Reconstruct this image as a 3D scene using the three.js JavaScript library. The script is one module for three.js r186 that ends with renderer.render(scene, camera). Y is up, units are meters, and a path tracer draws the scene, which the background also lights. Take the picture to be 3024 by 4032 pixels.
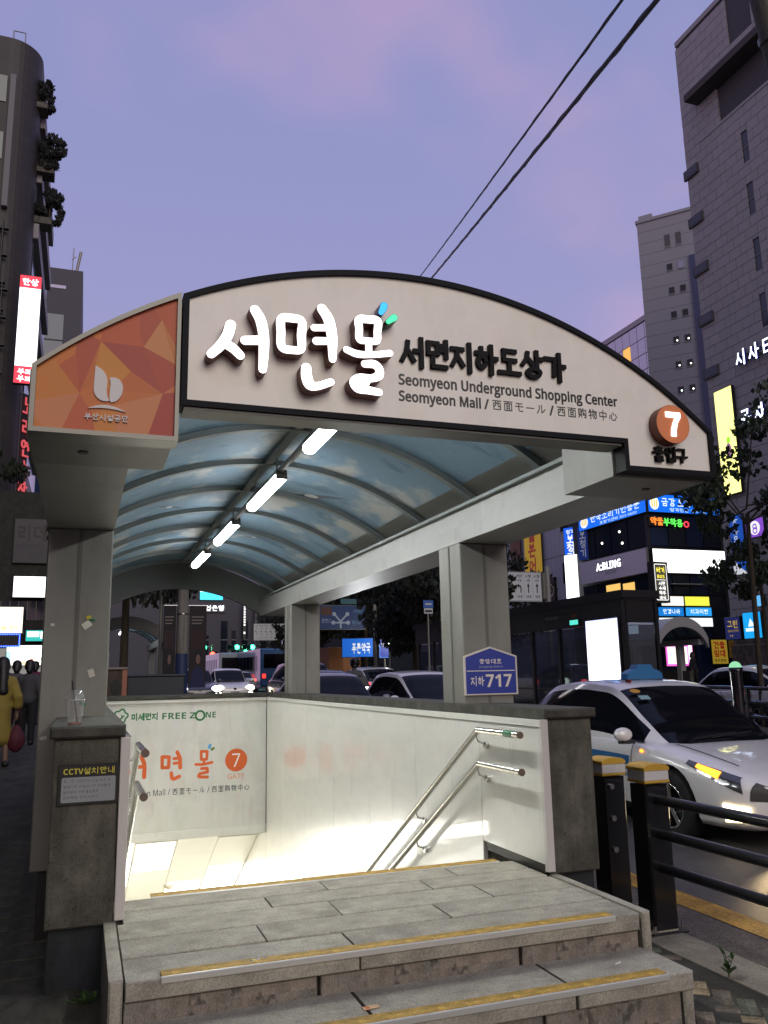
import * as THREE from 'three';
import { mergeGeometries, mergeVertices, toCreasedNormals } from 'three/addons/utils/BufferGeometryUtils.js';
import { MarchingCubes } from 'three/addons/objects/MarchingCubes.js';
import { RectAreaLightUniformsLib } from 'three/addons/lights/RectAreaLightUniformsLib.js';
import { Brush, Evaluator, SUBTRACTION } from 'three-bvh-csg';

// ---------------------------------------------------------------- camera, sky, dusk light, exposure
// The stair axis runs along -z; x is across the stairs, y is up, metres. The pavement lies at y = 0.
const scene = new THREE.Scene();
const camera = new THREE.PerspectiveCamera(63.0, 0.75, 0.05, 900);
camera.position.set(-0.112, 1.55, 0);
camera.rotation.set(THREE.MathUtils.degToRad(11.05), THREE.MathUtils.degToRad(-19.776), THREE.MathUtils.degToRad(-1.159), 'YXZ');
const renderer = new THREE.WebGLRenderer({ antialias: true });
renderer.toneMapping = THREE.LinearToneMapping;
renderer.toneMappingExposure = 1.0;
renderer.shadowMap.enabled = true;
RectAreaLightUniformsLib.init();

function valueNoise(seed) {
  const h = (x, y) => { let n = (Math.imul(x, 374761393) + Math.imul(y, 668265263) + Math.imul(seed, 1274126177)) | 0; n = Math.imul(n ^ (n >>> 13), 1274126177); return ((n ^ (n >>> 16)) >>> 0) / 4294967296; };
  const at = (x, y, per) => {
    const xi = Math.floor(x), yi = Math.floor(y), fx = x - xi, fy = y - yi, s = fx * fx * (3 - 2 * fx), t = fy * fy * (3 - 2 * fy);
    const w = (v) => (per ? ((v % per) + per) % per : v), a = h(w(xi), w(yi)), b = h(w(xi + 1), w(yi)), c = h(w(xi), w(yi + 1)), d = h(w(xi + 1), w(yi + 1));
    return a + (b - a) * s + (c - a) * t + (a - b - c + d) * s * t;
  };
  return (x, y, per = 0, oct = 4) => { let v = 0, a = 0.5, k = 1, n = 0; for (let i = 0; i < oct; i++) { v += a * at(x * k, y * k, per * k); n += a; a *= 0.5; k *= 2; } return v / n; };
}
const N1 = valueNoise(11), N2 = valueNoise(29), N3 = valueNoise(53);
let seedState = 20240607;
const rnd = () => { seedState = (seedState + 0x6d2b79f5) | 0; let t = Math.imul(seedState ^ (seedState >>> 15), 1 | seedState); t = (t + Math.imul(t ^ (t >>> 7), 61 | t)) ^ t; return ((t ^ (t >>> 14)) >>> 0) / 4294967296; };
const rr = (a, b) => a + (b - a) * rnd();
const clamp = THREE.MathUtils.clamp, lerp = THREE.MathUtils.lerp, sstep = (x, a, b) => { const t = clamp((x - a) / (b - a), 0, 1); return t * t * (3 - 2 * t); };

{ // dusk sky: violet blue with drifting pink cloud, the afterglow low in the west behind the viewer
  const W = 1024, H = 512, data = new Float32Array(W * H * 4);
  const west = new THREE.Vector3(-0.25, 0, 1).normalize();
  for (let r = 0; r < H; r++) for (let c = 0; c < W; c++) {
    const up = ((r + 0.5) / H - 0.5) * Math.PI, az = ((c + 0.5) / W - 0.5) * 2 * Math.PI;
    const y = Math.sin(up), x = Math.cos(az) * Math.cos(up), z = Math.sin(az) * Math.cos(up);
    const e = Math.max(0, y), k = 1 / (e + 0.35);
    const n = N1(x * k * 2.2 + 7.3, z * k * 2.2 + 3.1, 0, 5), n2 = N2(x * k * 5.0 + 1.3, z * k * 5.0 + 9.4, 0, 4);
    const streak = N3(x * k * 1.3 + z * k * 2.4 + 2.2, z * k * 0.9 - x * k * 0.4 + 5.5, 0, 5);
    const wisp = N2(x * k * 9 + z * k * 4, z * k * 11 - x * k * 3, 0, 5);
    const cloud = clamp(sstep(n * 0.42 + n2 * 0.2 + streak * 0.38, 0.46, 0.68) * (0.55 + 0.9 * sstep(wisp, 0.3, 0.7)), 0, 1);
    const zen = sstep(e, 0.05, 0.95);
    let R = lerp(0.262, 0.214, zen), G = lerp(0.288, 0.262, zen), B = lerp(0.585, 0.545, zen);
    const glow = Math.pow(Math.max(0, x * west.x + z * west.z) * 0.5 + 0.5, 2.0) * Math.exp(-e * 1.5);
    R += glow * 0.44; G += glow * 0.34; B += glow * 0.16;
    const low = Math.exp(-e * 4.2);
    R = lerp(R, R * 1.5, low); G = lerp(G, G * 1.12, low); B = lerp(B, B * 1.03, low);
    R = lerp(R, R * 1.5 + 0.025, cloud * 0.85); G = lerp(G, G * 1.1 + 0.008, cloud * 0.85); B = lerp(B, B * 1.02 + 0.004, cloud * 0.85);
    const o = (r * W + c) * 4;
    data[o] = R; data[o + 1] = G; data[o + 2] = B; data[o + 3] = 1;
  }
  const t = new THREE.DataTexture(data, W, H, THREE.RGBAFormat, THREE.FloatType);
  t.mapping = THREE.EquirectangularReflectionMapping; t.magFilter = t.minFilter = THREE.LinearFilter; t.needsUpdate = true;
  scene.background = t; scene.environment = t;
}
const dusk = new THREE.DirectionalLight(new THREE.Color(1.0, 0.94, 0.8), 1.08);
dusk.position.set(3, 9.5, 20); dusk.target.position.set(0, 0, 0);
dusk.castShadow = true; dusk.shadow.radius = 70;
dusk.shadow.camera.left = -60; dusk.shadow.camera.right = 60; dusk.shadow.camera.top = 60; dusk.shadow.camera.bottom = -60; dusk.shadow.camera.far = 300; dusk.shadow.mapSize.set(2048, 2048);
dusk.name = 'afterglow'; scene.add(dusk, dusk.target);

// ---------------------------------------------------------------- helpers
const taken = new Map();
function numbered(name) { const n = taken.get(name) ?? 0; taken.set(name, n + 1); return n ? name + '_' + String(n).padStart(3, '0') : name; }
function setTag(o, label, category, group) { o.userData.label = label; o.userData.category = category; if (group) o.userData.group = group; return o; }
function thing(name, label, category, pos = [0, 0, 0], turn = 0, group) {
  const o = new THREE.Group(); o.name = numbered(name); o.position.set(...pos); o.rotation.y = turn; scene.add(o); return setTag(o, label, category, group);
}
function part(name, geo, mat, parent, pos, rot) {
  const m = new THREE.Mesh(geo, mat); m.name = parent === scene ? numbered(name) : name; m.castShadow = m.receiveShadow = true;
  if (pos) m.position.set(...pos); if (rot) m.rotation.set(...rot);
  parent.add(m); return m;
}
function structure(name, geo, mat, pos) { const m = part(name, geo, mat, scene, pos); m.userData.kind = 'structure'; return m; }
function copyOf(o, label, pos, turn) { const c = o.clone(); c.name = numbered(o.name.replace(/_\d{3}$/, '')); c.userData = { ...o.userData }; if (label) c.userData.label = label; c.position.set(...pos); c.rotation.y = turn; scene.add(c); return c; }

// geometry: boxes with uv in metres
function box(w, h, d, x = 0, y = 0, z = 0) {
  const g = new THREE.BoxGeometry(w, h, d), uv = g.attributes.uv, p = g.attributes.position, n = g.attributes.normal;
  for (let i = 0; i < uv.count; i++) { const nx = Math.abs(n.getX(i)), ny = Math.abs(n.getY(i)); uv.setXY(i, nx > 0.5 ? p.getZ(i) : p.getX(i), ny > 0.5 ? p.getZ(i) : p.getY(i)); }
  return g.translate(x, y, z);
}
const span = (x0, x1, y0, y1, z0, z1) => box(Math.abs(x1 - x0), Math.abs(y1 - y0), Math.abs(z1 - z0), (x0 + x1) / 2, (y0 + y1) / 2, (z0 + z1) / 2);
// chamfered box, centred
function cbox(w, h, d, b = 0.008, x = 0, y = 0, z = 0) {
  const s = new THREE.Shape(); const a = w / 2 - b, c = h / 2 - b;
  s.moveTo(-a, -c); s.lineTo(a, -c); s.lineTo(a, c); s.lineTo(-a, c); s.closePath();
  const g = new THREE.ExtrudeGeometry(s, { depth: d - 2 * b, bevelEnabled: true, bevelThickness: b, bevelSize: b, bevelSegments: 1, curveSegments: 1 });
  g.translate(0, 0, -d / 2 + b);
  const uv = g.attributes.uv, p = g.attributes.position, n = g.attributes.normal;
  for (let i = 0; i < uv.count; i++) { const nx = Math.abs(n.getX(i)), ny = Math.abs(n.getY(i)); uv.setXY(i, nx > 0.7 ? p.getZ(i) : p.getX(i), ny > 0.7 ? p.getZ(i) : p.getY(i)); }
  return g.translate(x, y, z);
}
const cspan = (x0, x1, y0, y1, z0, z1, b = 0.008) => cbox(Math.abs(x1 - x0), Math.abs(y1 - y0), Math.abs(z1 - z0), b, (x0 + x1) / 2, (y0 + y1) / 2, (z0 + z1) / 2);
const merge = (list) => mergeGeometries(list.map((g) => { const n = g.index ? g.toNonIndexed() : g; for (const k of Object.keys(n.attributes)) if (!['position', 'normal', 'uv'].includes(k)) n.deleteAttribute(k); return n; }));
function cyl(r0, r1, h, seg = 16, x = 0, y = 0, z = 0, open = false) { return new THREE.CylinderGeometry(r0, r1, h, seg, 1, open).translate(x, y, z); }
function tube(points, r, seg = 8, steps = 0) {
  const c = points.length === 2 ? new THREE.LineCurve3(new THREE.Vector3(...points[0]), new THREE.Vector3(...points[1])) : new THREE.CatmullRomCurve3(points.map((p) => new THREE.Vector3(...p)));
  return new THREE.TubeGeometry(c, steps || (points.length === 2 ? 1 : points.length * 6), r, seg, false);
}
// straight rod with closed ends
function rod(a, b, r, seg = 12, r2 = r) {
  const A = new THREE.Vector3(...a), B = new THREE.Vector3(...b), d = B.clone().sub(A), g = new THREE.CylinderGeometry(r2, r, d.length(), seg);
  g.applyQuaternion(new THREE.Quaternion().setFromUnitVectors(new THREE.Vector3(0, 1, 0), d.clone().normalize()));
  return g.translate((A.x + B.x) / 2, (A.y + B.y) / 2, (A.z + B.z) / 2);
}
function extrude(pts, depth, bevel = 0, holes = []) {
  const s = new THREE.Shape(pts.map((p) => new THREE.Vector2(p[0], p[1])));
  for (const h of holes) s.holes.push(new THREE.Path(h.map((p) => new THREE.Vector2(p[0], p[1]))));
  return new THREE.ExtrudeGeometry(s, { depth, bevelEnabled: bevel > 0, bevelSize: bevel, bevelThickness: bevel, bevelSegments: 1, curveSegments: 12 });
}

// ---------------------------------------------------------------- procedural textures and materials
function dataTex(w, h, fn, srgb = true) {
  const d = new Uint8Array(w * h * 4);
  for (let y = 0; y < h; y++) for (let x = 0; x < w; x++) { const c = fn(x, y), o = (y * w + x) * 4; d[o] = clamp(c[0], 0, 255); d[o + 1] = clamp(c[1], 0, 255); d[o + 2] = clamp(c[2], 0, 255); d[o + 3] = 255; }
  const t = new THREE.DataTexture(d, w, h); t.wrapS = t.wrapT = THREE.RepeatWrapping; t.magFilter = t.minFilter = THREE.LinearFilter; if (srgb) t.colorSpace = THREE.SRGBColorSpace; t.needsUpdate = true; return t;
}
function canvasTex(w, h, draw) {
  const c = document.createElement('canvas'); c.width = w; c.height = h; const g = c.getContext('2d'); draw(g, w, h);
  const t = new THREE.CanvasTexture(c); t.colorSpace = THREE.SRGBColorSpace; t.anisotropy = 4; return t;
}
const std = (o) => new THREE.MeshStandardMaterial(o);
const phys = (o) => new THREE.MeshPhysicalMaterial(o);
const lin = (r, g, b) => new THREE.Color().setRGB(r, g ?? r, b ?? r);
const rep = (t, x, y = x) => { const c = t.clone(); c.repeat.set(x, y); c.needsUpdate = true; return c; };

// speckled granite, one tile = 1.6 m, with stains of dirt
const texGranite = dataTex(768, 768, (x, y) => {
  const a = N1(x / 48, y / 48, 16, 4), b = N2(x / 2.2, y / 2.2, 0, 2), c = N3(x / 110, y / 110, 0, 4), s = sstep(N2(x / 96 + 5, y / 96, 8, 5), 0.56, 0.72);
  let v = 139 + (a - 0.5) * 34 + (b - 0.5) * 50 + (c - 0.5) * 22; v -= s * 15;
  return [v * 1.02, v * 0.995, v * 0.94];
});
// riser stone: black lichen and drip stains with hard outlines
const texRiser = dataTex(1024, 512, (x, y) => {
  const a = N1(x / 48, y / 48, 0, 4), b = N2(x / 2.2, y / 2.2, 0, 2), blot = sstep(N3(x / 40, y / 30, 0, 5), 0.7, 0.8), drip = sstep(N2(x / 16 + 9, y / 130, 0, 5), 0.66, 0.85), warm = N1(x / 90, y / 90, 0, 3);
  const v = (128 + (a - 0.5) * 50 + (b - 0.5) * 52) * (1 - 0.3 * blot) * (1 - 0.25 * drip); return [v * (1.0 + warm * 0.09), v * 0.99, v * (0.97 - warm * 0.06)];
});
const bumpStone = dataTex(512, 512, (x, y) => { const v = 128 + (N1(x / 3, y / 3, 0, 3) - 0.5) * 150 + (N2(x / 40, y / 40, 0, 3) - 0.5) * 90; return [v, v, v]; }, false);
const texConcrete = dataTex(768, 768, (x, y) => {
  const a = N2(x / 64, y / 64, 12, 5), b = N1(x / 2.6, y / 2.6, 0, 2), st = N3(x / 26, y / 150, 0, 4), pit = N1(x / 7, y / 7, 0, 2) > 0.78 ? 24 : 0;
  const v = 112 + (a - 0.5) * 66 + (b - 0.5) * 34 + (st - 0.5) * 40 - pit; return [v * 1.02, v, v * 0.93];
});
const texAsphalt = dataTex(512, 512, (x, y) => { const a = N1(x / 1.6, y / 1.6, 0, 2), b = N2(x / 60, y / 60, 0, 4); const v = 58 + (a - 0.5) * 62 + (b - 0.5) * 26; return [v * 1.03, v, v * 0.96]; });
const texPaint = dataTex(512, 512, (x, y) => { const a = N2(x / 70, y / 20, 0, 5), b = N1(x / 3, y / 3, 0, 2), s = sstep(N3(x / 10, y / 60, 0, 4), 0.66, 0.9); const v = 220 + (a - 0.5) * 14 + (b - 0.5) * 6 - s * 12; return [v, v * 0.997, v * 0.98]; });
const texMetal = dataTex(512, 512, (x, y) => { const a = N2(x / 90, y / 90, 0, 4), b = N1(x / 2, y / 30, 0, 3), s = sstep(N3(x / 34, y / 70, 0, 5), 0.62, 0.85); const v = 166 + (a - 0.5) * 14 + (b - 0.5) * 5 - s * 8; return [v, v * 0.985, v * 0.945]; });
const texTile = dataTex(512, 512, (x, y) => { const gx = x % 16, gy = y % 32, row = Math.floor(y / 32), col = Math.floor((x + (row % 2) * 8) / 16), j = gx < 2 || gy < 2; const k = N1(col * 3.7, row * 5.1, 0, 1), b = N2(x / 120, y / 120, 0, 3); const v = j ? 62 : 88 + (k - 0.5) * 34 + (b - 0.5) * 30; return [v * 1.05, v * 0.97, v * 0.86]; });
const texBrick = dataTex(256, 256, (x, y) => { const v = 96 + (N1(x / 4, y / 4, 0, 3) - 0.5) * 56 + (N2(x / 60, y / 60, 0, 3) - 0.5) * 50; return [v, v, v]; });

const M = {
  granite: std({ map: rep(texGranite, 0.62), color: lin(1.3, 1.29, 1.2), roughness: 0.78, bumpMap: rep(bumpStone, 2), bumpScale: 0.0012 }),
  graniteB: std({ map: rep(texGranite, 0.55), color: lin(1.24, 1.22, 1.13), roughness: 0.8, bumpMap: rep(bumpStone, 2), bumpScale: 0.0012 }),
  graniteC: std({ map: rep(texGranite, 0.7), color: lin(1.28, 1.26, 1.16), roughness: 0.8, bumpMap: rep(bumpStone, 2), bumpScale: 0.0012 }),
  riser: std({ map: rep(texRiser, 0.8), color: lin(0.95, 0.93, 0.86), roughness: 0.85, bumpMap: rep(bumpStone, 2), bumpScale: 0.0016 }),
  joint: std({ color: lin(0.045, 0.042, 0.036), roughness: 1 }),
  pier: std({ map: rep(texConcrete, 0.8), color: lin(0.5, 0.495, 0.455), roughness: 0.85, bumpMap: rep(bumpStone, 1.4), bumpScale: 0.002 }),
  cap: std({ map: rep(texConcrete, 0.9), color: lin(0.26, 0.26, 0.24), roughness: 0.7, bumpMap: rep(bumpStone, 1.4), bumpScale: 0.002 }),
  plinth: std({ map: rep(texConcrete, 0.7), color: lin(0.10, 0.12, 0.17), roughness: 0.8 }),
  panel: phys({ map: rep(texPaint, 0.5), color: lin(1.0, 1.0, 0.97), roughness: 0.3, clearcoat: 1, clearcoatRoughness: 0.045 }),
  panelEdge: std({ color: lin(0.6, 0.57, 0.54), roughness: 0.35 }),
  cladding: std({ map: rep(texMetal, 0.6), color: lin(0.5, 0.51, 0.5), roughness: 0.5, metalness: 0.1 }),
  aluminium: std({ map: rep(texMetal, 0.6), color: lin(0.72, 0.745, 0.77), roughness: 0.5, metalness: 0.2 }),
  groove: std({ color: lin(0.12, 0.115, 0.1), roughness: 0.7 }),
  steel: std({ color: lin(0.62, 0.61, 0.58), roughness: 0.16, metalness: 1 }),
  chrome: std({ color: lin(0.8), roughness: 0.1, metalness: 1 }),
  darkFrame: phys({ color: lin(0.006, 0.007, 0.01), roughness: 0.6, specularIntensity: 0.35 }),
  greyFrame: std({ color: lin(0.2, 0.195, 0.17), roughness: 0.4, metalness: 0.4 }),
  black: std({ color: lin(0.008), roughness: 0.5 }),
  blackGloss: phys({ color: lin(0.008, 0.008, 0.01), roughness: 0.22, clearcoat: 0.5 }),
  letterBlack: phys({ color: lin(0.003, 0.003, 0.004), roughness: 0.55, specularIntensity: 0.35 }),
  letterSide: std({ color: lin(0.2, 0.085, 0.07), roughness: 0.5 }),
  asphalt: std({ map: rep(texAsphalt, 0.7), roughness: 0.62, bumpMap: rep(bumpStone, 1.2), bumpScale: 0.004 }),
  gutter: std({ map: rep(texAsphalt, 0.5), color: lin(2.6, 2.4, 2.1), roughness: 0.9, bumpMap: rep(bumpStone, 0.9), bumpScale: 0.01 }),
  yellow: std({ map: rep(texBrick, 1), color: lin(3.6, 2.0, 0.22), roughness: 0.75, bumpMap: bumpStone, bumpScale: 0.003 }),
  whiteLine: std({ color: lin(0.5), roughness: 0.8 }),
  sidewalk: std({ map: rep(texConcrete, 0.5), color: lin(0.3, 0.3, 0.265), roughness: 0.9, bumpMap: rep(bumpStone, 1), bumpScale: 0.003 }),
  kerb: std({ map: rep(texGranite, 0.5), color: lin(1.05, 1.0, 0.86), roughness: 0.85, bumpMap: rep(bumpStone, 1), bumpScale: 0.002 }),
  nosing: std({ color: lin(0.6, 0.6, 0.55), roughness: 0.35, metalness: 0.3 }),
  nosingYellow: std({ map: rep(texBrick, 3), color: lin(3.6, 2.25, 0.42), roughness: 0.7 }),
  glassDark: phys({ color: lin(0.004, 0.005, 0.007), roughness: 0.06, specularIntensity: 0.28 }),
  tyre: std({ color: lin(0.012), roughness: 0.85 }),
  trunk: std({ map: rep(texConcrete, 2), color: lin(0.3, 0.24, 0.18), roughness: 0.95 }),
};
const glow = (color, k, map) => std({ color: lin(0.03), roughness: 0.5, emissive: color instanceof THREE.Color ? color : new THREE.Color(color), emissiveIntensity: k, ...(map ? { emissiveMap: map, map, color: lin(0.35) } : {}) });
const printed = (map, o = {}) => std({ map, roughness: 0.55, ...o });
function areaLight(w, h, color, intensity, pos, look, parent = scene) {
  const l = new THREE.RectAreaLight(color, intensity, w, h); l.position.set(...pos); l.lookAt(...look); l.name = 'lamp_glow'; parent.add(l); return l;
}
const grade = (z) => 0.0175 * clamp(-z - 4, 0, 32);   // the street climbs gently away from the stairs
// ---------------------------------------------------------------- lettering: hangul built from strokes, a few ideographs, latin from the canvas font
const JC = 'ㄱㄲㄴㄷㄸㄹㅁㅂㅃㅅㅆㅇㅈㅉㅊㅋㅌㅍㅎ', JV = 'ㅏㅐㅑㅒㅓㅔㅕㅖㅗㅘㅙㅚㅛㅜㅝㅞㅟㅠㅡㅢㅣ', JF = ' ㄱㄲㄳㄴㄵㄶㄷㄹㄺㄻㄼㄽㄾㄿㅀㅁㅂㅄㅅㅆㅇㅈㅊㅋㅌㅍㅎ';
const ring = (cx, cy, rx, ry, n = 16) => Array.from({ length: n + 1 }, (_, i) => [cx + rx * Math.cos((i / n) * 2 * Math.PI), cy + ry * Math.sin((i / n) * 2 * Math.PI)]);
const CONS = {
  'ㄱ': [[[0.05, 0.1], [0.9, 0.1], [0.82, 0.95]]], 'ㄴ': [[[0.12, 0.05], [0.12, 0.88], [0.95, 0.88]]], 'ㄷ': [[[0.95, 0.1], [0.12, 0.1], [0.12, 0.9], [0.95, 0.9]]],
  'ㄹ': [[[0.08, 0.08], [0.9, 0.08], [0.9, 0.5], [0.12, 0.5], [0.12, 0.92], [0.95, 0.92]]], 'ㅁ': [[[0.1, 0.1], [0.9, 0.1], [0.9, 0.9], [0.1, 0.9], [0.1, 0.1]]],
  'ㅂ': [[[0.12, 0.02], [0.12, 0.92], [0.88, 0.92], [0.88, 0.02]], [[0.12, 0.48], [0.88, 0.48]]], 'ㅅ': [[[0.5, 0.05], [0.42, 0.45], [0.02, 0.95]], [[0.46, 0.42], [0.98, 0.95]]],
  'ㅇ': [ring(0.5, 0.5, 0.42, 0.42)], 'ㅈ': [[[0.05, 0.12], [0.95, 0.12]], [[0.5, 0.12], [0.45, 0.5], [0.04, 0.95]], [[0.48, 0.48], [0.96, 0.95]]],
  'ㅊ': [[[0.5, -0.08], [0.5, 0.14]], [[0.05, 0.2], [0.95, 0.2]], [[0.5, 0.2], [0.45, 0.55], [0.04, 0.97]], [[0.48, 0.53], [0.96, 0.97]]],
  'ㅋ': [[[0.05, 0.1], [0.9, 0.1], [0.82, 0.95]], [[0.08, 0.5], [0.86, 0.48]]], 'ㅌ': [[[0.95, 0.08], [0.12, 0.08], [0.12, 0.92], [0.95, 0.92]], [[0.12, 0.5], [0.9, 0.5]]],
  'ㅍ': [[[0.05, 0.1], [0.95, 0.1]], [[0.05, 0.9], [0.95, 0.9]], [[0.3, 0.1], [0.3, 0.9]], [[0.7, 0.1], [0.7, 0.9]]], 'ㅎ': [[[0.5, -0.06], [0.5, 0.1]], [[0.06, 0.2], [0.94, 0.2]], ring(0.5, 0.66, 0.34, 0.3)],
};
CONS['ㄲ'] = [[[0, 0.1], [0.4, 0.1], [0.36, 0.95]], [[0.52, 0.1], [0.95, 0.1], [0.9, 0.95]]]; CONS['ㅆ'] = CONS['ㅅ']; CONS['ㄸ'] = CONS['ㄷ']; CONS['ㅃ'] = CONS['ㅂ']; CONS['ㅉ'] = CONS['ㅈ'];
const VV = { // stand to the right
  'ㅏ': [[[0.4, 0], [0.4, 1]], [[0.4, 0.45], [1, 0.45]]], 'ㅑ': [[[0.4, 0], [0.4, 1]], [[0.4, 0.32], [1, 0.32]], [[0.4, 0.6], [1, 0.6]]], 'ㅓ': [[[0.8, 0], [0.8, 1]], [[0.1, 0.45], [0.8, 0.45]]],
  'ㅕ': [[[0.8, 0], [0.8, 1]], [[0.1, 0.3], [0.8, 0.3]], [[0.1, 0.6], [0.8, 0.6]]], 'ㅣ': [[[0.7, 0], [0.7, 1]]], 'ㅐ': [[[0.3, 0.04], [0.3, 0.96]], [[0.85, 0], [0.85, 1]], [[0.3, 0.45], [0.85, 0.45]]],
  'ㅔ': [[[0.5, 0.04], [0.5, 0.96]], [[0.95, 0], [0.95, 1]], [[0, 0.45], [0.5, 0.45]]],
};
const VH = { // lie below
  'ㅗ': [[[0, 0.85], [1, 0.85]], [[0.5, 0.2], [0.5, 0.85]]], 'ㅛ': [[[0, 0.85], [1, 0.85]], [[0.32, 0.2], [0.32, 0.85]], [[0.68, 0.2], [0.68, 0.85]]],
  'ㅜ': [[[0, 0.25], [1, 0.25]], [[0.5, 0.25], [0.5, 1]]], 'ㅠ': [[[0, 0.25], [1, 0.25]], [[0.32, 0.25], [0.32, 1]], [[0.68, 0.25], [0.68, 1]]], 'ㅡ': [[[0, 0.5], [1, 0.5]]],
};
const MIX = { 'ㅘ': 'ㅗㅏ', 'ㅙ': 'ㅗㅐ', 'ㅚ': 'ㅗㅣ', 'ㅝ': 'ㅜㅓ', 'ㅞ': 'ㅜㅔ', 'ㅟ': 'ㅜㅣ', 'ㅢ': 'ㅡㅣ', 'ㅒ': 'ㅐ', 'ㅖ': 'ㅔ' };
const fit = (strokes, x0, y0, x1, y1) => strokes.map((s) => s.map(([x, y]) => [x0 + x * (x1 - x0), y0 + y * (y1 - y0)]));
function hangul(ch) {
  const k = ch.codePointAt(0) - 0xac00; if (k < 0 || k > 11171) return null;
  const c = CONS[JC[Math.floor(k / 588)]], f = JF[k % 28], fin = f !== ' ' ? CONS[f] ?? CONS['ㄹ'] : null; let v = JV[Math.floor((k % 588) / 28)];
  if (v === 'ㅒ' || v === 'ㅖ') v = MIX[v];
  const out = [];
  if (MIX[v]) {
    const [h, s] = MIX[v];
    out.push(...fit(c, 0.06, 0.04, 0.62, fin ? 0.3 : 0.48), ...fit(VH[h], 0, fin ? 0.3 : 0.48, 0.68, fin ? 0.55 : 0.86), ...fit(VV[s], 0.68, 0, 1, fin ? 0.58 : 1));
    if (fin) out.push(...fit(fin, 0.16, 0.66, 0.92, 1));
  } else if (VV[v]) {
    out.push(...fit(c, 0.02, fin ? 0.04 : 0.12, 0.56, fin ? 0.52 : 0.84), ...fit(VV[v], 0.58, 0, 1, fin ? 0.57 : 1));
    if (fin) out.push(...fit(fin, 0.18, 0.64, 0.92, 1));
  } else {
    out.push(...fit(c, 0.16, 0.02, 0.84, fin ? 0.3 : 0.46), ...fit(VH[v], 0, fin ? 0.32 : 0.48, 1, fin ? 0.58 : 0.98));
    if (fin) out.push(...fit(fin, 0.16, 0.66, 0.86, 1));
  }
  return out;
}
const HAN = {
  '西': [[[5, 12], [95, 12]], [[14, 34], [86, 34], [86, 92], [14, 92], [14, 34]], [[38, 12], [37, 50], [22, 66]], [[62, 12], [62, 58], [68, 66], [80, 64]]],
  '面': [[[5, 10], [95, 10]], [[50, 10], [44, 28]], [[12, 28], [88, 28], [88, 94], [12, 94], [12, 28]], [[37, 28], [37, 94]], [[63, 28], [63, 94]], [[37, 50], [63, 50]], [[37, 71], [63, 71]]],
  'モ': [[[18, 18], [82, 18]], [[8, 46], [92, 46]], [[46, 18], [46, 80], [56, 90], [88, 88]]], 'ー': [[[8, 50], [92, 50]]],
  'ル': [[[32, 18], [30, 55], [8, 90]], [[58, 12], [58, 84], [76, 74], [94, 52]]],
  '购': [[[8, 10], [8, 66]], [[8, 10], [40, 10], [40, 66]], [[24, 22], [23, 60], [6, 92]], [[27, 66], [42, 90]], [[60, 4], [48, 38]], [[56, 20], [93, 20], [91, 84], [84, 93], [74, 88]], [[68, 36], [56, 66], [78, 64]], [[72, 52], [82, 72]]],
  '物': [[[14, 14], [6, 40]], [[12, 28], [42, 28]], [[25, 4], [25, 96]], [[4, 66], [44, 56]], [[58, 4], [46, 38]], [[54, 22], [94, 22], [90, 84], [82, 93], [74, 88]], [[68, 22], [62, 50], [48, 70]], [[82, 24], [76, 60], [58, 88]]],
  '中': [[[12, 26], [88, 26], [88, 64], [12, 64], [12, 26]], [[50, 4], [50, 97]]], '心': [[[14, 44], [6, 78]], [[30, 34], [32, 82], [42, 90], [74, 88], [78, 70]], [[48, 14], [58, 36]], [[78, 32], [94, 62]]],
};
HAN.Ｅ = [[[80, 10], [15, 10], [15, 90], [80, 90]], [[15, 50], [72, 50]]];
const glyph = (ch) => hangul(ch) ?? (HAN[ch] ? HAN[ch].map((s) => s.map(([x, y]) => [x / 100, y / 100])) : null);
// text on a canvas; (x, y) is the left of the baseline; returns the advance
function write(g, text, x, y, size, { color = '#000', weight = 0.1, gap = 0.08, bold = false, width, font = 'sans-serif', heavy = 0 } = {}) {
  g.font = (bold ? 'bold ' : '') + size + 'px ' + font;
  const adv = (ch) => (glyph(ch) ? size * (0.9 + gap) : g.measureText(ch).width);
  const total = [...text].reduce((s, ch) => s + adv(ch), 0), sx = width ? width / total : 1;
  g.save(); g.translate(x, y); g.scale(sx, 1); g.fillStyle = g.strokeStyle = color; g.lineWidth = size * weight; g.lineCap = 'square'; g.lineJoin = 'miter';
  let px = 0;
  for (const ch of text) {
    const s = glyph(ch);
    if (s) for (const line of s) { g.beginPath(); line.forEach(([a, b], i) => (i ? g.lineTo : g.moveTo).call(g, px + (0.06 + a * 0.8) * size, (b * 0.8 - 0.78) * size)); g.stroke(); }
    else { g.fillText(ch, px, 0); if (heavy) { g.save(); g.lineWidth = size * heavy; g.lineJoin = 'round'; g.strokeText(ch, px, 0); g.restore(); } }
    px += adv(ch);
  }
  g.restore(); return total * sx;
}
// one cut-out character: flat bars, size s, stroke w, depth d; origin at lower left, facing +z
function solidGlyph(ch, s, w, d, wide = 0.86) {
  const list = []; let k = 0;
  for (const line of glyph(ch)) for (let i = 0; i + 1 < line.length; i++) {
    const a = [line[i][0] * s * wide, (1 - line[i][1]) * s], b = [line[i + 1][0] * s * wide, (1 - line[i + 1][1]) * s], L = Math.hypot(b[0] - a[0], b[1] - a[1]);
    const curve = line.length > 8; k++;
    const g = box(L + (curve ? w * 0.35 : w), w, d + k * 0.0004); g.rotateZ(Math.atan2(b[1] - a[1], b[0] - a[0])); list.push(g.translate((a[0] + b[0]) / 2, (a[1] + b[1]) / 2, (d + k * 0.0004) / 2));
  }
  return merge(list);
}
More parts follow.
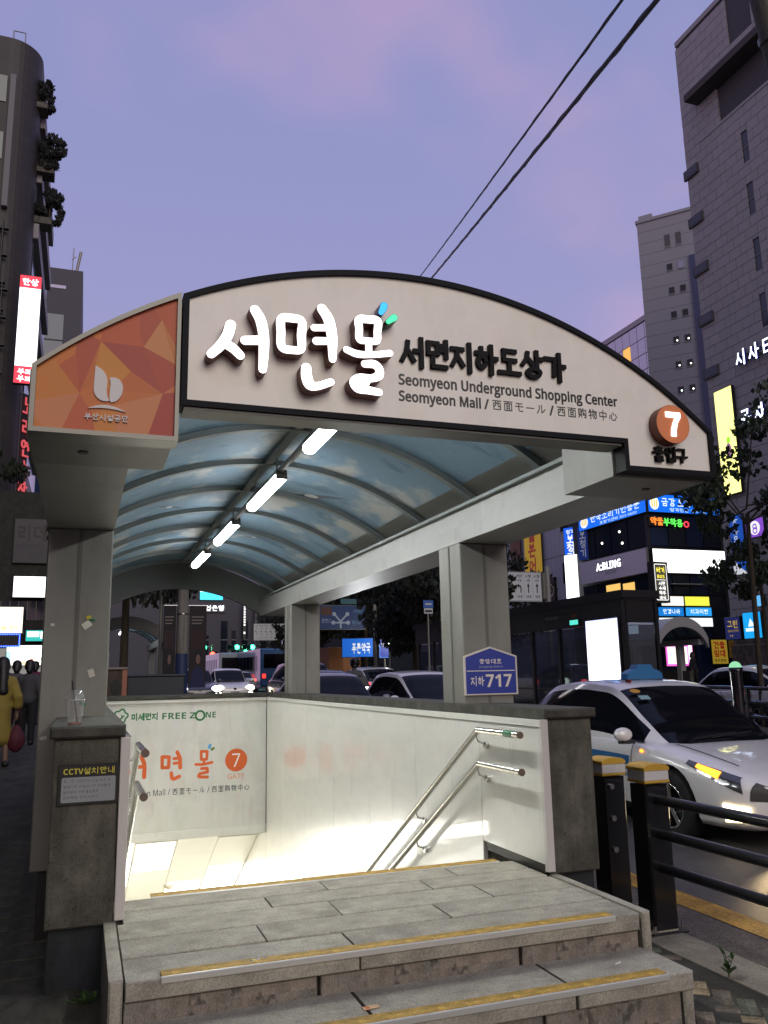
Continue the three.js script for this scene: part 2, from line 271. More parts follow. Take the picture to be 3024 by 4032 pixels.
// brush stroke of changing width: outline (and inner outline when closed) of a smooth line through [x, y, r]
function brush(points, closed) {
  const n = (points.length - 1) * 7, P = points.map((p) => new THREE.Vector3(...p));
  const curve = new THREE.CatmullRomCurve3(closed ? P.slice(0, -1) : P, closed, 'centripetal'), S = Array.from({ length: n + 1 }, (_, i) => curve.getPoint(i / n)), T = Array.from({ length: n + 1 }, (_, i) => curve.getTangent(i / n));
  const side = (sgn) => S.map((p, i) => { const l = Math.hypot(T[i].x, T[i].y) || 1; return [p.x - (sgn * T[i].y * p.z) / l, p.y + (sgn * T[i].x * p.z) / l]; });
  const L = side(1), R = side(-1);
  if (closed) { const area = (q) => q.reduce((s, p, i) => { const o = q[(i + 1) % q.length]; return s + p[0] * o[1] - o[0] * p[1]; }, 0); L.pop(); R.pop(); const [o, h] = Math.abs(area(L)) > Math.abs(area(R)) ? [L, R] : [R, L]; return { outer: o, holes: [h] }; }
  const cap = (i, dir) => { const a = Math.atan2(T[i].y, T[i].x) + (dir > 0 ? -Math.PI / 2 : Math.PI / 2); return Array.from({ length: 7 }, (_, k) => { const t = a + ((k + 1) / 8) * Math.PI; return [S[i].x + S[i].z * Math.cos(t), S[i].y + S[i].z * Math.sin(t)]; }); };
  return { outer: [...R, ...cap(n, 1), ...L.reverse(), ...cap(0, -1)], holes: [] };
}
// flat board with its own print, facing +z, on a thin box
function sheet(w, h) { const g = new THREE.PlaneGeometry(w, h); return g; }
// ================================================================ THE GROUND
function strip(x0, x1, z0, z1, dy, nz = 40, uvScale = 1) {
  const g = new THREE.PlaneGeometry(x1 - x0, z0 - z1, 1, nz).rotateX(-Math.PI / 2).translate((x0 + x1) / 2, 0, (z0 + z1) / 2), p = g.attributes.position, uv = g.attributes.uv;
  for (let i = 0; i < p.count; i++) { p.setY(i, dy + grade(p.getZ(i))); uv.setXY(i, p.getX(i) * uvScale, p.getZ(i) * uvScale); }
  g.computeVertexNormals(); return g;
}
const ROAD = -0.05, KX = 3.35;
const sidewalk = structure('sidewalk', merge([strip(-80, -0.2, 60, -260, 0, 80), strip(-0.2, 2.8, 60, -4.6, 0), strip(2.8, 3.06, 60, -260, 0, 80), strip(-0.2, 2.8, -12.9, -260, 0, 60)]), M.sidewalk);
structure('road', strip(KX - 0.02, 23.2, 60, -260, ROAD, 80), M.asphalt);
structure('gutter', strip(KX, 3.86, 60, -260, ROAD + 0.004, 80), M.gutter);
{ // the yellow line has a crumbled edge
  const n = 160, z0 = 20, z1 = -60, pos = [], uv = [], idx = [];
  for (let i = 0; i <= n; i++) { const z = z0 + (z1 - z0) * (i / n) ** 0.8, a = 3.80 + (N1(z * 5, 2, 0, 4) - 0.5) * 0.05, b = 4.02 + (N2(z * 3, 5, 0, 4) - 0.5) * 0.02; for (const x of [a, b]) { pos.push(x, ROAD + 0.008 + grade(z), z); uv.push(x, z); } if (i) idx.push(2 * i - 2, 2 * i - 1, 2 * i, 2 * i, 2 * i - 1, 2 * i + 1); }
  const g = new THREE.BufferGeometry(); g.setAttribute('position', new THREE.Float32BufferAttribute(pos, 3)); g.setAttribute('uv', new THREE.Float32BufferAttribute(uv, 2)); g.setIndex(idx); g.computeVertexNormals();
  structure('road_marking', g, M.yellow);
  const list = []; for (const x of [7.4, 10.6, 16.2, 19.4]) for (let z = 10; z > -110; z -= 8) list.push(strip(x - 0.07, x + 0.07, z, z - 4, ROAD + 0.006, 4));
  structure('road_marking', merge(list), M.whiteLine);
}
{ // kerb stones along the road
  const kerb = new THREE.Group(); kerb.name = 'kerb'; kerb.userData.kind = 'structure'; scene.add(kerb);
  for (let i = 0; i < 26; i++) { const z = 3 - i * 1.0; part('kerb_stone', cbox(0.285, 0.2, 0.985, 0.012), i % 3 ? M.kerb : M.graniteB, kerb, [3.2 + rr(-0.003, 0.003), -0.096 + grade(z) + rr(-0.003, 0.003), z]); }
  const far = part('kerb_stone', merge([strip(3.06, KX, -23.5, -260, 0.003, 40)]), M.kerb, kerb); far.userData.kind = 'stuff';
  structure('kerb', merge([strip(22.9, 23.2, 60, -260, 0.1, 60)]), M.kerb);
  structure('far_sidewalk', merge([strip(23.2, 120, 60, -260, 0.1, 60)]), M.sidewalk);
  const isl = structure('traffic_island', merge([strip(11.2, 13.6, -9, -60, 0.12, 40), span(11.2, 11.35, -0.1, 0.7, -60, -9)].slice(0, 1)), M.sidewalk);
}
{ // block pavers, laid on the slant, in the corner between steps and kerb, and the wider slabs left of the stairs
  const cols = [[0.22, 0.19, 0.155], [0.27, 0.2, 0.155], [0.15, 0.175, 0.145], [0.36, 0.3, 0.2], [0.19, 0.165, 0.14], [0.17, 0.19, 0.15]].map((c) => std({ map: texBrick, color: lin(c[0] * 6.0, c[1] * 5.7, c[2] * 4.9), roughness: 0.92, bumpMap: rep(bumpStone, 1.2), bumpScale: 0.003 }));
  const brick = [cbox(0.192, 0.05, 0.092, 0.006), cbox(0.191, 0.05, 0.093, 0.008)];
  for (let i = -30; i < 30; i++) for (let j = -12; j < 12; j++) for (const k of [0, 1]) {
    const u = i * 0.1 + j * 0.4 + (k ? 0.15 : 0.0), v = i * 0.1 + (k ? 0.05 : 0), c = Math.cos(0.62), s = Math.sin(0.62), px = 2.76 + u * c - v * s, pz = -3.72 + u * s + v * c;
    if (px < 2.53 || px > 2.98 || pz > -2.7 || pz < -4.5) continue;
    part('paver', brick[i & 1], cols[Math.floor(rnd() * cols.length)], sidewalk, [px, -0.0195 + rr(-0.003, 0.003), pz], [0, -0.62 + (k ? Math.PI / 2 : 0), 0]);
  }
  const slab = cbox(0.292, 0.05, 0.292, 0.005), sm = [0, 1, 2].map((k) => std({ map: rep(texConcrete, 0.9), color: lin(0.28 + k * 0.04, 0.29 + k * 0.035, 0.25 + k * 0.02), roughness: 0.9, bumpMap: rep(bumpStone, 1), bumpScale: 0.003 }));
  for (let i = 0; i < 9; i++) for (let j = 0; j < 22; j++) { const x = -0.16 - 0.15 - i * 0.3, z = -2.6 - j * 0.3; part('paving_slab', slab, sm[Math.floor(rnd() * 3)], sidewalk, [x, -0.0205 + rr(-0.002, 0.002) + grade(z), z]); }
}

// ================================================================ THE STAIRWELL
const XC = 1.30, LAND = 0.40;
const well = thing('stairwell', 'granite stairwell of the underground mall with white lined walls and dark coping', 'stairwell');
{
  // landing: slabs with open joints on a dark bed
  part('step_bed', merge([span(0.1, 2.47, -0.05, LAND - 0.05, -4.93, -3.72), span(0.1, 2.46, -0.05, 0.19, -3.72, -3.37)]), M.joint, well);
  const rows = [[-3.955, -3.668, [0.1, 1.06, 2.475]], [-4.22, -3.969, [0.1, 0.72, 1.62, 2.475]], [-4.50, -4.234, [0.1, 1.15, 1.98, 2.475]], [-4.72, -4.513, [0.13, 0.86, 1.75, 2.47]], [-4.95, -4.732, [0.13, 1.22, 2.0, 2.47]]];
  const mats = [M.granite, M.graniteB, M.graniteC];
  rows.forEach(([z0, z1, xs], r) => { for (let i = 0; i + 1 < xs.length; i++) { const m = part('landing_slab', cspan(xs[i] + 0.004, xs[i + 1] - 0.004, LAND - (r ? 0.06 : 0.075), LAND + rr(-0.002, 0.002), z0, z1, 0.005), mats[(r + i) % 3], well); } });
  // border strips of the landing
  part('border_stone', cspan(0.04, 0.094, 0.0, LAND + 0.012, -4.53, -3.66, 0.008), M.graniteC, well);
  part('border_stone', cspan(2.481, 2.53, 0.0, LAND + 0.006, -4.53, -3.66, 0.008), M.graniteB, well);
  // riser stones under the landing and the lower step
  for (const [a, b] of [[0.1, 0.88], [0.89, 1.83], [1.84, 2.475]]) part('riser_stone', cspan(a, b - 0.006, 0.235, LAND - 0.083, -3.76, -3.685, 0.004), M.riser, well);
  for (const [a, b] of [[0.06, 1.02], [1.03, 1.9], [1.91, 2.50]]) part('tread_stone', cspan(a, b - 0.006, 0.165, 0.242, -3.70, -3.33, 0.006), M.granite, well);
  for (const [a, b] of [[0.07, 0.8], [0.81, 1.75], [1.76, 2.44]]) part('riser_stone', cspan(a, b - 0.006, -0.05, 0.158, -3.44, -3.352, 0.005), M.riser, well);
  part('border_stone', cspan(2.445, 2.5, -0.05, 0.16, -3.69, -3.345, 0.008), M.graniteB, well);
  // nosing strips
  const nose = (x0, x1, y, z) => { const n = part('nosing', cspan(x0, x1, y - 0.02, y + 0.006, z - 0.004, z + 0.01, 0.003), M.nosing, well); part('yellow_strip', span(x0 + 0.004, x1 - 0.004, y + 0.001, y + 0.0075, z - 0.07, z - 0.005), M.nosingYellow, n); };
  nose(0.235, 2.33, LAND, -3.665); nose(0.21, 2.36, 0.242, -3.33); nose(0.29, 2.38, LAND, -4.95);
  // flight of stairs going down
  for (let i = 0; i < 27; i++) { const y = LAND - 0.165 * (i + 1), z = -4.955 - 0.29 * i; part('stair_tread', cspan(0.14, 2.46, y - 0.165, y, z - 0.31, z, 0.006), mats[i % 3], well); }
  part('lower_floor', span(-2, 2.9, -4.3, -4.06, -24, -12.8), M.granite, well);
  // walls: concrete core, inner white lining, dark coping, piers
  for (const s of [-1, 1]) {
    const X = (d) => XC + s * d;
    part('wall_core', span(X(1.215), X(1.52), -5, 1.25, -12.72, -4.9), M.pier, well);
    part('wall_core', span(X(1.215), X(1.52), -5, -0.48, -24, -12.72), M.pier, well);
    const seams = [-4.5, -5.35, -6.55, -7.75, -8.95, -10.15, -11.35, -12.42];
    for (let i = 0; i + 1 < seams.length; i++) part('lining_panel', cspan(X(1.17), X(1.205), i ? -4.6 : LAND + 0.055, 1.225, seams[i + 1] + 0.002, seams[i] - 0.002, 0.003), M.panel, well);
    for (let i = 0; i < 9; i++) part('lining_panel', cspan(X(1.17), X(1.205), -4.6, -0.5, -13.64 - i * 1.2, -12.446 - i * 1.2, 0.003), M.panel, well);
    part('trim', cspan(X(1.16), X(1.213), 1.229, 1.272, -12.4, -4.5, 0.004), M.panel, well);
    part('end_trim', cspan(X(1.165), X(1.212), LAND + 0.02, 1.272, -4.535, -4.496, 0.003), M.panelEdge, well);
    part('coping', cspan(X(1.19), X(1.545), 1.275, 1.332, -12.95, -4.485, 0.01), M.cap, well);
    part('pier', cspan(X(1.214), X(1.525), LAND, 1.273, -5.1, -4.52, 0.008), M.pier, well);
    part('plinth', cspan(X(1.222), X(1.512), -0.05, LAND - 0.004, -5.1, -4.57, 0.006), M.plinth, well);
    part('outer_base', span(X(1.3), X(1.50), -0.05, LAND, -12.7, -5.1), M.plinth, well);
  }
  part('skirting_gap', span(2.474, 2.482, LAND + 0.003, LAND + 0.055, -5.3, -4.54), M.black, well);
  // end wall with its lintel edge, closing the well above the passage
  part('wall_core', span(0.1, 2.5, -0.5, 1.25, -12.9, -12.48), M.pier, well);
  part('coping', cspan(0.05, 2.55, 1.2765, 1.3335, -12.97, -12.38, 0.01), M.cap, well);
  part('lintel', cspan(0.136, 2.464, -0.62, -0.502, -12.9, -12.43, 0.006), M.panel, well);
  part('trim', cspan(0.14, 2.46, 1.229, 1.272, -12.475, -12.405, 0.004), M.panel, well);
  // print on the end wall
  const t = canvasTex(1400, 1040, (g, w, h) => {
    const k = w / 2.33, X = (x) => (x - 0.135) * k, Y = (y) => (1.228 - y) * k; // metres on the wall
    g.fillStyle = '#d5d4cf'; g.fillRect(0, 0, w, h);
    for (let i = 0; i < 500; i++) { g.fillStyle = `rgba(${150 + rnd() * 40},${148 + rnd() * 40},${135 + rnd() * 40},0.05)`; g.beginPath(); g.ellipse(rnd() * w, rnd() * h, 4 + rnd() * 50, 6 + rnd() * 120, 0, 0, 7); g.fill(); }
    const ink = '#1f6a3a';
    g.strokeStyle = ink; g.lineWidth = 13; g.beginPath(); for (let i = 0; i <= 60; i++) { const a = (i / 60) * 2 * Math.PI, r = (0.082 + 0.011 * Math.cos(a * 5 + 0.4)) * k; g.lineTo(X(0.43) + r * Math.cos(a), Y(1.065) + r * Math.sin(a)); } g.stroke();
    g.lineWidth = 10; g.beginPath(); g.moveTo(X(0.40), Y(1.03)); g.lineTo(X(0.44), Y(1.03)); g.lineTo(X(0.44), Y(1.08)); g.moveTo(X(0.44), Y(1.04)); g.lineTo(X(0.475), Y(1.07)); g.stroke();
    write(g, '미세먼지', X(0.565), Y(1.005), 0.108 * k, { color: ink, weight: 0.17, width: 0.37 * k });
    write(g, 'FREE', X(0.97), Y(1.0), 0.122 * k, { color: ink, bold: true, width: 0.355 * k }); write(g, 'Z', X(1.36), Y(1.0), 0.115 * k, { color: ink, bold: true, width: 0.092 * k });
    g.lineWidth = 17; g.beginPath(); g.arc(X(1.51), Y(1.036), 0.062 * k, 0, 7); g.stroke();
    write(g, 'NE', X(1.578), Y(1.0), 0.112 * k, { color: ink, bold: true, width: 0.162 * k });
    const or = '#d9622b'; g.strokeStyle = or; g.lineCap = g.lineJoin = 'round';
    const st = (pts, lw) => { g.lineWidth = lw * k; g.beginPath(); pts.forEach(([x, y], i) => (i ? g.lineTo : g.moveTo).call(g, X(x), Y(y))); g.stroke(); };
    // the three syllables of the mall's name, hand lettered
    st([[0.55, 0.46], [0.52, 0.36], [0.45, 0.27]], 0.05); st([[0.52, 0.36], [0.60, 0.27]], 0.05); st([[0.715, 0.52], [0.76, 0.42], [0.768, 0.33], [0.765, 0.235]], 0.056); st([[0.66, 0.37], [0.75, 0.375]], 0.05);
    st([[1.0, 0.49], [1.095, 0.485], [1.09, 0.345], [1.005, 0.345], [1.0, 0.49]], 0.046); st([[1.205, 0.545], [1.245, 0.46], [1.25, 0.335]], 0.052); st([[1.16, 0.46], [1.23, 0.462]], 0.04); st([[1.165, 0.395], [1.23, 0.4]], 0.04); st([[1.13, 0.265], [1.14, 0.20], [1.165, 0.185], [1.24, 0.215]], 0.05);
    st([[1.535, 0.54], [1.62, 0.535], [1.615, 0.43], [1.54, 0.43], [1.535, 0.54]], 0.04); st([[1.465, 0.365], [1.56, 0.36], [1.69, 0.383]], 0.038); st([[1.577, 0.42], [1.577, 0.37]], 0.038); st([[1.545, 0.305], [1.625, 0.305], [1.63, 0.255], [1.52, 0.235], [1.505, 0.205], [1.535, 0.19], [1.63, 0.187]], 0.042);
    g.strokeStyle = '#4f9fd8'; st([[1.66, 0.62], [1.648, 0.59]], 0.042); g.strokeStyle = '#5a7a3a'; st([[1.708, 0.575], [1.683, 0.56]], 0.034);
    g.fillStyle = or; g.beginPath(); g.arc(X(2.034), Y(0.398), 0.158 * k, 0, 7); g.fill();
    write(g, '7', X(1.965), Y(0.305), 0.255 * k, { color: '#efe9e6', width: 0.135 * k }); write(g, 'GATE', X(1.905), Y(0.143), 0.092 * k, { color: '#d9805a', width: 0.255 * k });
    write(g, 'Seomyeon Mall / 西面モール / 西面购物中心', X(0.42), Y(-0.025), 0.11 * k, { color: '#222831', weight: 0.07, width: 1.817 * k });
  });
  part('printed_panel', sheet(2.33, 1.731).translate(0, 0, 0), phys({ map: t, roughness: 0.35, clearcoat: 0.6, clearcoatRoughness: 0.06 }), well, [XC, 0.3635, -12.446]);
  // sloping ceiling of the passage, its tiles and luminous panels
  const slope = Math.atan(0.568), nT = [Math.cos(slope), Math.sin(slope)], ceilM = std({ color: lin(0.86, 0.85, 0.8), roughness: 0.4 });
  const at = (x, s) => [x, -0.56 - s * Math.sin(slope), -12.72 - s * Math.cos(slope)];
  part('ceiling_backing', box(2.34, 0.1, 10).rotateX(-slope), M.joint, well, [XC, -0.56 - 5 * Math.sin(slope) + 0.075, -12.72 - 5 * Math.cos(slope) - 0.03]);
  const tile = cbox(0.576, 0.03, 1.19, 0.004);
  const lit = new Set(['0,0', '1,0', '0,1', '3,1', '2,2', '1,3']);
  for (let i = 0; i < 4; i++) for (let j = 0; j < 8; j++) {
    const s = 0.62 + j * 1.2 + (i % 2) * 0.6 - 0.3, p = at(0.135 + 0.29 + i * 0.583, s), on = lit.has(i + ',' + j);
    if (!on) part('ceiling_tile', tile, ceilM, well, p, [-slope, 0, 0]);
    else {
      const L = thing('ceiling_light', 'luminous panel set in the sloping ceiling of the lit stair passage', 'ceiling light', p, 0, 'luminous panels in the passage ceiling'); L.rotation.x = -slope;
      part('housing', tile, ceilM, L); part('diffuser', box(0.53, 0.006, 1.12), glow(lin(1, 0.97, 0.88), 4.5), L, [0, -0.0185, 0]);
      areaLight(0.53, 1.12, lin(1, 0.97, 0.88), 15, [0, -0.03, 0], [0, -1, 0], L).rotation.set(-Math.PI / 2, 0, 0);
    }
  }
  const det = thing('smoke_detector', 'round grey detector on the lit passage ceiling', 'smoke detector', at(1.37, 2.28), 0); det.rotation.x = -slope; part('base', cyl(0.085, 0.08, 0.02, 24, 0, -0.026, 0), std({ color: lin(0.4, 0.36, 0.27), roughness: 0.5 }), det); part('dome', cyl(0.06, 0.05, 0.03, 20, 0, -0.048, 0), std({ color: lin(0.45, 0.4, 0.3) }), det);
  part('passage_wall', span(-2, 2.95, -4.3, -0.4, -24.2, -24), M.panel, well);
  // lights along the left lining, mirrored in the right one
  for (const [y0, z0, y1, z1, h] of [[-0.34, -9.95, -0.77, -12.05, 0.16], [-1.3, -14.9, -2.35, -20.8, 0.22]]) {
    const len = Math.hypot(y1 - y0, z1 - z0), a = Math.atan2(y0 - y1, z0 - z1);
    const L = thing('wall_light', z0 > -12 ? 'short glowing wall light on the left lining of the stairwell' : 'long glowing wall light deep down the left lining of the passage', 'wall light', [0.134, (y0 + y1) / 2, (z0 + z1) / 2]); L.rotation.x = -a * 1;
    part('housing', cbox(0.04, h + 0.03, len + 0.04, 0.005), M.aluminium, L, [0.02, 0, 0]); part('diffuser', box(0.006, h, len), glow(lin(1, 0.96, 0.8), 9), L, [0.044, 0, 0]);
    areaLight(len, h, lin(1, 0.95, 0.78), 6, [0.05, 0, 0], [1, 0, 0], L).rotation.set(0, Math.PI / 2, 0);
  }
}
// handrails: two steel rails on each lining
for (const s of [1, -1]) {
  const x = XC + s * 1.085, rail = thing('handrail', s > 0 ? 'double steel handrail with green sleeve on the right white lining' : 'double steel handrail on the left lining, seen end on beside the grey pier', 'handrail');
  for (const [y, k] of [[1.18, 0], [0.965, 1]]) {
    const bend = -5.19, e = -4.62, far = -12.2, slope = 0.568, yb = y - slope * (bend - far);
    const r = part('rail', merge([rod([x, y, e], [x, y, bend], 0.021, 16), rod([x, y, bend], [x, yb, far], 0.021, 16), new THREE.SphereGeometry(0.0212, 14, 10).translate(x, y, bend), new THREE.SphereGeometry(0.021, 14, 10).scale(1, 1, 0.5).translate(x, y, e)]), M.steel, rail);
    if (!k && s > 0) part('braille_sleeve', rod([x, y, e - 0.07], [x, y, e - 0.18], 0.0222, 16), std({ color: lin(0.02, 0.16, 0.07), roughness: 0.4 }), rail);
    part('end_cap', cyl(0.0215, 0.0215, 0.012, 16).rotateX(Math.PI / 2), std({ color: lin(0.14, 0.1, 0.085), roughness: 0.5, metalness: 0.4 }), rail, [x, y, e + 0.006]);
    for (const z of [-5.22, -6.35, -7.55, -8.75, -9.95, -11.2]) {
      const yy = y - slope * (bend - z), b = part('bracket', merge([rod([x, yy - 0.02, z], [x + s * 0.012, yy - 0.055, z], 0.006, 8), rod([x + s * 0.012, yy - 0.055, z], [XC + s * 1.165, yy - 0.085, z], 0.007, 8)]), M.steel, rail);
      part('rosette', rod([XC + s * 1.145, yy - 0.085, z], [XC + s * 1.169, yy - 0.085, z], 0.024, 14), M.steel, b);
    }
  }
}
// ================================================================ THE CANOPY
const SZ = -3.42, ARC_R = 2.473, ARC_C = 3.415 - ARC_R;             // sign plane; the roof and the sign follow one circle
const arcY = (dx, r = ARC_R) => ARC_C + Math.sqrt(Math.max(0, r * r - dx * dx));
function arcShell(half, r0, r1, z0, z1, n = 40) { // curved sheet between two radii
  const o = [], i = [];
  for (let k = 0; k <= n; k++) { const dx = -half + (2 * half * k) / n; o.push([XC + dx, arcY(dx, r1)]); i.push([XC + dx, arcY(dx, r0)]); }
  return extrude([...o, ...i.reverse()], Math.abs(z1 - z0)).translate(0, 0, Math.min(z0, z1));
}
const canopy = thing('entrance_canopy', 'grey metal canopy with vaulted sky mural roof over the underground mall stairs', 'canopy');
{
  // mural on the underside of the vault: printed sky, clouds and gulls
  const mural = canvasTex(1024, 2048, (g, w, h) => {
    const im = g.createImageData(w, h);
    for (let y = 0; y < h; y++) for (let x = 0; x < w; x++) {
      const a = N1(x / 130, y / 150, 0, 5), b = N2(x / 60 + 3, y / 46, 0, 5), c = sstep(a * 0.6 + b * 0.4, 0.5, 0.68), o = (y * w + x) * 4, q = N3(x / 5, y / 5, 0, 2) * 8, d = sstep(N3(x / 90, y / 34, 0, 4), 0.62, 0.8) * 22;
      im.data[o] = lerp(106, 164, c) + q - d; im.data[o + 1] = lerp(132, 164, c) + q - d; im.data[o + 2] = lerp(149, 160, c) + q - d; im.data[o + 3] = 255;
    }
    g.putImageData(im, 0, 0);
    const gull = (x, y, s, a, flip) => { g.save(); g.translate(x, y); g.rotate(a); g.scale(s * flip, s); g.fillStyle = '#566068'; g.beginPath(); g.moveTo(-8, 0); g.quadraticCurveTo(-45, -40, -120, -52); g.quadraticCurveTo(-60, -14, -10, 14); g.moveTo(8, 0); g.quadraticCurveTo(50, 20, 96, 66); g.quadraticCurveTo(40, 44, 2, 18); g.fill(); g.fillStyle = '#dcdad2'; g.beginPath(); g.ellipse(0, 4, 22, 12, 0.2, 0, 7); g.fill(); g.fillStyle = '#a4523a'; g.fillRect(20, 0, 9, 5); g.restore(); };
    gull(720, 2048 * (1 - 0.435), 1.0, 0.1, 1); gull(300, 2048 * (1 - 0.52), 0.55, -0.2, -1); gull(700, 2048 * (1 - 0.7), 0.5, 0.2, 1);
  });
  mural.wrapS = mural.wrapT = THREE.ClampToEdgeWrapping;
  const n = 48, half = 1.56, z0 = -3.50, z1 = -13.4, edges = [z0];
  for (let k = 0; k < 9; k++) edges.push(-4.73 - 1.05 * k); edges.push(z1);
  const muralM = std({ map: mural, roughness: 0.62 });
  for (let e = 0; e + 1 < edges.length; e++) { // one vault sheet between each pair of ribs
    const pos = [], uv = [], idx = [];
    for (let j = 0; j <= 1; j++) for (let k = 0; k <= n; k++) { const dx = -half + (2 * half * k) / n, z = edges[e + j]; pos.push(XC + dx, arcY(dx) - 0.045, z); uv.push(k / n, (z0 - z) / (z0 - z1)); }
    for (let k = 0; k < n; k++) idx.push(k, k + 1, k + n + 1, k + 1, k + n + 2, k + n + 1);
    const g = new THREE.BufferGeometry(); g.setAttribute('position', new THREE.Float32BufferAttribute(pos, 3)); g.setAttribute('uv', new THREE.Float32BufferAttribute(uv, 2)); g.setIndex(idx); g.computeVertexNormals();
    part('vault_panel', g, muralM, canopy);
  }
  part('roof_skin', arcShell(1.62, ARC_R - 0.038, ARC_R - 0.008, -13.46, -3.5), M.greyFrame, canopy);
  const ribM = std({ map: rep(texMetal, 1), color: lin(0.44, 0.51, 0.54), roughness: 0.55, metalness: 0.1 });
  for (let k = 0; k < 9; k++) { const z = -4.73 - 1.05 * k; const r = part('rib', arcShell(1.5, ARC_R - 0.086, ARC_R - 0.0452, z - 0.02, z + 0.02), ribM, canopy); part('flange', arcShell(1.5, ARC_R - 0.094, ARC_R - 0.0865, z - 0.034, z + 0.034), ribM, r); }
  part('ridge_channel', cspan(XC - 0.03, XC + 0.03, 3.325, 3.36, -13.2, -3.7, 0.004), ribM, canopy);
  part('conduit', rod([XC, 3.16, -3.7], [XC, 3.16, -12.3], 0.024, 10), M.aluminium, canopy);
  // beams and columns
  for (const s of [-1, 1]) {
    const a = XC + s * 1.25, b = XC + s * 1.66;
    part('beam', cspan(a, b, 2.53, 2.775, -13.46, -3.86, 0.01), M.aluminium, canopy);
    part('beam_head', cspan(XC + s * 1.095, XC + s * 1.665, 2.522, 2.80, -3.98, -3.50, 0.008), M.cladding, canopy);
    part('soffit_eye', cyl(0.022, 0.022, 0.006, 16), M.black, canopy, [XC + s * 1.45, 2.519, -3.72]);
    part('gutter_edge', cspan(XC + s * 1.21, XC + s * 1.29, 2.776, 2.80, -13.4, -3.9, 0.003), ribM, canopy);
    for (const z of [-5.73, -11.24]) {
      const c = part('column', cspan(a + s * 0.004, b - s * 0.004, 0.43, 2.529, z - 0.405, z, 0.008), M.cladding, canopy);
      const mid = XC + s * 1.455;
      part('seam', span(mid - 0.012, mid + 0.012, 0.45, 2.52, z - 0.001, z + 0.0025), M.groove, c);
      part('seam', span(a - s * 0.0015, a + s * 0.004, 0.45, 2.52, z - 0.215, z - 0.195), M.groove, c);
      part('column_foot', span(a + s * 0.1, b - s * 0.05, grade(z) - 0.05, 0.43, z - 0.36, z - 0.05), M.black, canopy);
    }
  }
  // closing arch at the far end
  const o = [], i = []; for (let k = 0; k <= 30; k++) { const dx = -1.5 + (3 * k) / 30; o.push([XC + dx, arcY(dx) - 0.05]); }
  for (let k = 0; k <= 30; k++) { const dx = -1.25 + (2.5 * k) / 30; i.push([XC + dx, 2.95 - (2.15 - Math.sqrt(2.15 * 2.15 - dx * dx))]); }
  part('end_arch', extrude([...o, ...i.reverse()], 0.1).translate(0, 0, -13.55), std({ map: rep(texMetal, 1), color: lin(0.3, 0.33, 0.34), roughness: 0.5 }), canopy);
}
// stickers and scraps of tape on the left column
for (const [x, y, w, h, a, c, l] of [[-0.095, 1.905, 0.055, 0.042, 0.6, [0.6, 0.58, 0.5], 'white paper scrap stuck beside the column seam'], [-0.085, 1.952, 0.028, 0.022, 0.1, [0.5, 0.42, 0.03], 'small yellow sticker above the white scrap on the column'], [-0.066, 1.935, 0.04, 0.016, -0.05, [0.01, 0.13, 0.06], 'strip of green tape beside the yellow sticker on the column'], [-0.055, 1.6, 0.036, 0.05, 0.3, [0.5, 0.48, 0.42], 'torn white tape halfway down the grey column'], [-0.10, 1.41, 0.042, 0.022, -0.4, [0.01, 0.13, 0.06], 'short green tape on the column above the plastic cup'], [-0.30, 1.905, 0.024, 0.018, 0, [0.55, 0.54, 0.5], 'tiny white tape on the column edge'], [-0.318, 1.21, 0.04, 0.02, 0.1, [0.45, 0.45, 0.42], 'peeling white tape low on the column beside the pier']])
  setTag(part('sticker', cbox(w, h, 0.0024, 0.0006), std({ color: lin(...c), roughness: 0.7 }), scene, [x, y, -5.7283], [0, 0, a]), l, 'sticker');
// fluorescent fittings under the ridge
for (let k = 0; k < 4; k++) {
  const z = -4.82 - 2.1 * k, L = thing('fluorescent_lamp', 'lit fluorescent tube fitting under the ridge of the vaulted canopy', 'lamp', [XC, 3.1, z], 0, 'fluorescent fittings along the canopy ridge');
  part('housing', cspan(-0.045, 0.045, 0.02, 0.055, -0.63, 0.63, 0.006), M.greyFrame, L);
  const d = [[-0.042, 0.02], [-0.045, -0.012], [-0.03, -0.034], [0, -0.042], [0.03, -0.034], [0.045, -0.012], [0.042, 0.02]];
  part('diffuser', extrude(d, 1.22).translate(0, 0, -0.61), glow(lin(0.94, 0.97, 1.0), 38), L);
  for (const e of [-1, 1]) { part('end_cap', cspan(-0.046, 0.046, -0.02, 0.03, e * 0.612, e * 0.64, 0.008), M.greyFrame, L); part('hanger', rod([0, 0.05, e * 0.45], [0, 0.2, e * 0.45], 0.008), M.greyFrame, L); }
  areaLight(0.085, 1.2, lin(0.98, 0.98, 0.92), 72, [0, -0.05, 0], [0, -1, 0], L).rotation.set(-Math.PI / 2, 0, 0);
}
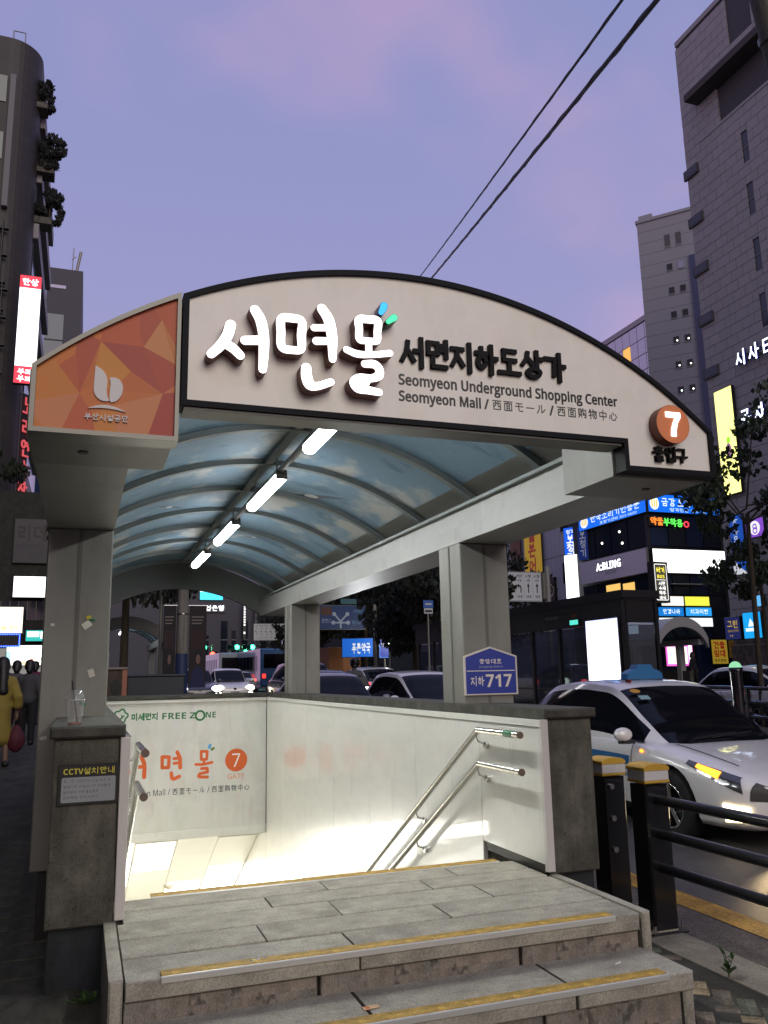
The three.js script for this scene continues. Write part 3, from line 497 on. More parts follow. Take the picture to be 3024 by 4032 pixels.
// ---------------------------------------------------------------- the main sign
function signOutline(r, half, foot, main, notch, inset = 0) { // arch with a foot at the right; left end butts against the orange board
  const pts = [], x0 = 0.225 - XC + inset, n = 60;
  for (let k = 0; k <= n; k++) { const dx = x0 + ((half - inset) - x0) * (k / n); pts.push([XC + dx, arcY(dx, r) - inset]); }
  pts.push([XC + half - inset, foot + inset], [notch + inset, foot + inset], [notch + inset, main + inset], [XC + x0, main + inset]); return pts;
}
const sign = thing('entrance_sign', 'arched cream sign board with glowing white Korean letters above the stairs', 'sign');
{
  const outer = signOutline(ARC_R, 1.665, 2.532, 2.672, 2.405), inner = signOutline(ARC_R, 1.665, 2.532, 2.672, 2.405, 0.026);
  part('casing', extrude(outer, 0.1).translate(0, 0, SZ - 0.112), M.darkFrame, sign);
  part('frame', extrude(outer, 0.02, 0, [inner]).translate(0, 0, SZ - 0.0115), M.darkFrame, sign);
  const W = 2.86, H = 0.95, X0 = 0.16, Y0 = 2.5;
  const face = canvasTex(2048, 680, (g, w, h) => {
    const k = w / W, X = (x) => (x - X0) * k, Y = (y) => h - (y - Y0) * k;
    g.fillStyle = '#faf4ea'; g.fillRect(0, 0, w, h);
    for (let i = 0; i < 260; i++) { g.fillStyle = `rgba(${190 + rnd() * 40},${180 + rnd() * 40},${168 + rnd() * 40},0.05)`; g.beginPath(); g.ellipse(rnd() * w, rnd() * h, 8 + rnd() * 60, 10 + rnd() * 90, 0, 0, 7); g.fill(); }
    write(g, 'Seomyeon Underground Shopping Center', X(1.204), Y(2.867), 0.068 * k, { color: '#050608', width: 1.19 * k, heavy: 0.07 });
    write(g, 'Seomyeon Mall / 西面モール / 西面购物中心', X(1.203), Y(2.788), 0.066 * k, { color: '#050608', weight: 0.075, width: 1.192 * k, heavy: 0.07 });
  });
  const g = new THREE.ShapeGeometry(new THREE.Shape(inner.map((p) => new THREE.Vector2(...p)))), p = g.attributes.position, uv = g.attributes.uv;
  for (let i = 0; i < p.count; i++) uv.setXY(i, (p.getX(i) - X0) / W, (p.getY(i) - Y0) / (680 * W / 2048));
  part('face', g, std({ map: face, roughness: 0.42 }), sign, [0, 0, SZ - 0.008]);
  // glowing channel letters
  const L = {
    seo: [[[0.419, 3.029, 0.025], [0.405, 2.978, 0.025], [0.379, 2.934, 0.024], [0.339, 2.889, 0.021]], [[0.401, 2.941, 0.023], [0.432, 2.923, 0.023], [0.461, 2.896, 0.021]], [[0.522, 3.111, 0.024], [0.546, 3.069, 0.026], [0.561, 2.997, 0.025], [0.562, 2.927, 0.024], [0.558, 2.844, 0.02]], [[0.48, 2.966, 0.022], [0.553, 2.975, 0.023]]],
    myeon: [[[0.64, 3.087, 0.022], [0.685, 3.095, 0.022], [0.728, 3.088, 0.021], [0.728, 3.018, 0.022], [0.725, 2.954, 0.02], [0.688, 2.947, 0.02], [0.643, 2.954, 0.021], [0.637, 3.024, 0.021], [0.64, 3.087, 0.022]], [[0.822, 3.157, 0.025], [0.851, 3.112, 0.027], [0.868, 3.029, 0.026], [0.869, 2.975, 0.023], [0.869, 2.925, 0.019]], [[0.785, 3.062, 0.018], [0.857, 3.071, 0.018]], [[0.795, 3.001, 0.02], [0.859, 3.008, 0.019]], [[0.749, 2.87, 0.025], [0.751, 2.831, 0.027], [0.765, 2.796, 0.026], [0.791, 2.791, 0.021], [0.86, 2.817, 0.019]]],
    mol: [[[0.996, 3.128, 0.022], [1.041, 3.135, 0.021], [1.083, 3.133, 0.022], [1.082, 3.08, 0.02], [1.077, 3.037, 0.02], [1.037, 3.032, 0.017], [0.998, 3.034, 0.02], [0.995, 3.081, 0.02], [0.996, 3.128, 0.022]], [[1.039, 3.022, 0.018], [1.039, 2.97, 0.018]], [[0.934, 2.977, 0.018], [0.981, 2.963, 0.019], [1.048, 2.966, 0.017], [1.14, 2.984, 0.018]], [[1.018, 2.919, 0.019], [1.065, 2.921, 0.022], [1.086, 2.902, 0.022], [1.085, 2.872, 0.023], [1.052, 2.855, 0.02], [0.991, 2.848, 0.023], [0.965, 2.829, 0.022], [0.982, 2.804, 0.024], [1.032, 2.797, 0.021], [1.084, 2.792, 0.019]]],
  };
  const faceM = glow(lin(1, 0.98, 0.99), 2.6), depth = 0.066;
  const stroke = (pts, j, sideM, fm, parent) => {
    const closed = pts.length > 6 && Math.hypot(pts[0][0] - pts.at(-1)[0], pts[0][1] - pts.at(-1)[1]) < 1e-6, b = brush(pts, closed), lip = brush(pts.map(([x, y, r]) => [x, y, r - 0.0022]), closed);
    const d = depth + j * 0.0006, m = part('letter_stroke', extrude(b.outer, d, 0, b.holes).translate(0, 0, SZ - 0.007), sideM, parent);
    const s = new THREE.Shape(lip.outer.map((q) => new THREE.Vector2(...q))); for (const h of lip.holes) s.holes.push(new THREE.Path(h.map((q) => new THREE.Vector2(...q))));
    part('letter_light', new THREE.ShapeGeometry(s), fm, m, [0, 0, SZ - 0.007 + d + 0.0012]);
  };
  for (const [key, strokes] of Object.entries(L)) strokes.forEach((s, j) => stroke(s, j, M.letterSide, faceM, sign));
  stroke([[1.117, 3.212, 0.019], [1.109, 3.191, 0.017], [1.101, 3.176, 0.014]], 0, std({ color: lin(0.01, 0.05, 0.2), roughness: 0.4 }), glow(lin(0.02, 0.42, 1.0), 1.5), sign);
  stroke([[1.165, 3.16, 0.018], [1.149, 3.148, 0.016], [1.135, 3.136, 0.013]], 1, std({ color: lin(0.005, 0.09, 0.05), roughness: 0.4 }), glow(lin(0.06, 0.95, 0.42), 1.3), sign);
  areaLight(0.8, 0.34, lin(1, 0.98, 1), 0.8, [0.74, 2.98, SZ + 0.075], [0.74, 2.98, 5]);
  // black cut-out letters
  [...'서면지하도상가'].forEach((ch, k) => part('letter', solidGlyph(ch, 0.134, 0.0215, 0.016, 0.80), M.letterBlack, sign, [1.22 + k * 0.1265, 2.96 + k * 0.0012, SZ - 0.0075]));
  [...'출입구'].forEach((ch, k) => part('letter', solidGlyph(ch, 0.074, 0.0102, 0.016, 0.82), M.letterBlack, sign, [2.583 + k * 0.071, 2.594, SZ - 0.0075]));
  // exit number on its round box
  const disc = part('number_box', merge([cyl(0.102, 0.102, 0.062, 48).rotateX(Math.PI / 2)]), std({ color: lin(0.2, 0.055, 0.03), roughness: 0.45 }), sign, [2.677, 2.78, SZ + 0.0235]);
  part('number_face', new THREE.CircleGeometry(0.1005, 48), std({ color: lin(0.62, 0.2, 0.075), roughness: 0.4, emissive: lin(0.5, 0.14, 0.05), emissiveIntensity: 0.25 }), disc, [0, 0, 0.0318]);
  const seven = [[-0.044, 0.062], [0.046, 0.062], [0.046, 0.036], [0.026, 0.006], [0.014, -0.035], [0.012, -0.066], [-0.019, -0.066], [-0.015, -0.03], [-0.004, 0.002], [0.012, 0.034], [-0.044, 0.034]];
  part('number_light', extrude(seven, 0.004).translate(0, 0, 0.0325), glow(lin(1, 0.97, 1), 2.6), disc);
  part('lower_lip', cspan(0.24, 2.4, 2.66, 2.6715, -3.56, SZ - 0.005, 0.002), M.cladding, sign);
}
// ---------------------------------------------------------------- the orange board at the left end of the arch
const board = thing('orange_board', 'orange faceted board with white leaf emblem at the left end of the arch', 'sign');
{
  const OZ = SZ + 0.03, out = [], inn = [], n = 24;
  for (let k = 0; k <= n; k++) { const x = -0.352 + (0.568 * k) / n; out.push([x, Math.min(arcY(x - XC) - 0.002, 3.2)]); }
  const o = [...out, [0.216, 2.507], [-0.352, 2.507]], q = [];
  for (let k = 0; k <= n; k++) { const x = -0.334 + (0.534 * k) / n; q.push([x, arcY(x - XC) - 0.024]); }
  const inset = [...q, [0.2, 2.526], [-0.334, 2.526]];
  part('casing', extrude(o, 0.11).translate(0, 0, OZ - 0.128), M.greyFrame, board);
  part('frame', extrude(o, 0.022, 0, [inset]).translate(0, 0, OZ - 0.018), M.greyFrame, board);
  const X0 = -0.36, Y0 = 2.5, S = 0.72;
  const face = canvasTex(1024, 1024, (g, w) => {
    const k = w / S, P = (x, y) => [(x - X0) * k, w - (y - Y0) * k], poly = (c, ...pts) => { g.fillStyle = c; g.beginPath(); pts.forEach((p) => g.lineTo(...P(...p))); g.closePath(); g.fill(); };
    g.fillStyle = '#d2702c'; g.fillRect(0, 0, w, w);
    const fT = [-0.099, 2.91], c1 = [-0.172, 2.682], c2 = [0.151, 2.709], tr = [0.069, 2.905], c3 = [0.021, 2.794];
    poly('#cf7c2c', [-0.36, 2.5], [-0.36, 2.95], [-0.255, 2.792], c1, [-0.28, 2.523]); poly('#d2762c', [-0.36, 2.95], [-0.255, 2.792], [-0.194, 2.844], fT);
    poly('#c05a2a', [-0.255, 2.792], [-0.194, 2.844], c1); poly('#b84f2c', [-0.194, 2.844], [-0.19, 2.96], fT, c1); poly('#c86a2b', fT, c1, [-0.13, 2.72], [-0.118, 2.8]);
    poly('#d1872f', fT, c3, [-0.01, 2.72], [-0.12, 2.7], [-0.118, 2.8]); poly('#c76a2c', c3, c2, [-0.024, 2.648], [-0.05, 2.7]); poly('#ad4630', fT, tr, [0.197, 2.844], c2, c3);
    poly('#b54a2d', tr, [0.197, 2.844], [0.21, 2.72], c2); poly('#c65a2c', fT, [-0.1, 3.1], [0.138, 3.033], tr); poly('#b94f2c', [0.04, 3.2], [0.138, 3.033], tr, [0.05, 2.97]); poly('#c2582b', [0.138, 3.033], [0.05, 3.2], [0.25, 3.2], [0.21, 2.9]);
    poly('#d2884e', tr, [0.138, 3.033], [0.197, 2.844]); poly('#ca7a3c', [0.138, 3.033], [0.21, 2.9], [0.197, 2.844]); poly('#cf7443', c2, [0.21, 2.76], [0.21, 2.722]);
    poly('#cf8150', [-0.36, 2.63], c1, [-0.241, 2.5], [-0.29, 2.5], [-0.36, 2.58]); poly('#cb7a30', [-0.36, 2.60], [-0.27, 2.5], [-0.36, 2.5]); poly('#c45c30', c1, [-0.241, 2.5], [-0.102, 2.5], [-0.12, 2.6]);
    poly('#cc722f', c1, [-0.12, 2.6], [-0.024, 2.648], c2, [-0.05, 2.7]); poly('#d0812f', [-0.12, 2.6], [-0.102, 2.5], [-0.03, 2.5], [-0.024, 2.648]); poly('#d08350', [-0.024, 2.648], c2, [0.09, 2.5], [-0.03, 2.5]); poly('#ae3f2c', c2, [0.21, 2.722], [0.21, 2.5], [0.09, 2.5]);
  });
  const g = new THREE.ShapeGeometry(new THREE.Shape(inset.map((p) => new THREE.Vector2(...p)))), p = g.attributes.position, uv = g.attributes.uv;
  for (let i = 0; i < p.count; i++) uv.setXY(i, (p.getX(i) - X0) / S, (p.getY(i) - Y0) / S);
  part('face', g, std({ map: face, roughness: 0.5 }), board, [0, 0, OZ - 0.014]);
  const white = std({ color: lin(0.72, 0.69, 0.67), roughness: 0.5 });
  const leaf = new THREE.Shape(); leaf.moveTo(-0.116, 2.80); leaf.bezierCurveTo(-0.085, 2.79, -0.068, 2.765, -0.068, 2.735); leaf.bezierCurveTo(-0.069, 2.70, -0.072, 2.675, -0.055, 2.658); leaf.bezierCurveTo(-0.085, 2.645, -0.12, 2.665, -0.119, 2.71); leaf.closePath();
  const bowl = new THREE.Shape(); bowl.moveTo(-0.06, 2.755); bowl.bezierCurveTo(-0.03, 2.765, -0.006, 2.745, -0.007, 2.712); bowl.bezierCurveTo(-0.008, 2.675, -0.03, 2.652, -0.052, 2.652); bowl.bezierCurveTo(-0.062, 2.67, -0.056, 2.70, -0.055, 2.73); bowl.closePath();
  const bow = new THREE.Shape(); bow.moveTo(-0.138, 2.619); bow.quadraticCurveTo(-0.065, 2.66, 0.008, 2.614); bow.quadraticCurveTo(-0.065, 2.633, -0.138, 2.619);
  for (const s of [leaf, bowl, bow]) part('emblem', new THREE.ExtrudeGeometry(s, { depth: 0.008, bevelEnabled: false, curveSegments: 14 }), white, board, [0, 0, OZ - 0.0138]);
  [...'부산시설공단'].forEach((ch, k) => part('letter', solidGlyph(ch, 0.0255, 0.0034, 0.006, 0.92), white, board, [-0.148 + k * 0.0283, 2.573, OZ - 0.0136]));
}
// street-name plate on the right column
{
  const pl = thing('street_plate', 'blue pentagon street number plate with white 717 on the right column', 'sign', [2.764, 1.555, -5.70]);
  const w = 0.222, s = (k) => [[-w * k, -0.165 * k - 0.0], [w * k, -0.165 * k], [w * k, 0.12 * k], [0, 0.19 * k], [-w * k, 0.12 * k]];
  part('plate', extrude(s(0.985), 0.006, 0.003), std({ color: lin(0.55, 0.5, 0.45), roughness: 0.45 }), pl, [0, 0, -0.02]);
  const t = canvasTex(512, 512, (g) => {
    g.fillStyle = '#24348c'; g.fillRect(0, 0, 512, 512); const c = '#d8cdc2';
    write(g, '중앙대로', 140, 178, 62, { color: c, weight: 0.11, width: 232 }); write(g, 'Jungang-daero', 138, 222, 30, { color: '#a9a3a8', width: 240 }); g.fillStyle = c; g.fillRect(14, 252, 484, 9);
    write(g, '지하', 48, 410, 118, { color: c, weight: 0.11, width: 142 }); write(g, '717', 196, 432, 190, { color: c, bold: true, width: 272 });
  });
  const q = s(0.93), g = new THREE.ShapeGeometry(new THREE.Shape(q.map((p) => new THREE.Vector2(...p)))), p = g.attributes.position, uv = g.attributes.uv;
  for (let i = 0; i < p.count; i++) uv.setXY(i, p.getX(i) / 0.42 + 0.5, (p.getY(i) + 0.16) / 0.345);
  part('print', g, printed(t, { roughness: 0.35 }), pl, [0, 0, -0.0105]);
}
// ================================================================ SMALL THINGS BY THE STAIRS
{ // surveillance notice on the left pier
  const t = canvasTex(512, 340, (g) => {
    g.fillStyle = '#10110f'; g.fillRect(0, 0, 512, 340); write(g, 'CCTV설치안내', 36, 78, 68, { color: '#c9bd3f', weight: 0.11, width: 444, bold: true });
    g.fillStyle = '#8d9294'; g.beginPath(); g.roundRect(28, 104, 456, 214, 14); g.fill();
    for (const [i, s] of [[0, '목    적  시민안전 시설 보호 및'], [1, '촬영시간  이십사시간 연속촬영'], [2, '촬영범위  주변 출입통로'], [3, '관리책임  관리사무소']].entries()) write(g, s[1], 44, 148 + i * 46, 28, { color: '#5a5f62', weight: 0.09, width: i < 2 ? 400 : 300 });
  });
  const n = thing('notice_plate', 'black CCTV notice plate with yellow heading on the left pier', 'sign', [-0.055, 1.055, -4.516]);
  part('plate', cbox(0.285, 0.19, 0.008, 0.002), M.black, n, [0, 0, 0.004]); part('print', sheet(0.281, 0.186), printed(t), n, [0, 0, 0.0095]);
}
{ // plastic cup with a black straw left on the coping
  const cup = thing('plastic_cup', 'clear plastic drink cup with dome lid and black straw on the left coping', 'cup', [-0.135, 1.3345, -4.60]); cup.scale.setScalar(1.1);
  const clear = phys({ color: lin(0.86, 0.87, 0.87), roughness: 0.12, transmission: 0.86, thickness: 0, ior: 1.5, specularIntensity: 1 });
  const wall = new THREE.LatheGeometry([[0.001, 0.002], [0.028, 0.002], [0.0295, 0.006], [0.040, 0.108], [0.0415, 0.112]].map((p) => new THREE.Vector2(...p)), 28);
  part('body', wall, clear, cup);
  part('lid', new THREE.LatheGeometry([[0.0425, 0.108], [0.0432, 0.115], [0.039, 0.117], [0.036, 0.135], [0.025, 0.152], [0.012, 0.158], [0.009, 0.158]].map((p) => new THREE.Vector2(...p)), 28), clear, cup);
  part('rim', new THREE.TorusGeometry(0.0425, 0.0022, 6, 28).rotateX(Math.PI / 2), phys({ color: lin(0.8), roughness: 0.1, transmission: 0.7, thickness: 0 }), cup, [0, 0.112, 0]);
  part('straw', rod([0.012, 0.012, 0.004], [-0.018, 0.2, -0.004], 0.0042, 10), M.black, cup);
  part('dregs', cyl(0.0285, 0.028, 0.008, 20, 0, 0.0085, 0), phys({ color: lin(0.3, 0.05, 0.02), roughness: 0.15 }), cup);
}
{ // two guard rails ending in twin posts beside the kerb
  const make = (label, z0, z1, py) => {
    const o = thing('guard_rail', label, 'railing', [3.265, 0, z0], 0, 'black guard rails along the kerb');
    const dir = Math.sign(z1 - z0);
    part('post', cspan(-0.085, 0.085, 0.012, 0.855, -0.085, 0.085, 0.012), M.blackGloss, o);
    part('base_plate', cspan(-0.125, 0.125, 0, 0.012, -0.12, 0.12, 0.003), M.black, o);
    for (const [x, z] of [[-0.1, 0.095], [0.1, 0.095], [-0.1, -0.095], [0.1, -0.095]]) part('bolt', cyl(0.011, 0.011, 0.05, 8, x, 0.03, z), M.steel, o);
    const cap = part('post_cap', merge([cspan(-0.093, 0.093, 0.862, 0.878, -0.093, 0.093, 0.004), extrude([[-0.093, 0.938], [0.093, 0.938], [0.093, 0.955], [0.07, 0.972], [0, 0.979], [-0.07, 0.972], [-0.093, 0.955]], 0.186).translate(0, 0, -0.093)]), std({ color: lin(0.52, 0.31, 0.028), roughness: 0.5 }), o);
    part('reflector', cspan(-0.089, 0.089, 0.8785, 0.9375, -0.089, 0.089, 0.003), std({ map: rep(texPaint, 6), color: lin(0.85, 0.83, 0.85), roughness: 0.35 }), cap);
    for (const y of [0.765, 0.565, 0.37]) { part('rail', rod([0, y, dir * 0.08], [0, y, z1 - z0], 0.03, 18), std({ color: lin(0.055, 0.055, 0.062), roughness: 0.3, metalness: 0.75 }), o); part('bolt', cyl(0.018, 0.018, 0.02, 12).rotateX(Math.PI / 2), M.steel, o, [-0.03, y + 0.03, -dir * 0.092]); }
    return o;
  };
  make('black guard rail with yellow capped post running from the stair corner past the landing', -4.60, 0.5);
  const back = make('black guard rail with yellow capped post standing behind the other, running along the road', -5.05, -11.5);
  part('footing', cspan(-0.14, 0.14, -0.06, 0.07, -0.14, 0.3, 0.01), M.pier, back, [0, -0.0605, 0]);
}
setTag(part('cigarette_end', cyl(0.004, 0.004, 0.04, 8).rotateZ(Math.PI / 2), std({ color: lin(0.7), roughness: 0.8 }), scene, [2.24, 0.2465, -3.53], [0, 0.3, 0]), 'white cigarette end lying on the lower step', 'cigarette end');
{ // two crushed wrappers on the steps
  const wr = (label, x, y, z, a, cs) => { const t = canvasTex(64, 32, (g) => { g.fillStyle = cs[0]; g.fillRect(0, 0, 64, 32); g.fillStyle = cs[1]; g.fillRect(8, 4, 18, 24); g.fillStyle = cs[2]; g.fillRect(30, 8, 28, 16); }); const g = new THREE.BoxGeometry(0.07, 0.002, 0.034, 10, 1, 5), p = g.attributes.position; for (let i = 0; i < p.count; i++) p.setY(i, p.getY(i) + 0.0015 + 0.004 * N1(p.getX(i) * 60 + 3, p.getZ(i) * 60, 0, 2)); g.computeVertexNormals(); setTag(part('wrapper', g, printed(t), scene, [x, y, z], [0, a, 0]), label, 'wrapper'); };
  wr('dropped purple and yellow card on the landing by the nosing', 0.63, LAND + 0.003, -3.715, 0.35, ['#5a5668', '#c9bd6a', '#b9b6c6']); wr('flattened orange leaflet scrap on the lower step', 1.04, 0.2425, -3.48, 0.1, ['#c9b08a', '#c8703a', '#cfa77c']);
}
// weeds: a tall one by the kerb, a tuft by the plinth
function weed(label, pos, h, n, spread) {
  const o = thing('weed', label, 'weed', pos), leafM = phys({ color: lin(0.06, 0.13, 0.03), roughness: 0.7, transmission: 0.3, thickness: 0 }), leaves = [], stems = [];
  for (let i = 0; i < n; i++) {
    const a = rnd() * 6.28, r = spread * rnd(), top = [Math.cos(a) * r, h * rr(0.4, 1), Math.sin(a) * r]; stems.push(tube([[0, 0, 0], [top[0] * 0.4, top[1] * 0.6, top[2] * 0.4], top], 0.002, 5, 5));
    for (let k = 0; k < 7; k++) { const t = rr(0.3, 1), s = rr(0.012, 0.024) * (1.3 - t * 0.5); const g = new THREE.CircleGeometry(s, 6); g.scale(0.55, 1, 1); g.translate(0, s, 0); g.rotateX(rr(-1.3, -0.2)); g.rotateY(rnd() * 6.28); leaves.push(g.translate(top[0] * t * t, top[1] * t, top[2] * t * t)); }
  }
  part('stem', merge(stems), std({ color: lin(0.08, 0.13, 0.04) }), o); part('foliage', merge(leaves), leafM, o);
}
weed('upright green weed sprouting from the kerb joint', [3.06, 0.0, -3.78], 0.17, 5, 0.04);
weed('low dark weed tuft at the foot of the blue plinth', [-0.02, 0.06, -4.42], 0.1, 9, 0.11);
{ const g = new THREE.BoxGeometry(0.62, 0.2, 0.5, 24, 4, 16), p = g.attributes.position; for (let i = 0; i < p.count; i++) { const x = p.getX(i), z = p.getZ(i), y = p.getY(i); p.setY(i, y > 0 ? 0.1 * sstep(z, 0.28, -0.12) * (0.75 + 0.6 * N1(x * 9, z * 9, 0, 3)) + 0.01 : -0.05); } g.computeVertexNormals(); const m = part('broken_footing', g, M.sidewalk, well, [-0.1, 0, -4.36]); }

// ================================================================ CARS
const lerpTable = (T, z, c) => { for (let i = 0; i + 1 < T.length; i++) if (z <= T[i + 1][0]) { const t = clamp((z - T[i][0]) / (T[i + 1][0] - T[i][0]), 0, 1), s = t; const p0 = T[Math.max(0, i - 1)][c], p1 = T[i][c], p2 = T[i + 1][c], p3 = T[Math.min(T.length - 1, i + 2)][c]; const v = 0.5 * (2 * p1 + (p2 - p0) * s + (2 * p0 - 5 * p1 + 4 * p2 - p3) * s * s + (3 * p1 - p0 - 3 * p2 + p3) * s ** 3); return clamp(v, Math.min(p1, p2) - 0.01, Math.max(p1, p2) + 0.01); } return T.at(-1)[c]; };
function carShapes({ L = 4.82, up = 1, body, cabin, glassBack }) {
  // body table: z from the nose, half width, underside, shoulder, centre height
  const sec = (z) => { const w = lerpTable(body, z, 1), yb = lerpTable(body, z, 2), ys = lerpTable(body, z, 3), yt = lerpTable(body, z, 4), h = ys - yb; return [[0, yb], [0.78 * w, yb], [0.93 * w, yb + 0.035], [0.975 * w, yb + 0.12 * h + 0.03], [0.995 * w, yb + 0.42 * h], [w, yb + 0.62 * h], [0.985 * w, yb + 0.84 * h], [0.955 * w, ys - 0.02], [0.91 * w, ys + 0.012], [0.75 * w, lerp(ys, yt, 0.72) + 0.012], [0.4 * w, yt], [0, yt + 0.004]]; };
  const zs = []; for (let i = 0; i <= 66; i++) { const t = i / 66; zs.push(L * (0.5 - 0.5 * Math.cos(Math.PI * t)) * 0.55 + L * t * 0.45); }
  const pos = [], idx = [], m = 23;
  for (const z of zs) { const s = sec(z); for (let k = 0; k < 12; k++) pos.push(s[k][0], s[k][1], -z); for (let k = 10; k >= 0; k--) if (k) pos.push(-s[k][0], s[k][1], -z); pos.push(0, s[0][1], -z); }
  const per = 12 + 10 + 1;
  for (let i = 0; i + 1 < zs.length; i++) for (let k = 0; k + 1 < per; k++) { const a = i * per + k, b = a + 1, c = a + per, d = c + 1; idx.push(a, b, c, b, d, c); }
  for (const [e, f] of [[0, 1], [zs.length - 1, 0]]) { const z = zs[e], base = pos.length / 3; let cy = 0; const s = sec(z); cy = (s[0][1] + s[11][1]) / 2; pos.push(0, cy, -z + (f ? 0.012 : -0.012)); for (let k = 0; k + 1 < per; k++) { const a = e * per + k, b = a + 1; f ? idx.push(base, b, a) : idx.push(base, a, b); } }
  let g = new THREE.BufferGeometry(); g.setAttribute('position', new THREE.Float32BufferAttribute(pos, 3)); g.setIndex(idx); g = mergeVertices(g); g.computeVertexNormals(); g.setAttribute('uv', new THREE.Float32BufferAttribute(new Float32Array(g.attributes.position.count * 2), 2));
  const FA = 0.92, RA = FA + 2.78, R = 0.325 * (up > 1 ? 1.06 : 1), A = new Brush(g); A.updateMatrixWorld();
  const ev = new Evaluator(); ev.attributes = ['position', 'normal', 'uv']; let res = A;
  for (const z of [FA, RA]) for (const s of [-1, 1]) { const c = new THREE.CylinderGeometry(R + 0.055, R + 0.055, 0.36, 28).rotateZ(Math.PI / 2).translate(s * 0.9, R, -z), B = new Brush(c); B.updateMatrixWorld(); res = ev.evaluate(res, B, SUBTRACTION); }
  const bodyG = res.geometry.clone();
  // surface patch on the flank or nose, offset outwards
  const at = (z, q) => { const s = sec(z), k = clamp(Math.floor(q), 0, 10), t = q - k, n = s.map((p) => p); return new THREE.Vector3(lerp(n[k][0], n[k + 1][0], t), lerp(n[k][1], n[k + 1][1], t), -z); };
  const patch = (z0, z1, q0, q1, off, side, nz = 8, nq = 6, edge = (u, v) => [u, v]) => {
    const P = [], I = [];
    for (let i = 0; i <= nz; i++) for (let j = 0; j <= nq; j++) { const [u, v] = edge(i / nz, j / nq), z = lerp(z0, z1, u), q = lerp(q0, q1, v), p = at(z, q), a = at(z + 0.02, q).sub(at(Math.max(0.001, z - 0.02), q)), b = at(z, Math.min(10.9, q + 0.1)).sub(at(z, Math.max(0.1, q - 0.1))), n = a.cross(b).normalize(); if (n.x < 0 && Math.abs(n.x) > 0.05) n.negate(); p.addScaledVector(n, off); P.push(p.x * side, p.y, p.z); }
    for (let i = 0; i < nz; i++) for (let j = 0; j < nq; j++) { const a = i * (nq + 1) + j, b = a + 1, c = a + nq + 1, d = c + 1; side > 0 ? I.push(a, c, b, b, c, d) : I.push(a, b, c, b, d, c); }
    const h = new THREE.BufferGeometry(); h.setAttribute('position', new THREE.Float32BufferAttribute(P, 3)); h.setAttribute('uv', new THREE.Float32BufferAttribute(new Float32Array((P.length / 3) * 2), 2)); h.setIndex(I); h.computeVertexNormals(); return h;
  };
  // cabin: one loft, sorted into paint and glass
  const Z0 = cabin[0][0], Z1 = cabin.at(-1)[0], zsC = [], vs = [0, 0.04, 0.12, 0.2, 0.245, 0.275, 0.30, 0.33, 0.36, 0.42, 0.5];
  for (let i = 0; i <= 48; i++) zsC.push(lerp(Z0, Z1, i / 48));
  const vAll = [...vs, ...vs.slice(0, -1).reverse().map((v) => 1 - v)];
  const cp = (z, v) => { const y = lerpTable(cabin, z, 1), ht = lerpTable(cabin, z, 2), hb = lerpTable(cabin, z, 3), yb = Math.min(y - 0.01, lerpTable(body, z, 3) - 0.02), s = v < 0.5 ? 1 : -1, u = v < 0.5 ? v : 1 - v; let x, yy; if (u <= 0.275) { const t = u / 0.275; x = lerp(hb, ht, t) + 0.03 * Math.sin(Math.PI * t) * Math.min(1, (y - yb) * 2); yy = lerp(yb, y - 0.035, t); } else { const t = (u - 0.275) / 0.225; x = ht * Math.cos((t * Math.PI) / 2); yy = y - 0.035 + 0.055 * Math.sin((t * Math.PI) / 2); } return [x * s, yy, -z]; };
  const isGlass = (z, v) => { const u = v < 0.5 ? v : 1 - v; const wsTop = cabin[2][0], rwTop = glassBack; if (u > 0.30 && (z < wsTop - 0.03 || z > rwTop)) return z < Z1 - 0.06; if (u > 0.04 && u < 0.245) { const beltIn = Z0 + 0.34, beltOut = Z1 - 0.42; return z > beltIn && z < beltOut; } return false; };
  const paint = [], glass = [];
  for (let i = 0; i < 48; i++) for (let j = 0; j + 1 < vAll.length; j++) { const za = zsC[i], zb = zsC[i + 1], va = vAll[j], vb = vAll[j + 1], q = [cp(za, va), cp(za, vb), cp(zb, va), cp(zb, vb)]; (isGlass((za + zb) / 2, (va + vb) / 2) ? glass : paint).push(...q[0], ...q[1], ...q[2], ...q[1], ...q[3], ...q[2]); }
  const mk = (a) => { let h = new THREE.BufferGeometry(); h.setAttribute('position', new THREE.Float32BufferAttribute(a, 3)); h = mergeVertices(h, 1e-4); h.computeVertexNormals(); h.setAttribute('uv', new THREE.Float32BufferAttribute(new Float32Array(h.attributes.position.count * 2), 2)); return h; };
  return { body: bodyG, paint: mk(paint), glass: mk(glass), patch, at, cp, FA, RA, R };
}
const SEDAN = carShapes({
  body: [[0, 0.56, 0.26, 0.54, 0.56], [0.05, 0.71, 0.21, 0.585, 0.62], [0.16, 0.81, 0.19, 0.63, 0.68], [0.36, 0.875, 0.18, 0.685, 0.745], [0.7, 0.905, 0.18, 0.755, 0.81], [1.15, 0.915, 0.18, 0.83, 0.87], [1.6, 0.92, 0.18, 0.87, 0.88], [2.6, 0.925, 0.18, 0.90, 0.91], [3.4, 0.925, 0.18, 0.93, 0.95], [4.0, 0.91, 0.18, 0.96, 1.0], [4.4, 0.88, 0.19, 0.97, 1.03], [4.66, 0.83, 0.22, 0.95, 1.0], [4.78, 0.74, 0.3, 0.86, 0.89], [4.82, 0.62, 0.36, 0.78, 0.8]],
  cabin: [[1.08, 0.86, 0.66, 0.74], [1.5, 1.10, 0.66, 0.82], [2.02, 1.405, 0.62, 0.86], [2.4, 1.47, 0.615, 0.865], [2.8, 1.485, 0.61, 0.865], [3.2, 1.46, 0.605, 0.86], [3.45, 1.41, 0.595, 0.845], [3.9, 1.18, 0.60, 0.78], [4.25, 1.0, 0.62, 0.70]], glassBack: 3.45,
});
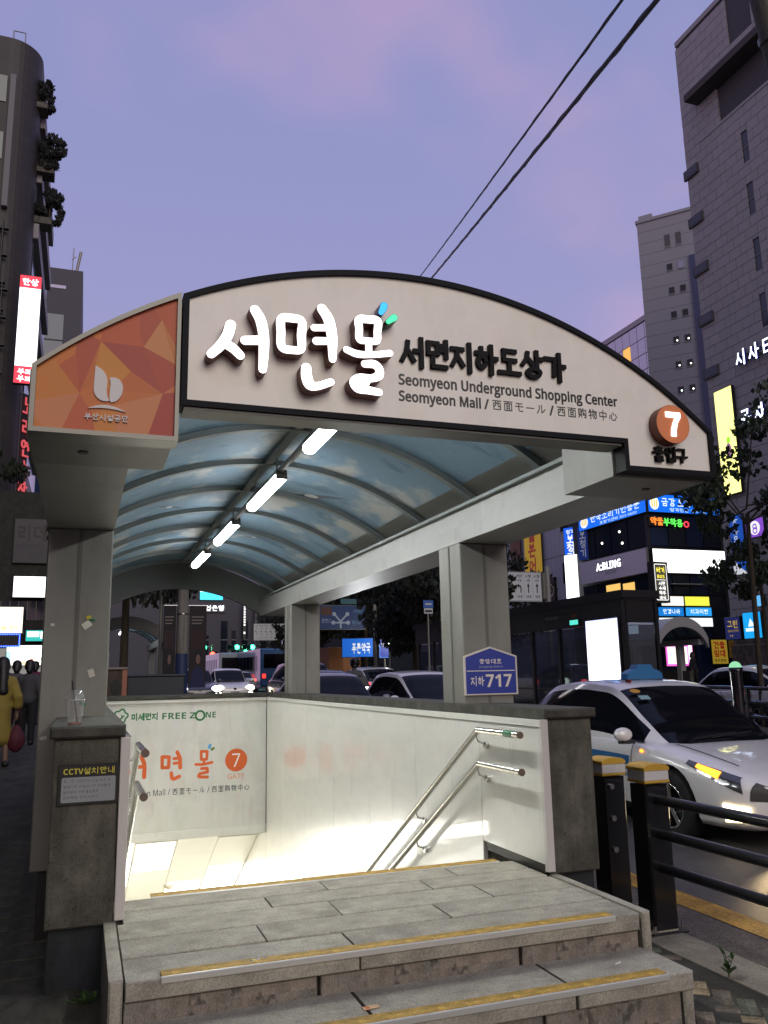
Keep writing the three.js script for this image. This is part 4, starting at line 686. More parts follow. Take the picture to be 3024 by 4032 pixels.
const SUV = carShapes({ up: 1.1,
  body: [[0, 0.62, 0.30, 0.78, 0.80], [0.05, 0.76, 0.26, 0.84, 0.87], [0.16, 0.85, 0.24, 0.88, 0.92], [0.4, 0.91, 0.23, 0.93, 0.98], [0.8, 0.935, 0.23, 0.98, 1.03], [1.3, 0.94, 0.23, 1.02, 1.06], [2.6, 0.945, 0.23, 1.05, 1.06], [3.8, 0.94, 0.23, 1.08, 1.09], [4.5, 0.92, 0.25, 1.08, 1.1], [4.75, 0.87, 0.3, 1.03, 1.05], [4.82, 0.78, 0.36, 0.95, 0.97]],
  cabin: [[1.1, 1.04, 0.70, 0.78], [1.4, 1.24, 0.70, 0.84], [1.95, 1.62, 0.64, 0.88], [2.5, 1.69, 0.64, 0.885], [3.3, 1.70, 0.635, 0.885], [4.0, 1.66, 0.63, 0.88], [4.3, 1.60, 0.625, 0.86], [4.6, 1.3, 0.66, 0.82], [4.72, 1.1, 0.68, 0.78]], glassBack: 4.3,
});
const tyreG = new THREE.LatheGeometry([[0.2, -0.1], [0.29, -0.108], [0.318, -0.085], [0.325, -0.04], [0.325, 0.04], [0.318, 0.085], [0.29, 0.108], [0.2, 0.1]].map((p) => new THREE.Vector2(...p)), 30).rotateZ(Math.PI / 2);
const rimG = (() => { const l = [cyl(0.2, 0.2, 0.15, 26, 0, 0, 0, true).rotateZ(Math.PI / 2), cyl(0.05, 0.05, 0.03, 14).rotateZ(Math.PI / 2).translate(0.085, 0, 0), new THREE.TorusGeometry(0.2, 0.014, 6, 26).rotateY(Math.PI / 2).translate(0.09, 0, 0)]; for (let k = 0; k < 5; k++) l.push(cbox(0.025, 0.16, 0.055, 0.006, 0.08, 0.12, 0).rotateX((k / 5) * 2 * Math.PI)); return merge(l); })();
const paintOf = (r, g, b, rough = 0.22) => phys({ color: lin(r, g, b), roughness: rough + 0.12, metalness: 0.05, clearcoat: 0.9, clearcoatRoughness: 0.06 });
function car(name, label, S, m, pos, turn, { head = [1, 0.86, 0.62], headK = 0, tailK = 0.5, taxi = false, group, cat = 'car' } = {}) {
  const o = thing(name, label, cat, pos, turn, group);
  const b = part('body', S.body, m, o); part('cabin', S.paint, m, o); part('glazing', S.glass, M.glassDark, o);
  part('underbody', span(-0.72, 0.72, 0.2, 0.6, -4.5, -0.4), M.black, o);
  for (const z of [S.FA, S.RA]) for (const s of [-1, 1]) { const w = part('wheel', tyreG, M.tyre, o, [s * 0.81, S.R, -z], [0, s > 0 ? 0 : Math.PI, 0]); part('rim', rimG, M.steel, w); part('wheel_well', cyl(S.R + 0.05, S.R + 0.05, 0.02, 24).rotateZ(Math.PI / 2), M.black, o, [s * 0.70, S.R, -z]); }
  for (const s of [-1, 1]) {
    const h = part('headlight', S.patch(0.1, 0.68, 5.7, 8.2, 0.006, s, 12, 8, (u, v) => [u + (1 - u) * 0.08 * v, v * (1 - 0.62 * u) + 0.5 * u]), lensM, o);
    if (headK) { part('headlight_lamp', new THREE.SphereGeometry(0.15, 12, 8).scale(1.3, 0.85, 0.5), glow(lin(...head), headK), h, [s * 0.68, S === SUV ? 0.82 : 0.62, S === SUV ? 0.0 : -0.06]); part('fog_lamp_light', new THREE.SphereGeometry(0.09, 12, 8).scale(1.3, 0.8, 0.5), glow(lin(...head), headK), h, [s * 0.66, S === SUV ? 0.52 : 0.38, S === SUV ? 0.01 : -0.05]); }
    part('fog_light', S.patch(0.11, 0.22, 3.0, 4.4, 0.006, s, 5, 4), headK ? glow(lin(...head), headK) : M.glassDark, o);
    part('tail_light', S.patch(4.5, 4.76, 6.2, 8.3, 0.006, s), std({ color: lin(0.2, 0.005, 0.005), roughness: 0.2, emissive: lin(1, 0.05, 0.03), emissiveIntensity: tailK }), o);
    const mir = part('mirror', new THREE.SphereGeometry(0.1, 16, 10).scale(1.05, 0.72, 0.62), m, o, [s * 1.02, S === SUV ? 1.12 : 0.955, -1.42]); part('mirror_foot', cspan(-0.08, 0.08, -0.09, -0.055, -0.045, 0.045, 0.01), M.black, mir, [-s * 0.04, 0, 0]);
    part('door_handle', cbox(0.02, 0.025, 0.17, 0.008), m, o, [s * (S === SUV ? 0.94 : 0.918), S === SUV ? 0.92 : 0.80, -2.6]); part('door_handle', cbox(0.02, 0.025, 0.17, 0.008), m, o, [s * (S === SUV ? 0.94 : 0.915), S === SUV ? 0.94 : 0.83, -3.5]);
    part('sill', S.patch(1.32, 3.28, 1.6, 2.9, 0.004, s, 10, 3), M.black, o);
    part('waist_trim', S.patch(1.35, 3.9, 8.0, 8.35, 0.01, s, 14, 2), taxi ? M.chrome : M.black, o);
    for (const z of [1.46, 2.52, 3.5]) part('door_seam', S.patch(z, z + 0.012, 2.9, 8.0, 0.002, s, 1, 10), M.black, o);
  }
  part('grille', S.patch(0.004, 0.06, 5.2, 8.2, 0.004, 1, 3, 3), M.black, o); part('grille', S.patch(0.004, 0.06, 5.2, 8.2, 0.004, -1, 3, 3), M.black, o);
  const np = part('number_plate', cbox(0.44, 0.115, 0.012, 0.004), std({ color: lin(taxi ? 0.5 : 0.6, taxi ? 0.38 : 0.6, taxi ? 0.06 : 0.58), roughness: 0.4 }), o, [0, 0.43, 0.018]); for (let k = 0; k < 6; k++) part('plate_mark', cbox(0.034, 0.06, 0.003, 0.001), M.black, np, [-0.15 + k * 0.06, 0, 0.0075]);
  part('badge', cyl(0.05, 0.05, 0.012, 18).rotateX(Math.PI / 2).scale(1.4, 1, 1), M.chrome, o, [0, S === SUV ? 0.78 : 0.575, 0.004]);
  for (const s of [-1, 1]) part('wiper', rod([s * 0.1 - 0.25, S === SUV ? 1.09 : 0.905, S === SUV ? -1.13 : -1.14], [s * 0.1 + 0.3, S === SUV ? 1.13 : 0.945, S === SUV ? -1.16 : -1.18], 0.008, 6), M.black, o);
  part('bonnet_seam', S.patch(0.3, 1.1, 9.15, 9.22, 0.0025, 1, 10, 1), M.black, o); part('bonnet_seam', S.patch(0.3, 1.1, 9.15, 9.22, 0.0025, -1, 10, 1), M.black, o);
  part('bumper_intake', cbox(0.9, 0.1, 0.03, 0.01), M.black, o, [0, 0.31, -0.012]);
  return o;
}
const lensM = phys({ color: lin(0.1, 0.1, 0.105), roughness: 0.18, metalness: 0.5, clearcoat: 1, clearcoatRoughness: 0.04 });
const white = paintOf(0.74, 0.72, 0.69), silver = paintOf(0.2, 0.2, 0.205), darkCar = paintOf(0.012, 0.013, 0.016), grey = paintOf(0.1, 0.1, 0.11);
{ // the taxi pulling in
  const S = SEDAN, tx = car('taxi', 'white taxi sedan with blue roof light pulling in beside the guard rail', S, white, [6.13, ROAD + 0.002, -6.05], 0.0, { taxi: true, cat: 'taxi', tailK: 1.5 });
  const amber = glow(lin(1, 0.32, 0.02), 3.4);
  part('indicator', S.patch(0.3, 0.56, 6.5, 7.9, 0.014, -1, 6, 4, (u, v) => [u, v * (1 - 0.45 * u) + 0.36 * u]), amber, tx); part('indicator', S.patch(0.3, 0.56, 6.5, 7.9, 0.014, 1, 6, 4, (u, v) => [u, v * (1 - 0.45 * u) + 0.36 * u]), amber, tx);
  part('mirror_indicator_light', S.patch(1.28, 1.33, 6.5, 6.8, 0.012, -1, 2, 2), amber, tx);
  for (const s of [-1, 1]) part('fog_lamp_light', S.patch(0.06, 0.25, 3.05, 4.5, 0.018, s, 5, 4), glow(lin(1, 0.78, 0.45), 6), tx);
  const rs = part('roof_light', (() => { const s = [[-0.24, 0], [0.24, 0], [0.235, 0.05], [0.19, 0.08], [0.12, 0.1], [0.09, 0.15], [-0.09, 0.15], [-0.12, 0.1], [-0.19, 0.08], [-0.235, 0.05]]; return extrude(s, 0.12, 0.012).rotateY(0).translate(0, 0, -0.06); })(), std({ color: lin(0.025, 0.12, 0.26), roughness: 0.35, emissive: lin(0.02, 0.12, 0.3), emissiveIntensity: 0.12 }), tx, [0, 1.5, -2.42]);
  part('roof_light_foot', cspan(-0.25, 0.25, 1.48, 1.5, -2.48, -2.36, 0.004), M.black, tx);
  part('fin', cbox(0.03, 0.05, 0.09, 0.01), std({ color: lin(0.2, 0.01, 0.01), roughness: 0.4 }), tx, [-0.35, 1.47, -2.2]);
  for (const s of [-1, 1]) { part('stripe', S.patch(1.5, 3.3, 5.3, 5.9, 0.004, s, 12, 2), std({ color: lin(0.03, 0.13, 0.3), roughness: 0.3 }), tx); part('stripe', S.patch(1.5, 3.3, 4.5, 4.8, 0.004, s, 12, 2), std({ color: lin(0.05, 0.2, 0.4), roughness: 0.3 }), tx); }
  const ws = (x, y, z) => [x, y, z];
  part('permit_sticker', cyl(0.05, 0.05, 0.003, 16).scale(1.3, 1, 0.7).rotateX(Math.PI / 2 - 0.98), std({ color: lin(0.55, 0.28, 0.05) }), tx, [-0.5, 1.372, -1.88]); part('permit_sticker', box(0.13, 0.004, 0.07).rotateX(Math.PI / 2 - 0.98), std({ color: lin(0.25, 0.4, 0.42) }), tx, [-0.47, 1.305, -1.765]);
  const f = new THREE.SpotLight(lin(1, 0.72, 0.38), 7, 0, 0.75, 0.9, 2); f.position.set(-0.72, 0.36, 0.12); f.target.position.set(-1.6, 0, 3.2); f.name = 'fog_beam'; f.castShadow = true; tx.add(f, f.target);
  const f2 = f.clone(); f2.position.x = 0.72; f2.target = new THREE.Object3D(); f2.target.position.set(0.9, 0, 3.2); tx.add(f2, f2.target);
}
const G = (z) => ROAD + grade(z) + 0.002;
car('parked_car', 'silver sedan with dark windscreen waiting beyond the middle column', SEDAN, silver, [4.75, G(-15.0), -15.0], 0, {});
car('sedan', 'white sedan with folded chrome mirror between the two right columns', SEDAN, white, [6.75, G(-14.3), -14.3], 0.05, {});
car('white_car', 'white car driving this way with two pairs of glowing headlights', SEDAN, white, [6.35, G(-38), -38], 0, { headK: 9 });
car('dark_car', 'dark sedan with bright headlights beside the white oncoming car', SEDAN, darkCar, [4.55, G(-36), -36], 0, { headK: 6, head: [0.95, 0.97, 1] });
car('black_suv', 'black SUV beside the inner edge of the far right column', SUV, darkCar, [7.6, G(-28), -28], 0, { headK: 3, head: [0.8, 1, 0.9] });
car('dark_car', 'dark sedan close behind the parapet in front of the black SUV', SEDAN, darkCar, [6.0, G(-19.8), -19.8], 0, {});
for (const [x, z, m, l] of [[13.0, -52, white, 'white car with red tail lights far up the road behind the motorcyclist'], [9.1, -60, grey, 'grey car with tail lights in front of the blue bus'], [10.4, -58, white, 'small white car near the traffic island with tail lights on'], [7.4, -62, darkCar, 'distant dark car behind the white oncoming car']]) car('distant_car', l, SEDAN, m, [x, G(z), z + (x > 8 ? -4.8 : 0)], x > 8 ? Math.PI : 0, { tailK: x > 8 ? 7 : 0.4, headK: x > 8 ? 0 : 6 });
car('side_car', 'white car with pink flank stripe beyond the median rail', SEDAN, white, [15.4, G(-13) , -19.4], Math.PI + 0.02, { tailK: 3 });
car('side_car', 'silver car half hidden by the frame beyond the median rail', SEDAN, silver, [15.6, G(-12.5), -12.9], Math.PI, { tailK: 1 });
car('side_car', 'dark car with lit tail light behind the bus shelter glass', SEDAN, grey, [15.4, G(-24), -27.5], Math.PI, { tailK: 6 });
car('taxi', 'white taxi in the far lanes behind the motorcyclist', SEDAN, white, [9.6, G(-26), -31.4], Math.PI, { tailK: 4, taxi: true, cat: 'taxi' });
// buses
function bus(label, m, pos, turn, sign) {
  const o = thing('bus', label, 'bus', pos, turn);
  part('body', cspan(-1.22, 1.22, 0.35, 3.1, -10.5, 0, 0.12), m, o); part('skirt', cspan(-1.2, 1.2, 0.25, 0.95, -10.4, 0.02, 0.05), std({ color: lin(0.55), roughness: 0.4 }), o);
  part('windscreen', cspan(-1.08, 1.08, 1.15, 2.5, -0.05, 0.03, 0.02), M.glassDark, o); part('destination_sign', cspan(-0.9, 0.9, 2.6, 2.95, -0.05, 0.035, 0.01), glow(lin(1, 0.35, 0.12), sign), o);
  for (const s of [-1, 1]) { for (let k = 0; k < 6; k++) part('window', cspan(s * 1.2, s * 1.235, 1.5, 2.6, -1.9 - k * 1.45, -0.65 - k * 1.45, 0.01), M.glassDark, o); for (const z of [-2, -8]) part('wheel', cyl(0.46, 0.46, 0.28, 22).rotateZ(Math.PI / 2), M.tyre, o, [s * 1.1, 0.46, z]); part('headlight', cspan(s * 0.75, s * 1.1, 0.75, 0.95, -0.03, 0.045, 0.01), glow(lin(1, 0.9, 0.75), 1.5), o); part('tail_light', cspan(s * 0.85, s * 1.1, 1.0, 1.3, -10.56, -10.47, 0.01), glow(lin(1, 0.04, 0.03), 2), o); }
  part('rear_window', cspan(-1.0, 1.0, 1.7, 2.7, -10.54, -10.48, 0.01), M.glassDark, o);
}
bus('blue city bus with lit tail lights on the far carriageway', paintOf(0.04, 0.16, 0.32), [13.1, G(-68), -68 - 10.5 + 8], Math.PI, 1.2);
bus('pale bus beside the blue bus under the red signal', paintOf(0.3, 0.36, 0.38), [11.6, G(-76), -80], Math.PI, 0.6);
{ // box truck
  const t = thing('box_truck', 'orange box truck with red tail lights behind the motorcyclist', 'truck', [13.9, G(-46), -46]);
  part('cargo_box', cspan(-0.95, 0.95, 0.75, 2.65, -3.6, 0, 0.04), std({ color: lin(0.34, 0.14, 0.04), roughness: 0.6 }), t); part('cab', cspan(-0.88, 0.88, 0.4, 2.0, -5.1, -3.7, 0.08), white, t); part('chassis', cspan(-0.7, 0.7, 0.4, 0.74, -4.8, 0, 0.02), M.black, t);
  for (const s of [-1, 1]) { part('tail_light', cspan(s * 0.6, s * 0.9, 0.75, 1.0, 0.001, 0.03, 0.006), glow(lin(1, 0.06, 0.03), 7), t); for (const z of [-0.9, -4.3]) part('wheel', cyl(0.36, 0.36, 0.22, 18).rotateZ(Math.PI / 2), M.tyre, t, [s * 0.8, 0.36, z]); }
}
// ================================================================ BUILDINGS
const WEST = -Math.PI / 2;                                            // turns a board's face from +z to -x
function signBoard(name, label, w, h, pos, turn, { map, color = lin(1), k = 0, depth = 0.18, frame = M.black, light = 0, group, border = 0.03, lightColor, post = 0 } = {}) {
  const o = thing(name, label, 'sign', pos, turn, group);
  part('casing', cbox(w + border * 2, h + border * 2, depth, 0.01), frame, o, [0, 0, -depth / 2]);
  part(k ? 'lit_face' : 'face', sheet(w, h), k ? glow(color, k, map) : printed(map, {}), o, [0, 0, 0.004]);
  if (post) part('post', rod([0, -h / 2 - post, -depth / 2], [0, -h / 2, -depth / 2], 0.05, 10), M.greyFrame, o);
  if (light) areaLight(w, h, lightColor ?? color, light, [0, 0, 0.03], [0, 0, 1], o).rotation.set(0, Math.PI, 0);
  return o;
}
const flatGlass = phys({ color: lin(0.012, 0.017, 0.026), roughness: 0.08, clearcoat: 0.2 });
const blueGlass = phys({ color: lin(0.015, 0.03, 0.075), roughness: 0.1 });
const dimGlow = (r, g, b, k) => glow(lin(r, g, b), k);
const glyphSign = (w, h, bg, items) => canvasTex(w, h, (g) => { g.fillStyle = bg; g.fillRect(0, 0, w, h); for (const [t, x, y, s, o] of items) write(g, t, x, y, s, o); });

{ // ---- tall stone tower across the road
  const T = thing('stone_tower', 'tall grey stone clad tower with slot windows across the road', 'building', [30, 0, -33.4]);
  const core = std({ color: lin(0.06, 0.06, 0.064), roughness: 0.9 }), tones = [0.285, 0.295, 0.305, 0.29].map((v) => std({ color: lin(v, v * 0.985, v * 0.95), roughness: 0.85, bumpMap: rep(bumpStone, 0.7), bumpScale: 0.002 }));
  part('core', span(0.1, 16, 0, 36.2, 0.06, 28), core, T);
  const holes = [[29.55, 31.6, 2.75, 20], [33.2, 37, 3.9, 5.5], ...[26.35, 23.5, 20.5, 17.6].map((y) => [y, y + 1.7, 4.0, 4.42])], list = [], rest = [];
  for (let r = 0; r < 66; r++) for (let c = 0; c < 17; c++) {
    let y0 = 0.03 + r * 0.545, y1 = y0 + 0.522, z0 = c * 0.8 - (r % 2 ? 0.4 : 0) + 0.006, z1 = z0 + 0.784; z0 = Math.max(z0, 0.0); if (z1 - z0 < 0.05) continue;
    const pieces = [[y0, y1, z0, z1]];
    for (const [a, b, p, q] of holes) for (let k = pieces.length - 1; k >= 0; k--) { const [u0, u1, v0, v1] = pieces[k]; if (u1 <= a || u0 >= b || v1 <= p || v0 >= q) continue; pieces.splice(k, 1); if (v0 < p) pieces.push([u0, u1, v0, p - 0.004]); if (v1 > q) pieces.push([u0, u1, q + 0.004, v1]); const m0 = Math.max(v0, p), m1 = Math.min(v1, q); if (u0 < a) pieces.push([u0, a - 0.004, m0, m1]); if (u1 > b) pieces.push([b + 0.004, u1, m0, m1]); }
    for (const q of pieces) if (q[1] - q[0] > 0.03 && q[3] - q[2] > 0.03) (q[2] < 4.6 && y0 > 14 ? list : rest).push([q, rr(-0.004, 0.004), Math.floor(rnd() * 4)]);
  }
  const stone = ([y0, y1, z0, z1], d) => cspan(d, 0.1 + d, y0, y1, z0, z1, 0.008);
  list.sort((a, b) => b[0][0] - a[0][0]); list.slice(0, 300).forEach(([q, d, m]) => part('stone', stone(q, d), tones[m], T));
  const left = [...list.slice(300), ...rest];
  for (let m = 0; m < 4; m++) { const q = part('stone_cladding', merge(left.filter((e) => e[2] === m).map(([q, d]) => stone(q, d))), tones[m], T); q.userData.kind = 'stuff'; }
  part('north_wall', span(0.1, 15, 0, 36.2, -0.02, 0.06), tones[0], T); part('roof_edge', cspan(0, 15, 36.2, 36.5, 0, 28, 0.02), tones[1], T);
  for (const y of [26.35, 23.5, 20.5, 17.6]) { const w = part('window', span(0.06, 0.095, y, y + 1.7, 4.0, 4.42), flatGlass, T); part('frame', cspan(0.03, 0.07, y + 0.8, y + 0.84, 4.0, 4.42, 0.005), M.greyFrame, w); }
  const band = part('window_band', span(0.35, 0.4, 29.55, 31.6, 2.75, 7), phys({ color: lin(0.05, 0.065, 0.075), roughness: 0.12 }), T); for (let k = 0; k < 5; k++) part('mullion', cspan(0.28, 0.36, 29.6, 30.7, 2.78 + k * 0.9, 2.84 + k * 0.9, 0.005), M.black, band);
  part('canopy_slab', cspan(-0.9, 0.3, 31.55, 31.95, 1.3, 7, 0.02), std({ color: lin(0.045, 0.04, 0.036), roughness: 0.8 }), T);
  part('sill_band', cspan(-0.04, 0.3, 29.4, 29.55, 1.2, 7, 0.01), tones[1], T);
  part('recess', span(0.4, 0.5, 33.2, 36.1, 3.9, 5.5), M.black, T);
  for (const y of [27.85, 25.0, 22.15, 19.3, 16.35]) { const b = part('window_box', cspan(-0.12, 0.02, y, y + 0.55, -0.15, 0.95, 0.01), std({ color: lin(0.07, 0.065, 0.062), roughness: 0.7 }), T); part('pane', cspan(-0.13, -0.118, y + 0.08, y + 0.5, 0.0, 0.9, 0.002), flatGlass, b); }
  part('ground_floor_wall', cspan(-0.15, 0.0, 0, 2.6, 0, 12, 0.02), std({ map: rep(texConcrete, 0.5), color: lin(0.5, 0.42, 0.36), roughness: 0.8 }), T);
  for (const [y, k] of [[8.8, 0], [6, 1]]) part('window', span(-0.005, 0.02, y, y + 1.6, 5.2, 8), flatGlass, T);
}
signBoard('wall_sign', 'glowing yellow vertical sign on the stone tower above the tree', 1.2, 5.4, [29.75, 12.7, -32.15], WEST, { color: lin(1, 0.98, 0.42), k: 1.7, light: 2.6, map: canvasTex(64, 256, (g) => { g.fillStyle = '#fffbd0'; g.fillRect(0, 0, 64, 256); g.fillStyle = '#7a54a8'; g.beginPath(); g.ellipse(34, 150, 10, 16, 0, 0, 7); g.fill(); g.fillStyle = '#7fc040'; g.fillRect(30, 120, 12, 14); }) });
{ // luminous characters standing off the stone
  const chars = (label, text, z, y, dz, dy, s) => { const o = thing('channel_letters', label, 'sign', [29.82, y, z], WEST); [...text].forEach((ch, k) => { const l = part('letter', solidGlyph(ch, s, s * 0.13, 0.12, 0.8), std({ color: lin(0.03, 0.04, 0.3), roughness: 0.5 }), o, [k * dz, k * dy, 0]); part('letter_light', solidGlyph(ch, s, s * 0.1, 0.02, 0.8), glow(lin(0.8, 0.88, 1), 3.2), l, [0, 0, 0.125]); }); part('mount_rail', cspan(-0.15, text.length * dz, s * 0.3, s * 0.38, -0.14, -0.02, 0.01), M.greyFrame, o); part('mount_rail', cspan(-0.15, text.length * dz, s * 0.66, s * 0.74, -0.14, -0.02, 0.01), M.greyFrame, o); areaLight(1.8, 0.8, lin(0.5, 0.62, 1), 1.2, [0.9, 0.35, 0.2], [0, 0, 1], o).rotation.set(0, Math.PI, 0); };
  chars('row of glowing white Korean letters high on the stone tower', '시사Ｅ', -30.95, 16.15, 0.86, 0.0, 0.74); chars('lower row of glowing white Korean letters on the stone tower', '공자', -31.05, 13.1, 0.92, 0, 0.78);
}
signBoard('banner_sign', 'blue vertical shop banner with white lettering on the stone tower', 0.86, 2.9, [29.7, 7.45, -32.1], WEST, { k: 0.55, color: lin(0.9, 0.95, 1), depth: 0.12, map: canvasTex(128, 400, (g) => { g.fillStyle = '#1f5fd0'; g.fillRect(0, 0, 128, 400); g.fillStyle = '#fff'; g.beginPath(); g.moveTo(0, 270); g.quadraticCurveTo(40, 350, 128, 390); g.lineTo(128, 400); g.lineTo(0, 400); g.fill(); g.save(); g.translate(34, 24); g.rotate(Math.PI / 2); write(g, 'kinkos', 0, 0, 62, { color: '#eaf2ff', bold: true, width: 170 }); g.restore(); g.fillStyle = '#cfe0ff'; g.fillRect(46, 205, 8, 60); g.fillRect(62, 205, 8, 60); }) });
signBoard('round_sign', 'purple lit sign with round white emblem on the stone tower', 1.1, 0.85, [29.4, 8.0, -30.6], WEST, { k: 0.9, color: lin(1), map: canvasTex(128, 96, (g) => { g.fillStyle = '#8a4fd0'; g.fillRect(0, 0, 128, 96); g.fillStyle = '#fff'; g.beginPath(); g.arc(64, 48, 38, 0, 7); g.fill(); g.strokeStyle = '#8a4fd0'; g.lineWidth = 7; g.beginPath(); g.arc(64, 40, 12, 0, 7); g.arc(64, 62, 14, 0, 7); g.stroke(); }) });
signBoard('shop_sign', 'navy shop sign with yellow Korean letters on the tower ground floor', 1.0, 1.06, [29.6, 3.45, -32.9], WEST, { k: 0.42, map: glyphSign(256, 272, '#2a3578', [['그린', 40, 130, 110, { color: '#ffd45e', weight: 0.12, width: 190 }], ['컴퓨터디자인학원', 40, 182, 34, { color: '#e0b04a', weight: 0.12, width: 190 }], ['전 문', 70, 240, 28, { color: '#ffd45e', weight: 0.12 }]]) });
signBoard('shop_sign', 'cyan lit shop sign with white triangle beside the navy sign', 1.12, 1.2, [29.6, 3.52, -31.6], WEST, { k: 1.1, light: 0.8, lightColor: lin(0.2, 0.6, 1), map: canvasTex(128, 136, (g) => { g.fillStyle = '#18a0e8'; g.fillRect(0, 0, 128, 136); g.fillStyle = '#e8fbff'; g.beginPath(); g.moveTo(52, 30); g.lineTo(86, 74); g.lineTo(34, 74); g.fill(); g.fillRect(14, 82, 96, 18); }) });
signBoard('shop_sign', 'small blue lit sign box above the cyan sign', 0.5, 0.5, [29.6, 4.62, -31.05], WEST, { k: 0.9, color: lin(0.1, 0.5, 1), map: glyphSign(64, 64, '#ffffff', []) });

{ // ---- dark corner building full of signs
  const B = thing('corner_building', 'dark glass corner building covered in shop signs', 'building', [29.1, 0, -38.1]);
  const dark = std({ color: lin(0.02, 0.02, 0.024), roughness: 0.6 });
  part('core', span(0.1, 12, 0, 12.4, -8.2, -0.1), dark, B);
  for (const [y0, y1] of [[8.3, 10.05], [5.6, 6.7], [3.2, 4.9], [0.1, 2.9]]) {
    for (let k = 0; k < 4; k++) part('window', cspan(0.02, 0.1, y0, y1, -0.25 - k * 1.65 - 1.55, -0.25 - k * 1.65, 0.01), flatGlass, B);
    for (let k = 0; k < 4; k++) part('window', cspan(0.2 + k * 1.2, 1.34 + k * 1.2, y0, y1, -0.1, -0.02, 0.01), k % 2 ? flatGlass : blueGlass, B);
  }
  part('corner_post', cspan(-0.03, 0.16, 0, 12.4, -0.2, 0.02, 0.01), dark, B); part('parapet', cspan(-0.04, 12, 12.2, 12.6, -8.2, 0.0, 0.02), dark, B);
  part('grey_wall', cspan(5.0, 8.5, 0, 12.4, -0.09, 0.0, 0.01), std({ map: rep(texConcrete, 0.4), color: lin(0.32, 0.32, 0.33), roughness: 0.8 }), B);
  part('awning', cspan(0.9, 3.2, 6.1, 6.16, 0.0, 0.5, 0.01), M.greyFrame, B);
  for (const [y, z, w, h] of [[6.25, -3.6, 1.4, 0.55], [6.2, -2.1, 1.1, 0.5]]) part('lit_window', span(0.008, 0.018, y - h / 2, y + h / 2, z - w / 2, z + w / 2), dimGlow(1, 0.6, 0.15, 1.0), B);
  for (const [y, z] of [[9.5, -2.6], [9.1, -4.4], [8.8, -2.4]]) part('ceiling_light', new THREE.SphereGeometry(0.07, 8, 6), dimGlow(1, 0.95, 0.8, 4), B, [0.01, y, z]);
}
const blueTex = (a, b) => glyphSign(512, 84, '#0b6cf0', [[a, 96, 52, 46, { color: '#eaf6ff', weight: 0.12, width: 380 }], [b, 150, 78, 20, { color: '#d8ecff', weight: 0.12, width: 300 }]]);
const withSun = (t) => { const g = t.image.getContext('2d'); g.fillStyle = '#fff'; g.beginPath(); g.arc(46, 42, 32, 0, 7); g.fill(); g.fillStyle = '#e8c400'; g.fillRect(26, 26, 8, 34); g.fillRect(42, 26, 8, 34); g.fillRect(58, 26, 8, 34); return t; };
signBoard('roof_sign', 'long blue lit sign along the road side of the corner building', 6.7, 0.9, [28.9, 10.6, -41.2], WEST, { k: 1.0, light: 1.2, lightColor: lin(0.2, 0.5, 1), map: withSun(blueTex('한국소리기인증문', '★ 보청기센타 803-9600')) });
signBoard('roof_sign', 'blue lit sign with yellow emblem on the front of the corner building', 4.9, 1.0, [31.55, 10.68, -37.9], 0, { k: 1.1, light: 1.2, lightColor: lin(0.2, 0.5, 1), map: withSun(blueTex('금강 보청기 안경', '청각전문 센타 상담')) });
{ const o = thing('led_letters', 'orange and green LED letters under the blue sign', 'sign', [29.2, 9.45, -37.92]); [...'약물부착용'].forEach((ch, k) => part('letter_light', solidGlyph(ch, 0.42, 0.055, 0.03, 0.9), dimGlow(...(k < 2 ? [1, 0.25, 0.03] : [0.12, 0.9, 0.1]), 1.4), o, [k * 0.44, -k * 0.015, 0])); part('letter_light', new THREE.TorusGeometry(0.15, 0.035, 6, 16), dimGlow(1, 0.05, 0.08, 1.8), o, [2.4, 0.1, 0.02]); part('casing', cspan(-0.1, 2.7, -0.06, 0.48, -0.06, -0.01, 0.005), M.black, o); }
signBoard('shop_sign', 'pale sign board with glowing A:BLING letters on the corner building', 6.6, 1.34, [28.85, 7.48, -41.35], WEST, { depth: 0.14, map: glyphSign(1024, 208, '#cfc7cf', [['NAIL SHOP', 410, 160, 34, { color: '#3a3640', width: 170 }]]), frame: M.greyFrame });
{ const o = thing('neon_letters', 'white glowing A:BLING neon letters on the pale board', 'sign', [28.83, 7.38, -42.9], WEST); const t = canvasTex(512, 128, (g) => { g.fillStyle = '#000'; g.fillRect(0, 0, 512, 128); write(g, 'A:BLING', 10, 108, 118, { color: '#fff', bold: true, width: 490 }); }); part('letter_light', sheet(2.6, 0.66), std({ color: lin(0.55, 0.52, 0.55), emissive: lin(1), emissiveIntensity: 3.5, emissiveMap: t }), o, [1.3, 0.28, 0.01]); areaLight(2.6, 0.6, lin(1, 0.98, 1), 1.2, [1.3, 0.28, 0.05], [0, 0, 1], o).rotation.set(0, Math.PI, 0); }
signBoard('shop_sign', 'blank white glowing sign box on the front of the corner building', 4.9, 1.3, [31.58, 7.43, -37.85], 0, { k: 2.2, light: 2.2, color: lin(1, 1, 1), map: glyphSign(64, 16, '#ffffff', []) });
